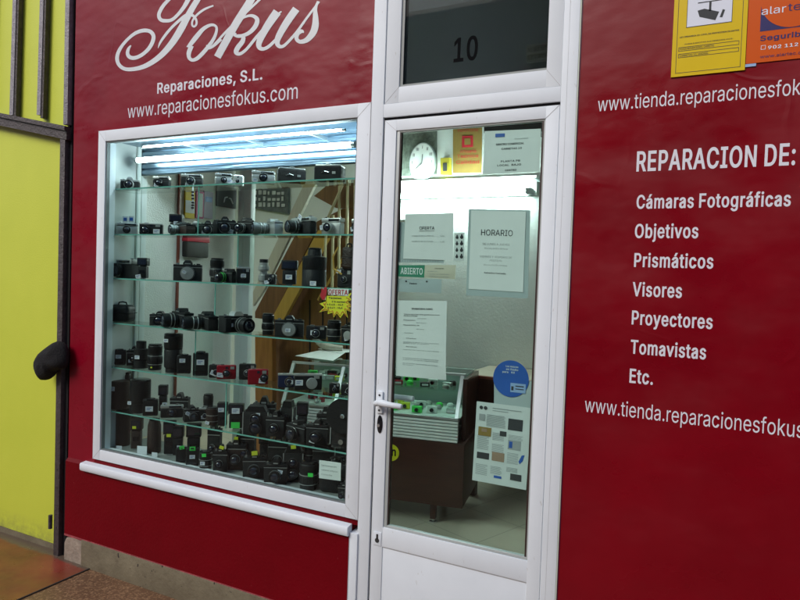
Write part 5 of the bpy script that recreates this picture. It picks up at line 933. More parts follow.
# glass shelves
SY0, SY1 = .05, .205
shelf_px = [((111, 189.5), (357, 176.6)), ((110.5, 234.9), (356, 233)), ((108.8, 279), (352.5, 287)), ((108.8, 323.4), (352.5, 342.6)), ((108.8, 368), (350.8, 396.9)), ((107, 408.8), (349, 455))]
SHZ = []
names = ['top', 'second', 'third', 'fourth', 'fifth', 'lowest']
for i, (a, b_) in enumerate(shelf_px):
    A, B = P(*a, SY0), P(*b_, SY0); z = (A.z + B.z) / 2
    SHZ.append(z)
    t = thing('glass_shelf', ['topmost glass shelf, right under the lit tubes', 'second glass shelf from the top, with the chrome cameras', 'third glass shelf from the top, above the yellow price burst', 'fourth glass shelf from the top, with the long lenses lying down', 'fifth glass shelf from the top, carrying the red compact cameras', 'lowest glass shelf, just above the crowded display base'][i], 'shelf', (XL, SY0, z - .006), 0, 'glass shelves of the camera display')
    box(XL + .001, GXR - .012, SY0 + .002, SY1, z - .006, z).build('pane', 'shelf_glass', t)
    box(XL + .001, GXR - .012, SY0, SY0 + .002, z - .006, z).build('front_edge', 'shelf_edge', t)
BASE = .592
for px, i0, i1, lb in ((198.5, 1, 0, 'under the top shelf'), (237.6, 2, 1, 'under the second shelf'), (215, 3, 2, 'under the third shelf'), (195.3, 4, 3, 'under the fourth shelf'), (226, 5, 4, 'under the fifth shelf, beside the red compacts')):
    z0, z1 = SHZ[i0], SHZ[i1] - .006; x = x_at(px, .09, (z0 + z1) / 2)
    t = thing('glass_divider', 'upright glass divider standing ' + lb, 'divider', (x, .09, z0), 0, 'upright glass dividers between the shelves')
    box(x - .0025, x + .0025, .091, .2, z0 + .0004, z1 - .0004).build('pane', 'shelf_glass', t); box(x - .0028, x + .0028, .0885, .091, z0 + .0004, z1 - .0004).build('edge', 'shelf_edge', t)

# ================================================================ GOODS ON THE SHELVES
def lb(mb, *a, **k): return mb
def put(mb, name, m_, t): return mb.build(name, m_, t, world=False)
def price_tag(t, x, y, z, sz=.024, rot=0.0, m_='tag', asp=.72, ink=True):
    mt = Matrix.Translation((x, y, z)) @ Matrix.Rotation(rot, 4, 'Y')
    mb = MB(); mb.box(-sz / 2, sz / 2, -.0012, 0, -sz * asp / 2, sz * asp / 2, mtx=mt); o = put(mb, 'price_tag', m_, t)
    if ink:
        mb = MB()
        for k, (a, b_) in enumerate(((-.36, .30), (-.36, .1))):
            mb.box(a * sz, b_ * sz, -.0017, -.0012, sz * asp * (.12 - .30 * k), sz * asp * (.24 - .30 * k), mtx=mt)
        put(mb, 'tag_print', 'tag_ink', o)
def lens_on(t, x, y, z, r, L_, m_='black', ring='silver', hood=False, axis=(0, -1, 0), cap=None):
    pr = [(r * .82, 0), (r * .82, L_ * .12), (r, L_ * .16), (r, L_ * .42), (r * .93, L_ * .45), (r * .93, L_ * .60), (r * 1.0, L_ * .64), (r * 1.0, L_ * .9), (r * .96, L_)]
    if hood: pr = [(r * .8, 0), (r * .8, L_ * .2), (r * .86, L_ * .22), (r * .86, L_ * .45), (r * .78, L_ * .48), (r * .8, L_ * .62), (r * 1.1, L_ * .74), (r * 1.12, L_)]
    mb = MB(); mb.lathe(pr, (x, y, z), axis, 22); o = put(mb, 'lens', m_, t)
    ax = Vector(axis)
    for f in (.3, .52) if L_ > .04 else (.5,):
        p = Vector((x, y, z)) + ax * L_ * f; mb = MB(); mb.lathe([(r * 1.03, 0), (r * 1.03, max(.0018, L_ * .035))], p, axis, 22); put(mb, 'ring', ring, o)
    p = Vector((x, y, z)) + ax * L_; mb = MB()
    if cap: mb.lathe([(r * .93, 0), (r * .93, .003), (r * .5, .004)], p, axis, 22); put(mb, 'lens_cap', cap, o)
    else:
        mb.lathe([(r * .9, 0), (r * .9, .0012), (r * .68, .0013), (r * .66, .0005)], p, axis, 22); put(mb, 'front_ring', 'gloss_black', o)
        mb = MB(); mb.lathe([(r * .64, .0), (r * .5, .0024), (r * .25, .0034), (.0004, .0038)], p, axis, 20); put(mb, 'front_element', 'lens_glass', o)
    return o
def k_slr(t, w, d, h, o):
    bh = h * .79; top = o.get('top', 'black'); bm_ = o.get('body', 'leather'); dd = d
    mb = MB(); mb.box(-w / 2, w / 2, -dd / 2, dd / 2, 0, bh * .84, min(.006, dd * .2)); put(mb, 'body', bm_, t)
    mb = MB(); mb.box(-w / 2, w / 2, -dd / 2 + .0005, dd / 2 - .0005, bh * .84, bh, .0025)
    mb.box(-w / 2 + .001, w / 2 - .001, -dd / 2 + .0006, dd / 2 - .0006, 0.0, bh * .08, .001); tp = put(mb, 'top_plate', top, t)
    lx = o.get('lx', 0) * w
    mb = MB(); pw = w * .17
    mb.prism([(lx - pw, -dd * .52, bh), (lx + pw, -dd * .52, bh), (lx + pw * .92, -dd * .52, bh + (h - bh) * .45), (lx + pw * .5, -dd * .46, h), (lx - pw * .5, -dd * .46, h), (lx - pw * .92, -dd * .52, bh + (h - bh) * .45)], (0, dd * .9, 0)); put(mb, 'prism', o.get('prism', top), t)
    mb = MB(); mb.box(lx - pw * .6, lx + pw * .6, -dd * .52 - .0012, -dd * .50, bh + (h - bh) * .12, bh + (h - bh) * .32); put(mb, 'nameplate', 'silver', t)
    mb = MB(); mb.box(-w / 2 - .0005, w / 2 + .0005, -dd / 2 - .0006, -dd / 2 + .001, bh * .82, bh * .845); put(mb, 'trim_line', 'silver', t)
    mb = MB(); mb.cyl((-w * .36, 0, bh), (-w * .36, 0, bh + h * .07), w * .055, n=16); put(mb, 'dial', 'chrome', t)
    mb = MB(); mb.cyl((w * .36, 0, bh), (w * .36, 0, bh + h * .06), w * .07, n=16); put(mb, 'rewind_knob', 'silver' if top == 'silver' else 'black', t)
    mb = MB(); mb.cyl((w * .22, 0, bh), (w * .22, 0, bh + h * .05), w * .025, n=10); put(mb, 'shutter_button', 'chrome', t)
    lens_on(t, lx, -dd / 2, bh * .47, min(bh * .46, w * .25), o.get('L', .035), o.get('lm', 'black'), o.get('ring', 'silver'), o.get('hood', False), cap=o.get('cap'))
    if o.get('grip'):
        mb = MB(); mb.box(-w / 2 - .002, -w * .30, -dd / 2 - .014, dd / 2 - .002, .002, bh * .9, .006); put(mb, 'grip', 'leather', t)
    if o.get('strap'):
        mb = MB(); mb.tube([(-w / 2, 0, bh * .8), (-w / 2 - .012, -.01, bh * .5), (-w / 2 - .006, -.03, .003), (-w * .2, -.045, .002), (w * .2, -.04, .002)], .0025, 6); put(mb, 'strap', 'leather', t)
def k_range(t, w, d, h, o):
    bm_ = o.get('body', 'leather'); top = o.get('top', 'silver')
    mb = MB(); mb.box(-w / 2, w / 2, -d / 2, d / 2, 0, h * .70, min(.009, d * .35), 3); put(mb, 'body', bm_, t)
    mb = MB(); mb.box(-w / 2, w / 2, -d / 2 + .001, d / 2 - .001, h * .70, h * .93, min(.004, d * .2)); put(mb, 'top_plate', top, t)
    mb = MB(); mb.box(-w * .12, w * .42, -d / 2 - .0006, -d / 2 + .002, h * .76, h * .88, .001); put(mb, 'window_band', 'gloss_black', t)
    mb = MB(); mb.box(-w * .09, w * .0, -d / 2 - .0012, -d / 2, h * .78, h * .865); put(mb, 'viewfinder', 'lens_glass', t)
    mb = MB(); mb.cyl((-w * .34, 0, h * .93), (-w * .34, 0, h), w * .05, n=14); put(mb, 'shutter_dial', 'chrome', t)
    mb = MB(); mb.cyl((w * .36, 0, h * .93), (w * .36, 0, h * .99), w * .06, n=14); put(mb, 'rewind_knob', 'chrome', t)
    lens_on(t, o.get('lx', 0) * w, -d / 2, h * .40, min(h * .34, w * .2), o.get('L', .02), o.get('lm', 'silver'), 'chrome', cap=o.get('cap'))
    if o.get('strap'):
        mb = MB(); pts = [(w * .1, -d / 2, h * .5), (w * .12, -d * .9, .02), (w * .12, -d * 1.3, -.02), (w * .15, -d * 1.35, -.07), (w * .13, -d * 1.3, -.11)]; mb.tube(pts, .004, 6); put(mb, 'strap', 'tag', t)
        mb = MB()
        for a, b_ in zip(pts[2:], pts[3:]):
            for q in (.15, .45, .75): c = Vector(a).lerp(Vector(b_), q); mb.box(c.x - .006, c.x + .006, c.y - .0055, c.y + .0055, c.z - .003, c.z + .004)
        put(mb, 'strap_band', 'black', t)
def k_compact(t, w, d, h, o):
    m_ = o.get('body', 'black')
    mb = MB(); mb.box(-w / 2, w / 2, -d / 2, d / 2, 0, h * .94, min(.007, d * .3), 3); put(mb, 'body', m_, t)
    mb = MB(); mb.box(-w * .30, -w * .12, -d * .2, d * .2, h * .93, h, .001); put(mb, 'shutter_button', 'chrome', t)
    mb = MB(); mb.box(w * .20, w * .40, -d / 2 - .001, -d / 2 + .001, h * .68, h * .86); put(mb, 'flash_window', 'silver', t)
    mb = MB(); mb.box(-w * .05, w * .08, -d / 2 - .001, -d / 2 + .001, h * .70, h * .84); put(mb, 'viewfinder', 'lens_glass', t)
    lens_on(t, o.get('lx', 0) * w, -d / 2, h * .42, min(h * .36, w * .2), o.get('L', .008), o.get('lm', 'silver'), 'chrome', cap=o.get('cap'))
    if o.get('band'):
        mb = MB(); mb.box(-w / 2 - .0006, w / 2 + .0006, -d / 2 - .0006, d / 2 + .0006, h * .84, h * .95, .002); put(mb, 'top_band', o['band'], t)
    if o.get('strap'):
        mb = MB(); mb.tube([(w / 2, 0, h * .7), (w / 2 + .01, -.01, h * .4), (w / 2 + .018, -.02, .003), (w / 2 + .03, -.01, .002)], .0018, 6); put(mb, 'strap', 'leather', t)
def k_lens(t, w, d, h, o):
    r = w / 2; m_ = o.get('body', 'black')
    prof = o.get('prof') or [(.86, 0), (.9, .03), (.9, .2), (1, .24), (1, .52), (.94, .55), (.94, .66), (.98, .68), (.98, .9), (.9, .93)]
    mb = MB(); mb.lathe([(a * r, b_ * h) for a, b_ in prof], (0, 0, 0), (0, 0, 1), 26); put(mb, 'barrel', m_, t)
    for f in o.get('rings', (.21, .535)):
        mb = MB(); rr = max(a for a, b_ in prof) * r * 1.01; mb.lathe([(rr, f * h), (rr, f * h + .002)], (0, 0, 0), (0, 0, 1), 26); put(mb, 'ring', o.get('ring', 'silver'), t)
    mb = MB(); ra = prof[-1][0] * r; mb.lathe([(ra * .99, h * prof[-1][1]), (ra * .99, h * .985), (ra * .8, h)], (0, 0, 0), (0, 0, 1), 26); put(mb, 'cap', o.get('cap', 'gloss_black'), t)
    if o.get('ribs'):
        mb = MB()
        for k in range(20):
            a = 2 * PI * k / 20; c, s_ = math.cos(a), math.sin(a); q = r * 1.005
            mb.box(-.0012, .0012, -.001, .001, h * .28, h * .48, mtx=Matrix.Translation((c * q, s_ * q, 0)) @ Matrix.Rotation(a, 4, 'Z'))
        put(mb, 'grip_ribs', 'black', t)
def k_flash(t, w, d, h, o):
    m_ = o.get('body', 'black')
    mb = MB(); mb.box(-w * .42, w * .42, -d * .42, d * .42, h * .04, h * .60, .004); put(mb, 'base', m_, t)
    mb = MB(); mb.box(-w * .5, w * .5, -d * .5, d * .5, h * .62, h, .004); hd_ = put(mb, 'head', m_, t)
    mb = MB(); mb.box(-w * .40, w * .40, -d * .5 - .001, -d * .5, h * .68, h * .93); put(mb, 'window', 'lens_glass' if not o.get('lit') else 'silver', hd_)
    mb = MB(); mb.cyl((-w * .3, 0, h * .61), (w * .3, 0, h * .61), h * .03, n=12); put(mb, 'hinge', 'gloss_black', t)
    mb = MB(); mb.box(-w * .2, w * .2, -d * .2, d * .2, 0, h * .04); put(mb, 'foot', 'chrome', t)
    mb = MB(); mb.box(-w * .25, w * .25, -d * .42 - .001, -d * .42, h * .28, h * .42); put(mb, 'sensor', 'gloss_black', t)
def k_box(t, w, d, h, o):   # upright twin-lens body
    m_ = o.get('body', 'leather')
    mb = MB(); mb.box(-w / 2, w / 2, -d / 2, d / 2, 0, h * .80, .004); put(mb, 'body', m_, t)
    mb = MB(); mb.prism([(-w * .42, -d * .42, h * .8), (w * .42, -d * .42, h * .8), (w * .30, -d * .42, h), (-w * .30, -d * .42, h)], (0, d * .8, 0)); put(mb, 'hood', o.get('hood_mat', 'black'), t)
    lens_on(t, 0, -d / 2, h * .56, w * .22, .012, 'black', 'chrome'); lens_on(t, 0, -d / 2, h * .24, w * .26, .016, 'black', 'chrome')
    mb = MB(); mb.cyl((w / 2, 0, h * .5), (w / 2 + .008, 0, h * .5), w * .14, n=14); put(mb, 'crank', 'chrome', t)
    mb = MB(); mb.box(-w / 2 - .001, -w / 2 + .003, -d / 2 - .001, -d / 2 + .002, 0, h * .8); mb.box(w / 2 - .003, w / 2 + .001, -d / 2 - .001, -d / 2 + .002, 0, h * .8); put(mb, 'edge_trim', 'silver', t)
def k_bag(t, w, d, h, o):
    mb = MB(); mb.box(-w / 2, w / 2, -d / 2, d / 2, 0, h * .86, min(h, d) * .28, 4); put(mb, 'shell', o.get('body', 'black'), t)
    mb = MB(); mb.box(-w / 2 - .001, w / 2 + .001, -d / 2 - .001, d / 2 + .001, h * .44, h * .47, .001); put(mb, 'zip', 'gloss_black', t)
    mb = MB(); mb.tube([(-w * .22, 0, h * .84), (-w * .18, 0, h * .97), (0, 0, h), (w * .18, 0, h * .97), (w * .22, 0, h * .84)], h * .035, 8); put(mb, 'handle', 'leather', t)
def k_meter(t, w, d, h, o):
    mb = MB(); mb.box(-w / 2, w / 2, -d / 2, d / 2, 0, h * .92, min(w, d) * .22, 3); put(mb, 'body', o.get('body', 'black'), t)
    mb = MB(); mb.lathe([(w * .32, 0), (w * .30, h * .06), (w * .12, h * .08)], (0, 0, h * .91), (0, 0, 1), 18); put(mb, 'dome', 'gloss_black', t)
    mb = MB(); mb.box(-w * .34, w * .34, -d / 2 - .001, -d / 2, h * .08, h * .2); put(mb, 'scale', 'gloss_black', t)
def k_folding(t, w, d, h, o):
    mb = MB(); mb.box(-w / 2, w / 2, -d / 2, d / 2, 0, h * .9, .008, 3); put(mb, 'body', 'leather', t)
    mb = MB(); mb.box(-w / 2 + .004, w / 2 - .004, -d / 2 + .003, d / 2 - .003, h * .9, h, .003); put(mb, 'top_plate', 'silver', t)
    mb = MB(); mb.tube([(-w * .22, -d / 2 - .002, h * .45), (-w * .1, -d / 2 - .004, h * .55), (w * .05, -d / 2 - .002, h * .48)], .002, 6); put(mb, 'latch', 'chrome', t)
    mb = MB(); mb.box(w * .18, w * .3, -d / 2 - .002, -d / 2, h * .4, h * .55); put(mb, 'badge', 'silver', t)
    mb = MB(); mb.box(-w * .08, w * .08, -d / 2 + .003, d / 2 - .003, h, h * 1.08, .002); put(mb, 'finder', 'silver', t)
def k_projector(t, w, d, h, o):
    mb = MB(); mb.box(-w / 2, w / 2, -d / 2, d / 2, 0, h * .74, .006); put(mb, 'housing', 'gloss_black', t)
    mb = MB(); mb.lathe([(h * .33, 0), (h * .33, .008), (h * .10, .010), (h * .10, .018), (h * .33, .020), (h * .33, .028)], (w * .12, -d / 2 - .004, h * .66), (0, -1, 0), 30); rl = put(mb, 'reel', 'black', t)
    mb = MB(); mb.lathe([(h * .045, 0), (h * .045, .036), (h * .03, .04)], (w * .12, -d / 2 - .004, h * .66), (0, -1, 0), 16); put(mb, 'hub', 'chrome', rl)
    mb = MB(); mb.cyl((-w * .38, -d / 2, h * .5), (-w * .38, -d / 2 - .012, h * .5), h * .035, n=14); put(mb, 'knob', 'chrome', t)
    mb = MB(); mb.cyl((-w * .02, -d / 2, h * .14), (-w * .02, -d / 2 - .012, h * .14), h * .05, n=16); put(mb, 'focus_knob', 'chrome', t)
    mb = MB(); mb.tube([(-w * .5 - .002, -d / 2 - .003, h * .08), (-w * .5 - .002, -d / 2 - .003, h * .62), (-w * .4, -d / 2 - .003, h * .75)], .0022, 6); put(mb, 'chrome_trim', 'chrome', t)
KIND = dict(slr=(k_slr, .048, 'camera', 'camera'), range=(k_range, .034, 'camera', 'camera'), compact=(k_compact, .028, 'compact_camera', 'camera'), lens=(k_lens, 0, 'camera_lens', 'lens'),
            flash=(k_flash, .045, 'flash_unit', 'flash'), box=(k_box, .07, 'twin_lens_camera', 'camera'), bag=(k_bag, .09, 'camera_bag', 'bag'), meter=(k_meter, .03, 'light_meter', 'light meter'),
            folding=(k_folding, .04, 'folding_camera', 'camera'), projector=(k_projector, .05, 'film_projector', 'projector'))
GRP = {'camera': 'used cameras set out in the display window', 'lens': 'lenses set out in the display window', 'flash': 'flash units in the display window', 'bag': 'cases in the display window', 'light meter': 'light meters in the display window', 'projector': 'projectors in the display window'}
IR = random.Random(11)
def item(kind, sh, px0, px1, hpx, label, yaw=20, Y=None, z=None, tags=(), name=None, cat=None, **o):
    fn, dd, nm, ct = KIND[kind]; nm = name or nm; ct = cat or ct
    z0 = z if z is not None else (SHZ[sh] if sh < 6 else BASE); cx = (px0 + px1) / 2; Wp = px1 - px0
    Y = Y if Y is not None else .115
    X = x_at(cx, Y, z0 + .03); k = ppm(X, Y, z0 + .03); h = hpx / k; W = Wp / k
    th = math.atan2(-X, D + Y)                      # direction of the viewer from straight ahead
    dl = abs(math.radians(yaw) - th)
    if kind == 'lens': w = d = W
    else:
        d = o.pop('d', min(dd, W * .8)); w = max(.25 * W, (W - d * abs(math.sin(dl))) / max(.35, abs(math.cos(dl)))); w = min(w, .17)
    if not tags and kind in ('slr', 'compact', 'flash', 'box', 'range') and 'red' not in label and IR.random() < .85:
        tags = [(IR.uniform(-.36, .36), IR.uniform(.1, .35), IR.uniform(.019, .026), IR.uniform(-.3, .3), 'tag', -.006)]
    t = thing(nm, label, ct, (X, Y, z0 + .0005), math.radians(yaw), GRP.get(ct))
    fn(t, w, d, h, o)
    for tg in tags:     # (fx, fz, size, rot, colour[, front offset])
        fx, fz, sz, rot, cl = tg[:5]; yo = tg[5] if len(tg) > 5 else -.0022
        yf = -d / 2 + yo if kind != 'lens' else -math.sqrt(max(1e-6, 1 - (2 * fx) ** 2)) * w / 2 - .003
        price_tag(t, fx * w, yf, fz * h, sz, rot, cl, ink=(cl == 'tag'))
    return t
G_ = 'tag'
# top shelf
item('slr', 0, 121, 140, 12.5, 'chrome camera with black front, leftmost on the top shelf', 40, top='silver', lm='silver', L=.03)
item('range', 0, 153, 171, 12.5, 'silver and black camera with a wide dark lens left of the strapped camera', 25, L=.03, lm='gloss_black')
item('range', 0, 181, 203, 13.5, 'silver camera on the top shelf with a banded neck strap hanging down', 35, strap=True, L=.03)
item('range', 0, 215, 232, 13, 'silver rangefinder camera with black ringed lens, left of the bright post on the top shelf', 45, L=.014, lm='silver', body='silver')
item('compact', 0, 233, 244, 12, 'small silver camera squeezed behind the bright post on the top shelf', 30, body='silver', Y=.15)
item('range', 0, 252, 275, 13.5, 'silver camera with shiny lens, right of the bright post on the top shelf', 38, L=.03, body='silver')
item('folding', 0, 277, 306, 14.5, 'wide black folding camera on the top shelf, its front latched shut', 45)
item('folding', 0, 314, 346, 15.5, 'black boxy camera with silver top, rightmost on the top shelf', 15, d=.07)
# second shelf
item('range', 1, 117, 138, 12.5, 'silver compact with round lens, under the three small cards at far left', 42, L=.012, body='silver')
item('compact', 1, 140, 163, 12, 'black camera with a pale blue price label, second on the second shelf', 35, lx=-.25, L=.012, lm='black', band='silver', tags=[(.25, .3, .03, 0, G_)])
item('flash', 1, 169, 184, 21, 'tall black flash with white label on the second shelf', 30, Y=.15, tags=[(.05, .58, .02, 0, G_)])
item('slr', 1, 168, 198, 12.5, 'reddish brown camera with silver ringed lens in front of the tall flash', -20, Y=.10, L=.04, lm='steel', body='brown_leather')
item('slr', 1, 187, 206, 14, 'black camera with silver top half hidden beside the brown camera', 30, Y=.16, top='silver')
item('slr', 1, 199, 218, 14.5, 'black reflex camera right behind the glass divider on the second shelf', 35, Y=.15, L=.03)
item('slr', 1, 214, 236, 18, 'black reflex with pointed prism and wide front lens, centre of the second shelf', 40, L=.035, grip=True)
item('slr', 1, 237, 258, 17, 'black reflex with its lens turned to the left, right of centre on the second shelf', 0, L=.045)
item('slr', 1, 257, 289, 16, 'silver reflex with a long silver telephoto pointing left', -35, top='silver', L=.07, lm='steel', d=.04, body='silver')
item('range', 1, 289, 318, 18.5, 'silver camera with dark bellows lens and a slanting white tag on its top', -25, L=.06, lm='black', tags=[(.1, .92, .03, .5, G_, -.01)])
item('range', 1, 321, 345, 18, 'chrome camera with ribbed lens, last whole one on the second shelf', -5, L=.025, body='silver', tags=[(-.45, .4, .02, 1.4, G_, -.004)])
item('range', 1, 351, 362, 17, 'silver topped camera cut off by the window frame on the second shelf', 10)
for k, (px, c_) in enumerate(((119, 'red_print'), (125.5, 'blue'), (131.5, 'blue'))):
    z0 = SHZ[1] + 13 / ppm(-2.6, .12, 1.6); X = x_at(px, .13, z0)
    t = thing('picture_card', ['small card with red mark standing over the leftmost compact', 'small blue card, middle one of the three over the leftmost compact', 'small blue card, right one of the three over the leftmost compact'][k], 'card', (X, .128, z0), .6, 'small cards standing over the leftmost compact')
    mb = MB(); mb.box(-.013, .013, 0, .002, 0, .032); put(mb, 'card', 'tag', t); mb = MB(); mb.box(-.008, .008, -.0008, 0, .008, .024); put(mb, 'mark', c_, t)
# third shelf
item('range', 2, 109, 138, 20, 'large silver camera with white label, leftmost on the third shelf', 0, L=.03, lm='black', tags=[(-.32, .2, .03, 0, G_)], d=.05)
item('flash', 2, 137, 149.5, 21, 'black two part flash standing left on the third shelf', 30)
item('slr', 2, 174, 202, 20.5, 'black reflex with a silver lens cap on the third shelf', 40, cap='silver', L=.02, tags=[(-.1, .42, .018, .5, G_, -.026)])
item('lens', 2, 210, 224, 24, 'upright black zoom lens on the third shelf beside the glass divider', ribs=True)
item('slr', 2, 220, 240, 14, 'black camera lying low with green rimmed lens on the third shelf', -10, L=.05, ring='tag_green')
item('compact', 2, 236, 250, 17, 'dark rounded camera with white card in front, right of the glass divider', 45, tags=[(0, .45, .022, 0, G_, -.012)], band='silver')
item('lens', 2, 258, 269, 25, 'slim grey upright lens with black cap in front of the pale wall', body='silver', cap='black', prof=[(.6, 0), (.6, .1), (.95, .14), (.95, .35), (.7, .38), (.7, .55), (1, .58), (1, .72), (.8, .74), (.8, .86)])
item('compact', 2, 265, 277, 11, 'small dark camera with a loop strap beside the slim grey lens', 20, strap=True)
item('flash', 2, 281, 298, 25, 'black flash with blue edged white card on the third shelf', 30, tags=[(0, .33, .028, 0, G_)])
item('lens', 2, 302, 326, 38.5, 'tallest upright black telephoto lens with white tag at its foot', prof=[(1, 0), (1, .42), (.97, .44), (1, .46), (1, .76), (.6, .80), (.55, .95)], rings=(.43,), ring='gloss_black', tags=[(.1, .08, .026, 0, G_)])
item('compact', 2, 337, 354, 20, 'dark camera with white card at right end of the third shelf', 10, tags=[(-.38, .8, .02, 0, G_)])
t = item('bag', 2, 341, 357, 26, 'brown leather case with tan strap hanging at right end of the third shelf', 10, z=SHZ[2] + .075, body='brown_leather', name='leather_case', cat='case')
mb = MB(); mb.tube([(-.03, -.045, .09), (-.05, -.05, .05), (-.045, -.05, .0), (-.01, -.05, -.02)], .004, 6); put(mb, 'strap', 'wood_yellow', t)
# fourth shelf
item('bag', 3, 109, 136, 20, 'black rounded camera case with top handle, leftmost on the fourth shelf', 20)
item('slr', 3, 150, 171, 14, 'low black camera beside the rounded case on the fourth shelf', 35, L=.03)
item('slr', 3, 168, 197, 19, 'black autofocus reflex with zoom pointing left on the fourth shelf', -25, L=.07, grip=True)
item('slr', 3, 194, 222, 18, 'black reflex with long lens pointing left, middle of the fourth shelf', -30, L=.09)
item('slr', 3, 219, 252, 20.5, 'black digital reflex with silver prism and zoom aimed to the right', 75, L=.08, prism='silver', grip=True)
item('lens', 3, 262, 274, 21.5, 'short upright black lens left of the reflex with white disc', ribs=True)
item('slr', 3, 275, 304, 21, 'black reflex with pale disc and white tag over its lens mount', 32, cap='silver', L=.012, tags=[(-.03, .33, .022, 0, G_, -.018)])
item('compact', 3, 306, 327, 14, 'flat black compact with white tag on the fourth shelf', 25, tags=[(-.1, .45, .028, 0, G_)])
item('lens', 3, 327, 341, 20.5, 'upright black lens with thin silver ring right of the flat compact')
item('slr', 3, 341, 362, 20, 'black camera cut off by the frame at right end of the fourth shelf', 10, cap='silver', L=.02)
# fifth shelf
item('meter', 4, 112, 126, 16.5, 'small round shouldered black meter with white tag, leftmost on the fifth shelf', 40, tags=[(0, .52, .026, 0, G_)])
item('lens', 4, 134, 148, 27, 'upright black lens with wide collar and tag on the fifth shelf', prof=[(1, 0), (1, .7), (.7, .72), (.7, .95)], rings=(.3,), ring='gloss_black', tags=[(0, .42, .024, 0, G_)])
item('slr', 4, 127, 142, 19, 'black camera body tucked behind the tagged lens on the fifth shelf', 40, Y=.16, L=.02)
item('lens', 4, 148, 162, 26, 'upright ribbed black lens with yellow dot on the fifth shelf', ribs=True, tags=[(.02, .12, .008, 0, 'tag_yellow')])
item('lens', 4, 164, 182, 39, 'tallest lens of the fifth shelf, black with white tag near its top', prof=[(.8, 0), (.8, .1), (.95, .14), (.98, .55), (.9, .6), (1, .64), (1, .93)], rings=(.6,), ring='gloss_black', tags=[(-.2, .82, .022, 0, G_)])
item('meter', 4, 177, 191, 20, 'black box shaped lens hood with white tag right of the tall lens', 40, tags=[(-.1, .66, .026, 0, G_)], name='lens_hood', cat='lens hood')
item('meter', 4, 193, 208, 25, 'black light meter with large white card, before the red compact', 40, tags=[(0, .55, .034, 0, G_)])
item('compact', 4, 209, 224, 14, 'small black camera with slanting tags left of the first red compact', 35, tags=[(-.15, .35, .03, .4, G_)])
item('compact', 4, 217, 236, 15, 'bright red compact camera with ringed lens, the left one of two', 40, body='red_metal', lm='red_metal', tags=[(-.32, .3, .028, .12, G_)])
item('compact', 4, 239, 256, 17, 'black camera behind the right red compact', 35, Y=.16)
item('compact', 4, 248, 268, 16.5, 'red compact camera with square flash window, the right one of two', 40, Y=.09, body='red_metal', lx=.3, lm='gloss_black', tags=[(.2, .24, .028, .1, G_)])
item('compact', 4, 278, 300, 14.5, 'navy blue compact with white label beside the silver digital camera', 38, body='navy', band='silver', L=.002, lm='navy', tags=[(.05, .4, .024, 0, G_)])
item('compact', 4, 294, 322, 17, 'black digital compact with big silver lens and white card', 40, body='black', band='silver', lx=.12, L=.014, lm='silver', cap='silver', tags=[(-.33, .45, .032, 0, G_)])
item('compact', 4, 329, 340, 11, 'tiny black camera with white dot near right end of the fifth shelf', 35, tags=[(0, .7, .006, 0, G_)])
item('compact', 4, 341, 358, 12, 'small black camera at right end of the fifth shelf', 25, tags=[(-.2, .3, .006, 0, G_)])
# lowest shelf
item('lens', 5, 111, 129, 28, 'brown black tall lens case with white tag, leftmost on the lowest shelf', body='brown_leather', prof=[(.95, 0), (1, .05), (1, .92)], rings=(), tags=[(-.2, .74, .03, 0, G_)], cap='brown_leather')
item('lens', 5, 130, 150, 33, 'tall black lens tube with low white tag, second on the lowest shelf', prof=[(.95, 0), (1, .05), (1, .95)], rings=(.3,), ring='gloss_black', tags=[(-.3, .3, .022, 0, G_)])
item('meter', 5, 143, 158, 18, 'black meter with broad white tag on the lowest shelf', 40, Y=.085, tags=[(-.05, .4, .034, 0, G_)])
item('range', 5, 161, 183, 13.5, 'small boxy camera with silver rim on the lowest shelf', 42, L=.01, lm='black', body='black')
item('slr', 5, 183, 201, 15.5, 'black camera with slanting white tag and lens turned to the right', 55, L=.03, tags=[(-.3, .55, .022, .6, G_)])
item('compact', 5, 199, 211, 14, 'little silver topped camera behind the wide lens on the lowest shelf', 40, Y=.15, band='silver', tags=[(-.1, .3, .022, 0, G_)])
item('lens', 5, 206, 219, 18, 'stubby dark brown lens on the lowest shelf with paper slip', body='brown_leather', tags=[(-.2, .15, .018, .3, G_)])
item('flash', 5, 217, 228, 24, 'narrow black flash with white tag left of the green tagged flash', 35, tags=[(-.1, .72, .026, 0, G_)])
item('flash', 5, 228, 244, 25, 'black flash with white and bright green labels on the lowest shelf', 35, tags=[(0, .75, .034, 0, G_), (0, .18, .038, 0, 'tag_green')])
item('box', 5, 243, 270, 27, 'twin lens box camera with round front rims on the lowest shelf', 30, hood_mat='black', tags=[(.1, .72, .018, 0, G_)])
item('slr', 5, 266, 287, 25, 'dark reflex with a grey dial beside the twin lens camera', 20, L=.03)
item('slr', 5, 286, 312, 20, 'black cine camera with silver ringed eyepiece on the lowest shelf', -10, L=.03, ring='chrome')
item('slr', 5, 306, 330, 24, 'black camera with silver knobs before the slatted counter', 20, L=.04, ring='chrome')
item('projector', 5, 331, 357, 52, 'large black film projector with reel and chrome knobs at lower right', 12)
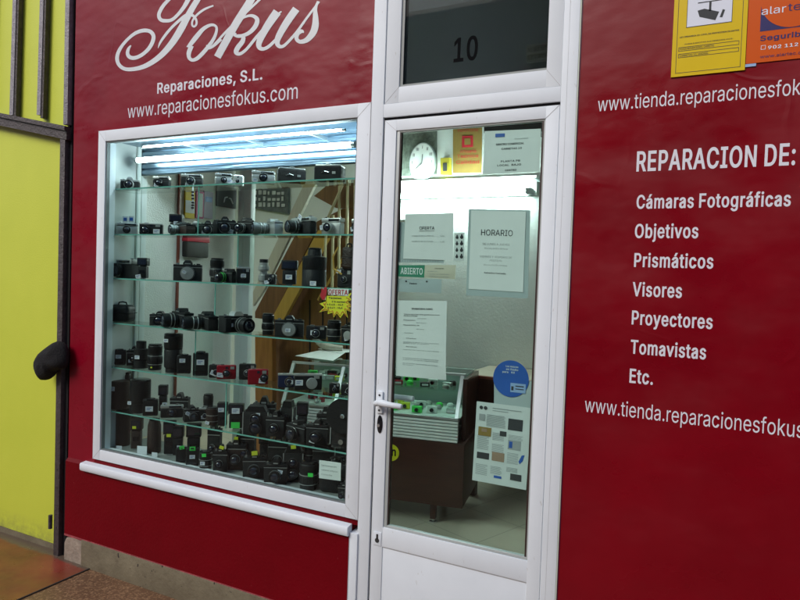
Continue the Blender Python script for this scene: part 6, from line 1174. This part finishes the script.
# second row, tucked behind
for a_ in (('lens', 5, 120, 131, 34, 'slim black lens behind the two brown tubes on the lowest shelf', 0), ('flash', 5, 158, 168, 27, 'black flash behind the small boxy camera on the lowest shelf', 35), ('slr', 5, 170, 190, 22, 'black reflex peeping over the small boxy camera', 30), ('lens', 5, 203, 213, 26, 'black lens behind the stubby brown one on the lowest shelf', 0),
           ('slr', 5, 252, 276, 33, 'black reflex rising behind the twin lens camera', 30), ('box', 5, 280, 296, 33, 'dark box camera behind the cine camera on the lowest shelf', 20), ('flash', 5, 296, 308, 34, 'black flash between the cine camera and the knobbed one', 30), ('slr', 5, 316, 336, 34, 'big black camera at the back beside the film projector', 20)):
    item(*a_[:6], a_[6], Y=.178)
for a_ in (('slr', 207, 222, 40, 'black reflex behind the pot shaped lens on the base'), ('slr', 236, 256, 44, 'tall black reflex at the back in the middle of the base'), ('flash', 258, 270, 44, 'black flash rising behind the yellow stickered reflex'), ('slr', 268, 290, 42, 'dark reflex at the back, left of the dark box camera'), ('lens', 303, 315, 48, 'tall black lens at the back behind the green stickered one'),
           ('slr', 312, 334, 50, 'large dark camera above the handwritten note'), ('box', 334, 352, 52, 'dark twin lens body in the right corner of the base')):
    item(a_[0], 6, *a_[1:5], 25, Y=.185)
# display base
BY = .085
item('lens', 6, 116, 130, 36, 'tall brown black lens case standing leftmost on the display base', Y=BY + .05, body='brown_leather', prof=[(.95, 0), (1, .05), (1, .92)], rings=())
item('flash', 6, 130, 143, 32, 'tall dark flash with yellow sticker on the display base', 35, Y=BY + .03, body='brown_leather', tags=[(-.1, .72, .018, 0, 'tag_yellow', -.004)])
item('lens', 6, 147, 161, 34, 'dark rounded case with a white dot on the display base', Y=BY + .04, body='brown_leather', prof=[(.9, 0), (1, .08), (.9, .8), (.7, .95)], rings=())
item('flash', 6, 163, 176, 34, 'grey black flash with yellow sticker near its shoulder on the base', 35, Y=BY + .05, tags=[(0, .6, .02, 0, 'tag_yellow')])
item('flash', 6, 172, 184, 30, 'flash with tilted grey head behind the green labelled boxes', 35, Y=BY + .06)
item('meter', 6, 176, 188, 16, 'small black box with green sticker, left one of three on the base', 40, Y=BY - .01, tags=[(0, .97, .022, -.2, 'tag_green', .0)])
item('meter', 6, 186, 199, 19, 'black box with green strip and white label, middle one of three on the base', 40, Y=BY - .02, tags=[(0, .93, .026, 0, 'tag_green', .0), (0, .5, .024, 0, G_)])
item('lens', 6, 199, 212, 18, 'black pot shaped lens with green sticker and pale label on the base', Y=BY - .025, tags=[(.1, .85, .02, -.1, 'tag_green'), (0, .4, .022, 0, G_)])
item('flash', 6, 186, 201, 34, 'dark flash with wide flat head at the back of the base', 40, Y=BY + .08)
item('slr', 6, 213, 229, 26, 'black camera with yellow sticker left of centre on the display base', 30, Y=BY - .01, tags=[(.1, .95, .02, .3, 'tag_yellow', .0)])
item('slr', 6, 226, 247, 32, 'tall dark camera with a yellow slip on top in the middle of the base', 30, Y=BY + .05, body='brown_leather', tags=[(0, 1, .018, 0, 'tag_yellow', .0)])
item('slr', 6, 243, 266, 26, 'black camera with yellow sticker on its prism, mid right of the base', 35, Y=BY, tags=[(0, .98, .026, -.1, 'tag_yellow', .0)])
item('slr', 6, 264, 288, 25, 'black camera with tilted white tag on the display base', 30, Y=BY - .01, tags=[(.2, .5, .022, .2, G_)])
item('box', 6, 283, 304, 36, 'dark box camera at the back right of the display base', 30, Y=BY + .06, tags=[(0, .98, .022, -.1, 'tag_yellow', .0)])
item('lens', 6, 299, 318, 28, 'thick black upright lens with a green sticker on the display base', Y=BY + .0, ribs=True, tags=[(.22, .6, .022, 0, 'tag_green')])
item('bag', 6, 318, 352, 34, 'big black equipment case behind the handwritten note', 15, Y=BY + .04)
item('slr', 6, 338, 352, 18, 'small black camera at the right end of the display base', 15, Y=BY - .02, ring='chrome')
for px, py, w_, h_, lbx in ((142, 449, .05, .028, 'white label card standing before the tall dark flash'), (154.5, 455, .028, .022, 'little white card in front of the rounded dark case'), (119, 447, .03, .012, 'pale green paper slip in the left corner of the display base')):
    q = P(px, py, .066)
    t = thing('price_card', lbx, 'card', (q.x, .066, BASE), .35, 'price cards standing on the display base')
    zz0 = max(q.z - BASE, h_ / 2)
    mb = MB(); mb.box(-w_ / 2, w_ / 2, 0, .0012, 0.0005, zz0 + h_ / 2 if zz0 < .05 else h_); put(mb, 'card', 'tag', t)

# goods hanging on the side wall behind the display
sx = XL - .002
def wall_px(x0, y0, x1, y1, X=sx):
    a, b_ = PX(x0, y0, X), PX(x1, y1, X); return a, b_
a, b_ = wall_px(177.6, 195, 180.4, 411)
t = MB().box(sx, sx + .010, a.y, a.y + .016, .75, 2.4, .002).build('cable_duct', 'wood_red', None, loc=(sx, a.y, .75)); tag(t, 'thin brown conduit running up the cream side wall', 'conduit')
a, b_ = wall_px(182, 236, 203.5, 258)
t = thing('hanging_pouch', 'dark brown pouch with red flap hanging on the side wall', 'pouch', (sx, (a.y + b_.y) / 2, b_.z))
MB().box(sx + .001, sx + .04, a.y, b_.y, b_.z, a.z - .028, .008).build('pouch', mat('dark_olive', (.022, .018, .012), .6), t)
MB().box(sx + .001, sx + .043, a.y - .002, b_.y + .002, a.z - .028, a.z + .004, .003).build('flap', 'red_print', t)
a, b_ = wall_px(184, 191, 193, 219); zc = a.z
t = thing('film_pack', 'yellow and white packet hanging above the dark pouch on the side wall', 'packet', (sx, a.y, b_.z), 0, 'packets hanging on the side wall')
MB().box(sx + .001, sx + .012, a.y, b_.y, b_.z, a.z).build('packet', 'sign_yellow', t); MB().box(sx + .012, sx + .013, a.y + .002, b_.y - .002, b_.z + .03, a.z - .05).build('label', 'paper', t)
a, b_ = wall_px(195, 191, 202, 219)
t = thing('film_pack', 'magenta edged white packet between the yellow and the lilac one', 'packet', (sx, a.y, b_.z), 0, 'packets hanging on the side wall')
MB().box(sx + .001, sx + .012, a.y, b_.y, b_.z, a.z).build('packet', mat('magenta', (.42, .03, .14), .5), t); MB().box(sx + .012, sx + .013, a.y + .02, b_.y - .01, b_.z + .01, a.z - .01).build('label', 'paper', t)
a, b_ = wall_px(203, 191, 211, 219)
t = thing('film_pack', 'lilac packet with blue band, right one of three on the side wall', 'packet', (sx, a.y, b_.z), 0, 'packets hanging on the side wall')
MB().box(sx + .001, sx + .012, a.y, b_.y, b_.z, a.z).build('packet', mat('lilac', (.34, .26, .36), .5), t); MB().box(sx + .012, sx + .013, a.y + .01, b_.y - .01, a.z - .06, a.z - .03).build('band', 'blue', t)
a, b_ = wall_px(216, 190, 235, 209)
t = thing('grey_board', 'dark grey board with white squiggles on the side wall beside the rear post', 'board', (sx, a.y, b_.z))
MB().box(sx + .001, sx + .01, a.y, b_.y, b_.z, a.z + .03).build('board', mat('board_grey', (.10, .115, .115), .5), t)
mb = MB(); ym, zm = (a.y + b_.y) / 2, (a.z + b_.z) / 2
mb.tube([(sx + .013, ym - .03, zm - .02), (sx + .013, ym - .02, zm + .01), (sx + .013, ym + .0, zm + .015)], .004, 6); mb.tube([(sx + .013, ym + .05, zm - .02), (sx + .013, ym + .03, zm + .01), (sx + .013, ym + .015, zm + .01)], .004, 6); mb.build('cable', 'tag', t)

# ================================================================ SHOP INTERIOR
# counter
ang = math.atan2(1.431 - 1.345, 1.826 - 1.373); cu_, su_ = math.cos(ang), math.sin(ang)
C0 = Vector((-1.373, 1.431, 0)); U = Vector((cu_, su_, 0)); Vv = Vector((-su_, cu_, 0)); Nf = -Vv
def loc_u(px, py, setb=0.0):
    q = onplane(px, py, C0 + Vv * setb, Nf); return (q - C0).dot(U), q.z
sL, _ = loc_u(281, 392); uR, zsl0 = loc_u(457, 443.5); _, zsl1 = loc_u(457, 421.5); uT, zt = loc_u(466, 374.5, .16)
ct = thing('glass_counter', 'dark brown shop counter with glass showcase and aluminium slats', 'counter', C0, ang)
def cbx(x0, x1, y0, y1, z0, z1, nm, m_, bev=0): mb = MB(); mb.box(x0, x1, y0, y1, z0, z1, bev); return mb.build(nm, m_, ct, world=False)
cbx(sL, 0, 0, .52, .13, zsl0 - .004, 'body', 'wood_dark', .003)
cbx(uR + .004, uR + .03, .10, .52, zsl0 - .004, zt - .02, 'end_panel', 'wood_dark', .003)
cbx(sL, uR, .03, .06, zsl0 - .004, zsl1, 'slat_backing', 'gasket')
mb = MB(); ns = 7; dz = (zsl1 - zsl0) / ns
for i in range(ns): mb.box(sL, uR, .004, .03, zsl0 + i * dz, zsl0 + i * dz + dz * .74, .002)
mb.build('slats', 'alu_white', ct, world=False)
cbx(sL, uR, .004, .035, zsl1 + .001, zsl1 + .016, 'sill_rail', 'alu', .002)
mb = MB(); mb.prism([(sL + .02, .010, zsl1 + .016), (uR - .02, .010, zsl1 + .016), (uR - .02, .16, zt - .012), (sL + .02, .16, zt - .012)], (0, -.0045, .002)); mb.build('front_glass', 'shelf_glass', ct, world=False)
for nm_, x0 in (('end_trim', sL), ('end_trim', uR - .022), ('mid_trim', loc_u(333, 380)[0])):
    mb = MB(); mb.prism([(x0, .006, zsl1 + .016), (x0 + .022, .006, zsl1 + .016), (x0 + .022, .155, zt), (x0, .155, zt)], (0, .012, -.006)); mb.build(nm_, 'alu', ct, world=False)
cbx(sL, uR + .01, .155, .50, zt - .008, zt, 'top_glass', 'shelf_glass'); cbx(sL, uR + .01, .150, .168, zt - .012, zt + .004, 'top_rail', 'alu', .002)
cbx(sL + .01, uR, .49, .52, zsl0, zt - .012, 'back_panel', 'plastic_grey')
cbx(sL + .01, uR, .07, .48, zsl1 + .002, zsl1 + .008, 'showcase_floor', 'cabinet'); cbx(sL + .02, uR - .03, .14, .46, (zsl1 + zt) / 2 + .02, (zsl1 + zt) / 2 + .026, 'inner_shelf', 'shelf_glass')
lgp = (onplane(433, 515, C0 + Vv * .06, Nf) - C0).dot(U)
for x0 in (lgp, sL + .15):
    mb = MB(); mb.box(x0 - .017, x0 + .017, .05, .085, .025, .13, .002); lo = mb.build('leg', 'wood_dark', ct, world=False)
    mb = MB(); mb.lathe([(.024, .0), (.024, .008), (.010, .012), (.010, .025)], (x0, .067, .003), (0, 0, 1), 18); mb.build('foot', 'chrome', lo, world=True) if False else mb.build('foot', 'chrome', ct, world=False)
for x0 in (-.2, sL + .15):
    mb = MB(); mb.box(x0 - .017, x0 + .017, .43, .465, .003, .13, .002); mb.build('leg', 'wood_dark', ct, world=False)
stc = onplane(391, 452.5, C0 - Vv * .003, Nf)
t = thing('yellow_sticker', 'round yellow sticker on the dark counter front seen behind the door edge', 'sticker', stc, ang)
mb = MB(); mb.lathe([(.052, 0), (.052, .0015)], (0, 0, 0), (0, -1, 0), 32); mb.build('disc', mat('sticker_yellow', (.62, .62, .01), .4), t, world=False)
text_mesh('n', 'b', (.004, -.002, -.018), (1, 0, 0), (0, 0, 1), .028, .052, (0, -1, 0), .0006).build('mark', 'gloss_black', t, world=False, smooth=1)
# small goods in the showcase
rr = random.Random(3); gd = []
zc0, zc1 = zsl1 + .009, (zsl1 + zt) / 2 + .027
for k in range(110):
    u = sL + .08 + (uR - sL - .16) * rr.random(); lvl = k % 2; v = .10 + .28 * rr.random() if not lvl else .18 + .24 * rr.random()
    if any(abs(u - a) < .05 and abs(v - b_) < .045 and l == lvl for a, b_, l in gd): continue
    gd.append((u, v, lvl)); q = C0 + U * u + Vv * v; q.z = zc1 if lvl else zc0
    cl = rr.choice(['silver', 'silver', 'black', 'black', 'black', 'chrome', 'paper', 'paper', 'tag_yellow', 'tag_green', 'red_metal'])
    nm_ = {'silver': 'silver', 'black': 'black', 'chrome': 'chromed', 'paper': 'white', 'tag_yellow': 'yellow', 'tag_green': 'green', 'red_metal': 'red'}[cl]
    kd = rr.choice(['box', 'round', 'cam'])
    t = thing('showcase_item', nm_ + ' ' + {'box': 'small box', 'round': 'round lens cap', 'cam': 'tiny camera'}[kd] + ' on the ' + ('upper shelf' if lvl else 'floor') + ' of the counter showcase', 'accessory', q, ang + rr.uniform(-.4, .4), 'small accessories inside the counter showcase')
    if kd == 'round':
        mb = MB(); mb.lathe([(.022, 0), (.022, .02), (.016, .028)], (0, 0, 0), (0, 0, 1), 16); mb.build('cap', M[cl], t, world=False); mb = MB(); mb.lathe([(.0225, .010), (.0225, .012)], (0, 0, 0), (0, 0, 1), 16); mb.build('rim', 'black', t, world=False)
    elif kd == 'box':
        mb = MB(); mb.box(-.03, .03, -.018, .018, 0, .026, .003); mb.build('case', M[cl], t, world=False); mb = MB(); mb.box(-.02, .02, -.0188, -.018, .006, .018); mb.build('label', 'tag', t, world=False)
    else:
        mb = MB(); mb.box(-.032, .032, -.012, .012, 0, .04, .004); mb.build('body', M[cl], t, world=False); mb = MB(); mb.cyl((0, -.012, .018), (0, -.024, .018), .012, n=16); mb.build('lens', 'gloss_black', t, world=False)
# papers and parcel on the counter
def top_sheet(px, label, nm='loose_paper', m_='paper', z=None, th=.002):
    z = z or zt + .005; pts = [FL(*p, z) for p in px]; t = MB().prism(pts, (0, 0, th)).build(nm, m_, None, loc=pts[0]); tag(t, label, 'paper', 'papers lying on the counter'); return t
top_sheet([(295, 356), (322, 350), (345, 353), (333, 361)], 'white sheet lying at left end of the counter top')
top_sheet([(318, 349), (350, 344), (356, 352), (338, 353)], 'pale sheet farther back on the counter top', z=zt + .0085)
q = FL(327, 350, zt + .012); t = thing('wrapped_roll', 'grey and white paper roll on the counter above the fifth shelf', 'roll', q, 0)
MB().tube([q + Vector((-.10, .02, .05)), q + Vector((-.03, 0, .03)), q + Vector((.05, .0, .02)), q + Vector((.12, .03, .02))], [.02, .03, .028, .02], 12).build('roll', 'wood_pale', t)
MB().tube([q + Vector((-.13, .02, .075)), q + Vector((-.05, 0, .04))], [.022, .02], 12).build('label', 'paper', t)
# rear counter
ya = 1.93; A = P(480, 376.5, ya); B = P(532, 383, ya)
rc = thing('rear_cabinet', 'dark cabinet with beige top and reddish edge behind the counter', 'cabinet', (-.9, 2.2, 0))
xr0 = -1.60; zr = (A.z + B.z) / 2
box(xr0, .6, ya + .01, YB - .01, .42, zr - .012, .002).build('carcass', 'wood_dark', rc); box(xr0, .6, ya + .005, ya + .03, zr - .012, zr + .006).build('front_edge', 'wood_red', rc)
box(xr0, .6, ya + .032, YB - .01, zr - .010, zr + .007).build('top', 'beige', rc); 
for x in (xr0 + .03, .4): box(x, x + .05, ya + .12, ya + .17, .004, .42).build('leg', 'wood_dark', rc)
# wall lamp
yl = YB - .11; zl0 = (P(398, 203.4, YB - .1).z + P(524, 196.6, YB - .1).z) / 2; xlm = x_at(380, yl, zl0 + .1); xrm = x_at(534, yl, zl0 + .1)
wl = thing('wall_lamp', 'lit fluorescent batten lamp with white reflector on the rear shop wall', 'lamp', (xlm, YB, zl0))
zt1 = zl0 + (P(530, 173, yl).z - P(530, 197, yl).z)
MB().prism([(xlm, YB - .02, zt1), (xlm, YB - .05, zt1), (xlm, YB - .035, zl0 + .03), (xlm, YB - .02, zl0 + .03)], (xrm - xlm, 0, 0)).build('reflector', 'cabinet', wl)
MB().cyl((xlm + .01, YB - .085, zl0 + .05), (xrm - .06, YB - .085, zl0 + .05), .019, n=16).build('tube', 'tube_back', wl, smooth=60)
MB().cyl((xlm + .01, YB - .085, zt1 - .035), (xrm - .03, YB - .085, zt1 - .035), .017, n=16).build('tube', 'tube_back', wl, smooth=60)
MB().box(xrm - .06, xrm - .02, YB - .12, YB - .02, zl0 + .03, zl0 + .075, .004).build('end_holder', 'plastic_grey', wl)
MB().tube([(xrm - .02, YB - .06, zt1 - .03), (xrm + .04, YB - .05, zt1 - .04), (xrm + .055, YB - .03, zt1 - .1), (xrm + .055, YB - .02, zt1 - .5)], .012, 8).build('conduit', 'plastic_grey', wl)
# clock
cc = P(422, 162, YB - .03); k = 1 / ppm(cc.x, cc.y, cc.z)
ck = thing('wall_clock', 'oval white wall clock with roman numerals above the lamp', 'clock', (cc.x, YB - .001, cc.z))
rx, rz_ = 13.5 * k, 18.5 * k
def oval(r1, r2, y0, y1, n_=40): return MB().prism([(cc.x + r1 * math.cos(2 * PI * i / n_), y0, cc.z + r2 * math.sin(2 * PI * i / n_)) for i in range(n_)], (0, y1 - y0, 0))
oval(rx * 1.08, rz_ * 1.06, YB - .024, YB - .001).build('rim', 'plastic_grey', ck); oval(rx, rz_, YB - .030, YB - .0242).build('face', 'paper', ck)
mb = MB()
for i, s in enumerate(('XII', 'I', 'II', 'III', 'IIII', 'V', 'VI', 'VII', 'VIII', 'IX', 'Z', 'ZI')):
    a = PI / 2 - i * PI / 6; 
    for j in range(1 + i % 3):
        q = Vector((cc.x + rx * .8 * math.cos(a) + (j - (i % 3) / 2) * .009, YB - .0305, cc.z + rz_ * .8 * math.sin(a))); mb.box(q.x - .0018, q.x + .0018, q.y - .0004, q.y, q.z - .012, q.z + .012)
mb.build('numerals', 'ink', ck)
mb = MB(); mb.tube([(cc.x, YB - .033, cc.z - .01), (cc.x - .05, YB - .033, cc.z - .05)], .003, 6); mb.build('hand', 'ink', ck); mb = MB(); mb.tube([(cc.x, YB - .034, cc.z - .01), (cc.x + .004, YB - .034, cc.z + .06)], .0025, 6); mb.build('hand', 'ink', ck)
# ochre poster and yellow box
def wallpanel(px, nm, label, cat, m_, Y, th=.004):
    pts = [P(*p, Y) for p in px]; t = thing(nm, label, cat, pts[3]); MB().prism(pts, (0, th, 0)).build('panel', m_, t); return t
t = wallpanel([(453, 129), (482, 127.5), (481.5, 172.5), (453, 173)], 'ochre_poster', 'ochre poster with a framed square emblem above the wall lamp', 'poster', 'poster', YB - .006)
wallp = lambda px, nm, m_, Y, par: MB().prism([P(*p, Y) for p in px], (0, .001, 0)).build(nm, m_, par)
wallp([(462, 136), (473, 135.5), (473, 147), (462, 147.5)], 'emblem', 'red_print', YB - .008, t); wallp([(464.5, 138.5), (470.5, 138.2), (470.5, 144.5), (464.5, 145)], 'emblem_centre', 'poster', YB - .0095, t)
for i, (x0, x1, y) in enumerate(((458, 478, 132), (460, 476, 153), (457, 478, 158), (456, 479, 164))):
    a, b_ = P(x0, y, YB - .008), P(x1, y - .6, YB - .008); text_mesh(('Verichrome'.replace('V', 'F'), 'Artesania', 'Tecnica', 'Calidad')[i], 'r', a, (b_ - a).normalized(), (0, 0, 1), (b_ - a).length, .025, (0, -1, 0), .0006).build('print_line', 'red_print', t, smooth=1)
t = wallpanel([(440.5, 158), (449.5, 157.5), (449.5, 174), (440.5, 174.5)], 'yellow_carton', 'small yellow carton left of the ochre poster', 'carton', mat('carton_yellow', (.42, .36, .03), .5), YB - .05, .045)
wallp([(443, 163), (447, 162.8), (447, 171), (443, 171.2)], 'label', 'ink', YB - .0515, t)
t = wallpanel([(402, 135), (437, 131), (437, 174), (402, 176)], 'fretwork_panel', 'dark fretwork frame around the oval clock', 'frame', mat('fretwork', (.16, .19, .16), .6, 0, .5, 25), YB - .0008 - .004, .0035)
t = wallpanel([(484, 126), (541, 122), (541, 131), (484, 133)], 'dark_shelf', 'dark shelf board high at right on the shop wall', 'shelf', 'gasket', YB - .2, .19)
# pinned papers on wall behind, white board under the lamp
t = wallpanel([(398, 206.5), (428, 206), (428, 219), (398, 220)], 'white_board', 'bright white board on the wall directly under the lamp', 'board', 'cabinet', YB - .012, .01)
# stairs
YT = 2.05
sr = thing('wooden_stairs', 'brown wooden stairs with yellow stringer rising behind the display', 'stairs', P(300, 400, YT))
def sp(px, nm, m_, Y, th=.03): return MB().prism([P(*p, Y) for p in px], (0, th, 0)).build(nm, m_, sr)
sp([(318, 230), (331, 232), (282, 322), (272, 318)], 'stringer', 'wood_yellow', YT, .04)
sp([(300, 226), (317, 229), (271, 320), (255, 318), (255, 312)], 'underside', 'wood_brown', YT + .05, .03)
sp([(304, 184), (315, 184), (264, 290), (253, 306), (253, 292)], 'outer_stringer', 'wood_pale', YT + .09, .03)
sp([(300, 230), (360, 200), (360, 420), (272, 420), (272, 322)], 'boarded_side', 'wood_brown', YT + .13, .02)
for x in (309, 322, 334, 346): sp([(x, 300), (x + 1.2, 300), (x + 1.2, 420), (x, 420)], 'board_joint', 'dark_gap', YT + .125, .004)
sp([(255, 334), (272, 335), (273, 500), (256, 500)], 'newel_post', 'wood_orange', YT - .06, .05)
sp([(314, 196), (326, 186), (360, 182), (360, 208), (336, 208)], 'landing_beam', 'wood_brown', YT + .02, .05)
for x0, x1, y0, y1 in ((339.5, 338.5, 185, 300), (347.5, 346.5, 180, 310), (355, 354, 180, 320), (325.5, 324.5, 235, 300), (333, 332, 215, 300)):
    a, b_ = P(x0, y0, YT - .02), P(x1, y1, YT - .02); MB().tube([a, b_], .011, 8).build('baluster', 'baluster_wood', sr)
a, b_ = P(343, 184, YT - .06), P(327, 220, YT - .06); MB().tube([a, b_], .011, 8).build('handrail', 'baluster_wood', sr)
for x0, y0, x1, y1 in ((345, 255, 318, 300), (290, 320, 262, 348)): MB().tube([P(x0, y0, YT + .06), P(x1, y1, YT + .06)], .010, 8).build('brace', 'wood_yellow', sr)
# picture board near the stairs
t = wallpanel([(252.5, 189), (288, 187), (288, 214), (252.5, 208)], 'picture_board', 'dark grey board of small fittings on the wall left of the stairs', 'board', mat('board_dark', (.09, .11, .11), .5, 0, .4, 20), YB - .03, .028)
mb = MB(); rr = random.Random(5)
for i in range(3):
    for j in range(7):
        q = P(256 + j * 4.6, 192.5 + i * 6, YB - .032); mb.box(q.x - .02, q.x + .02 * rr.random(), q.y - .006, q.y, q.z - .02, q.z + .02 * rr.random())
mb.build('fittings', 'silver', t)
# transom interior: added pale lattice imitating a reflection in the dark pane
t = thing('reflection_lattice', 'added pale lattice behind the transom imitating a reflection in its pane', 'grille', P(530, 60, YB - .04)); mb = MB()
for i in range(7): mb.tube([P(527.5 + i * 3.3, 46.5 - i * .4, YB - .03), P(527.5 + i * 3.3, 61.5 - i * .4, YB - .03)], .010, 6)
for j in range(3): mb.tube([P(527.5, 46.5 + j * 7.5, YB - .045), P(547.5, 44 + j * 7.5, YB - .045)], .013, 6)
mb.build('bars', mat('lattice_pale', (.85, .85, .72), .6), t)

# ================================================================ ADDED BUILDING BEHIND THE CAMERA
ow = thing('unseen_sky_blocker', 'added dark building behind the viewer, unseen, hiding low sky from reflections', 'building', (-4, -14, 0))
MB().box(-30, 26, -14.6, -14, 0, 8.7).build('wall', mat('blocker_dark', (.08, .07, .065), .8, 0, .1, 2), ow)  # added out of view; height and dark colour keep sky out of reflections
for x in range(-26, 24, 4): MB().box(x, x + 2.4, -14.0, -13.96, .1, 2.6).build('shutter', mat('shutter_grey', (.34, .35, .36), .5), ow)  # paler shutters added to give the shop glass a faint reflection

# ================================================================ LIGHT
wd = bpy.data.worlds.new('World'); SC.world = wd; wd.use_nodes = True; nt = wd.node_tree
bg = nt.nodes['Background']; sk = nt.nodes.new('ShaderNodeTexSky'); sk.sky_type = 'NISHITA'; sk.sun_disc = False
SUN_EL, SUN_AZ = math.radians(37), math.radians(207)   # azimuth from +Y clockwise
sk.sun_elevation = SUN_EL; sk.sun_rotation = SUN_AZ; sk.air_density = 1.0; sk.dust_density = 3.0; sk.altitude = 300
nt.links.new(sk.outputs[0], bg.inputs[0]); bg.inputs[1].default_value = 0.14
sl = bpy.data.lights.new('sun', 'SUN'); sl.energy = 1.55; sl.angle = math.radians(28); sl.color = (1.0, .985, .975)
so_ = bpy.data.objects.new('sun', sl); COL.objects.link(so_)
sd = Vector((math.sin(SUN_AZ) * math.cos(SUN_EL), math.cos(SUN_AZ) * math.cos(SUN_EL), math.sin(SUN_EL)))
so_.rotation_euler = sd.to_track_quat('Z', 'Y').to_euler(); so_.location = (0, -5, 6)
SC.view_settings.view_transform = 'Standard'; SC.view_settings.look = 'None'; SC.view_settings.gamma = 1; SC.view_settings.use_curve_mapping = False
SC.view_settings.exposure = 0.15
SC.render.engine = 'CYCLES'
cy = SC.cycles; cy.max_bounces = 8; cy.transparent_max_bounces = 24; cy.diffuse_bounces = 5; cy.glossy_bounces = 3; cy.use_denoising = True; cy.sample_clamp_indirect = 6
cy.caustics_reflective = False; cy.caustics_refractive = False
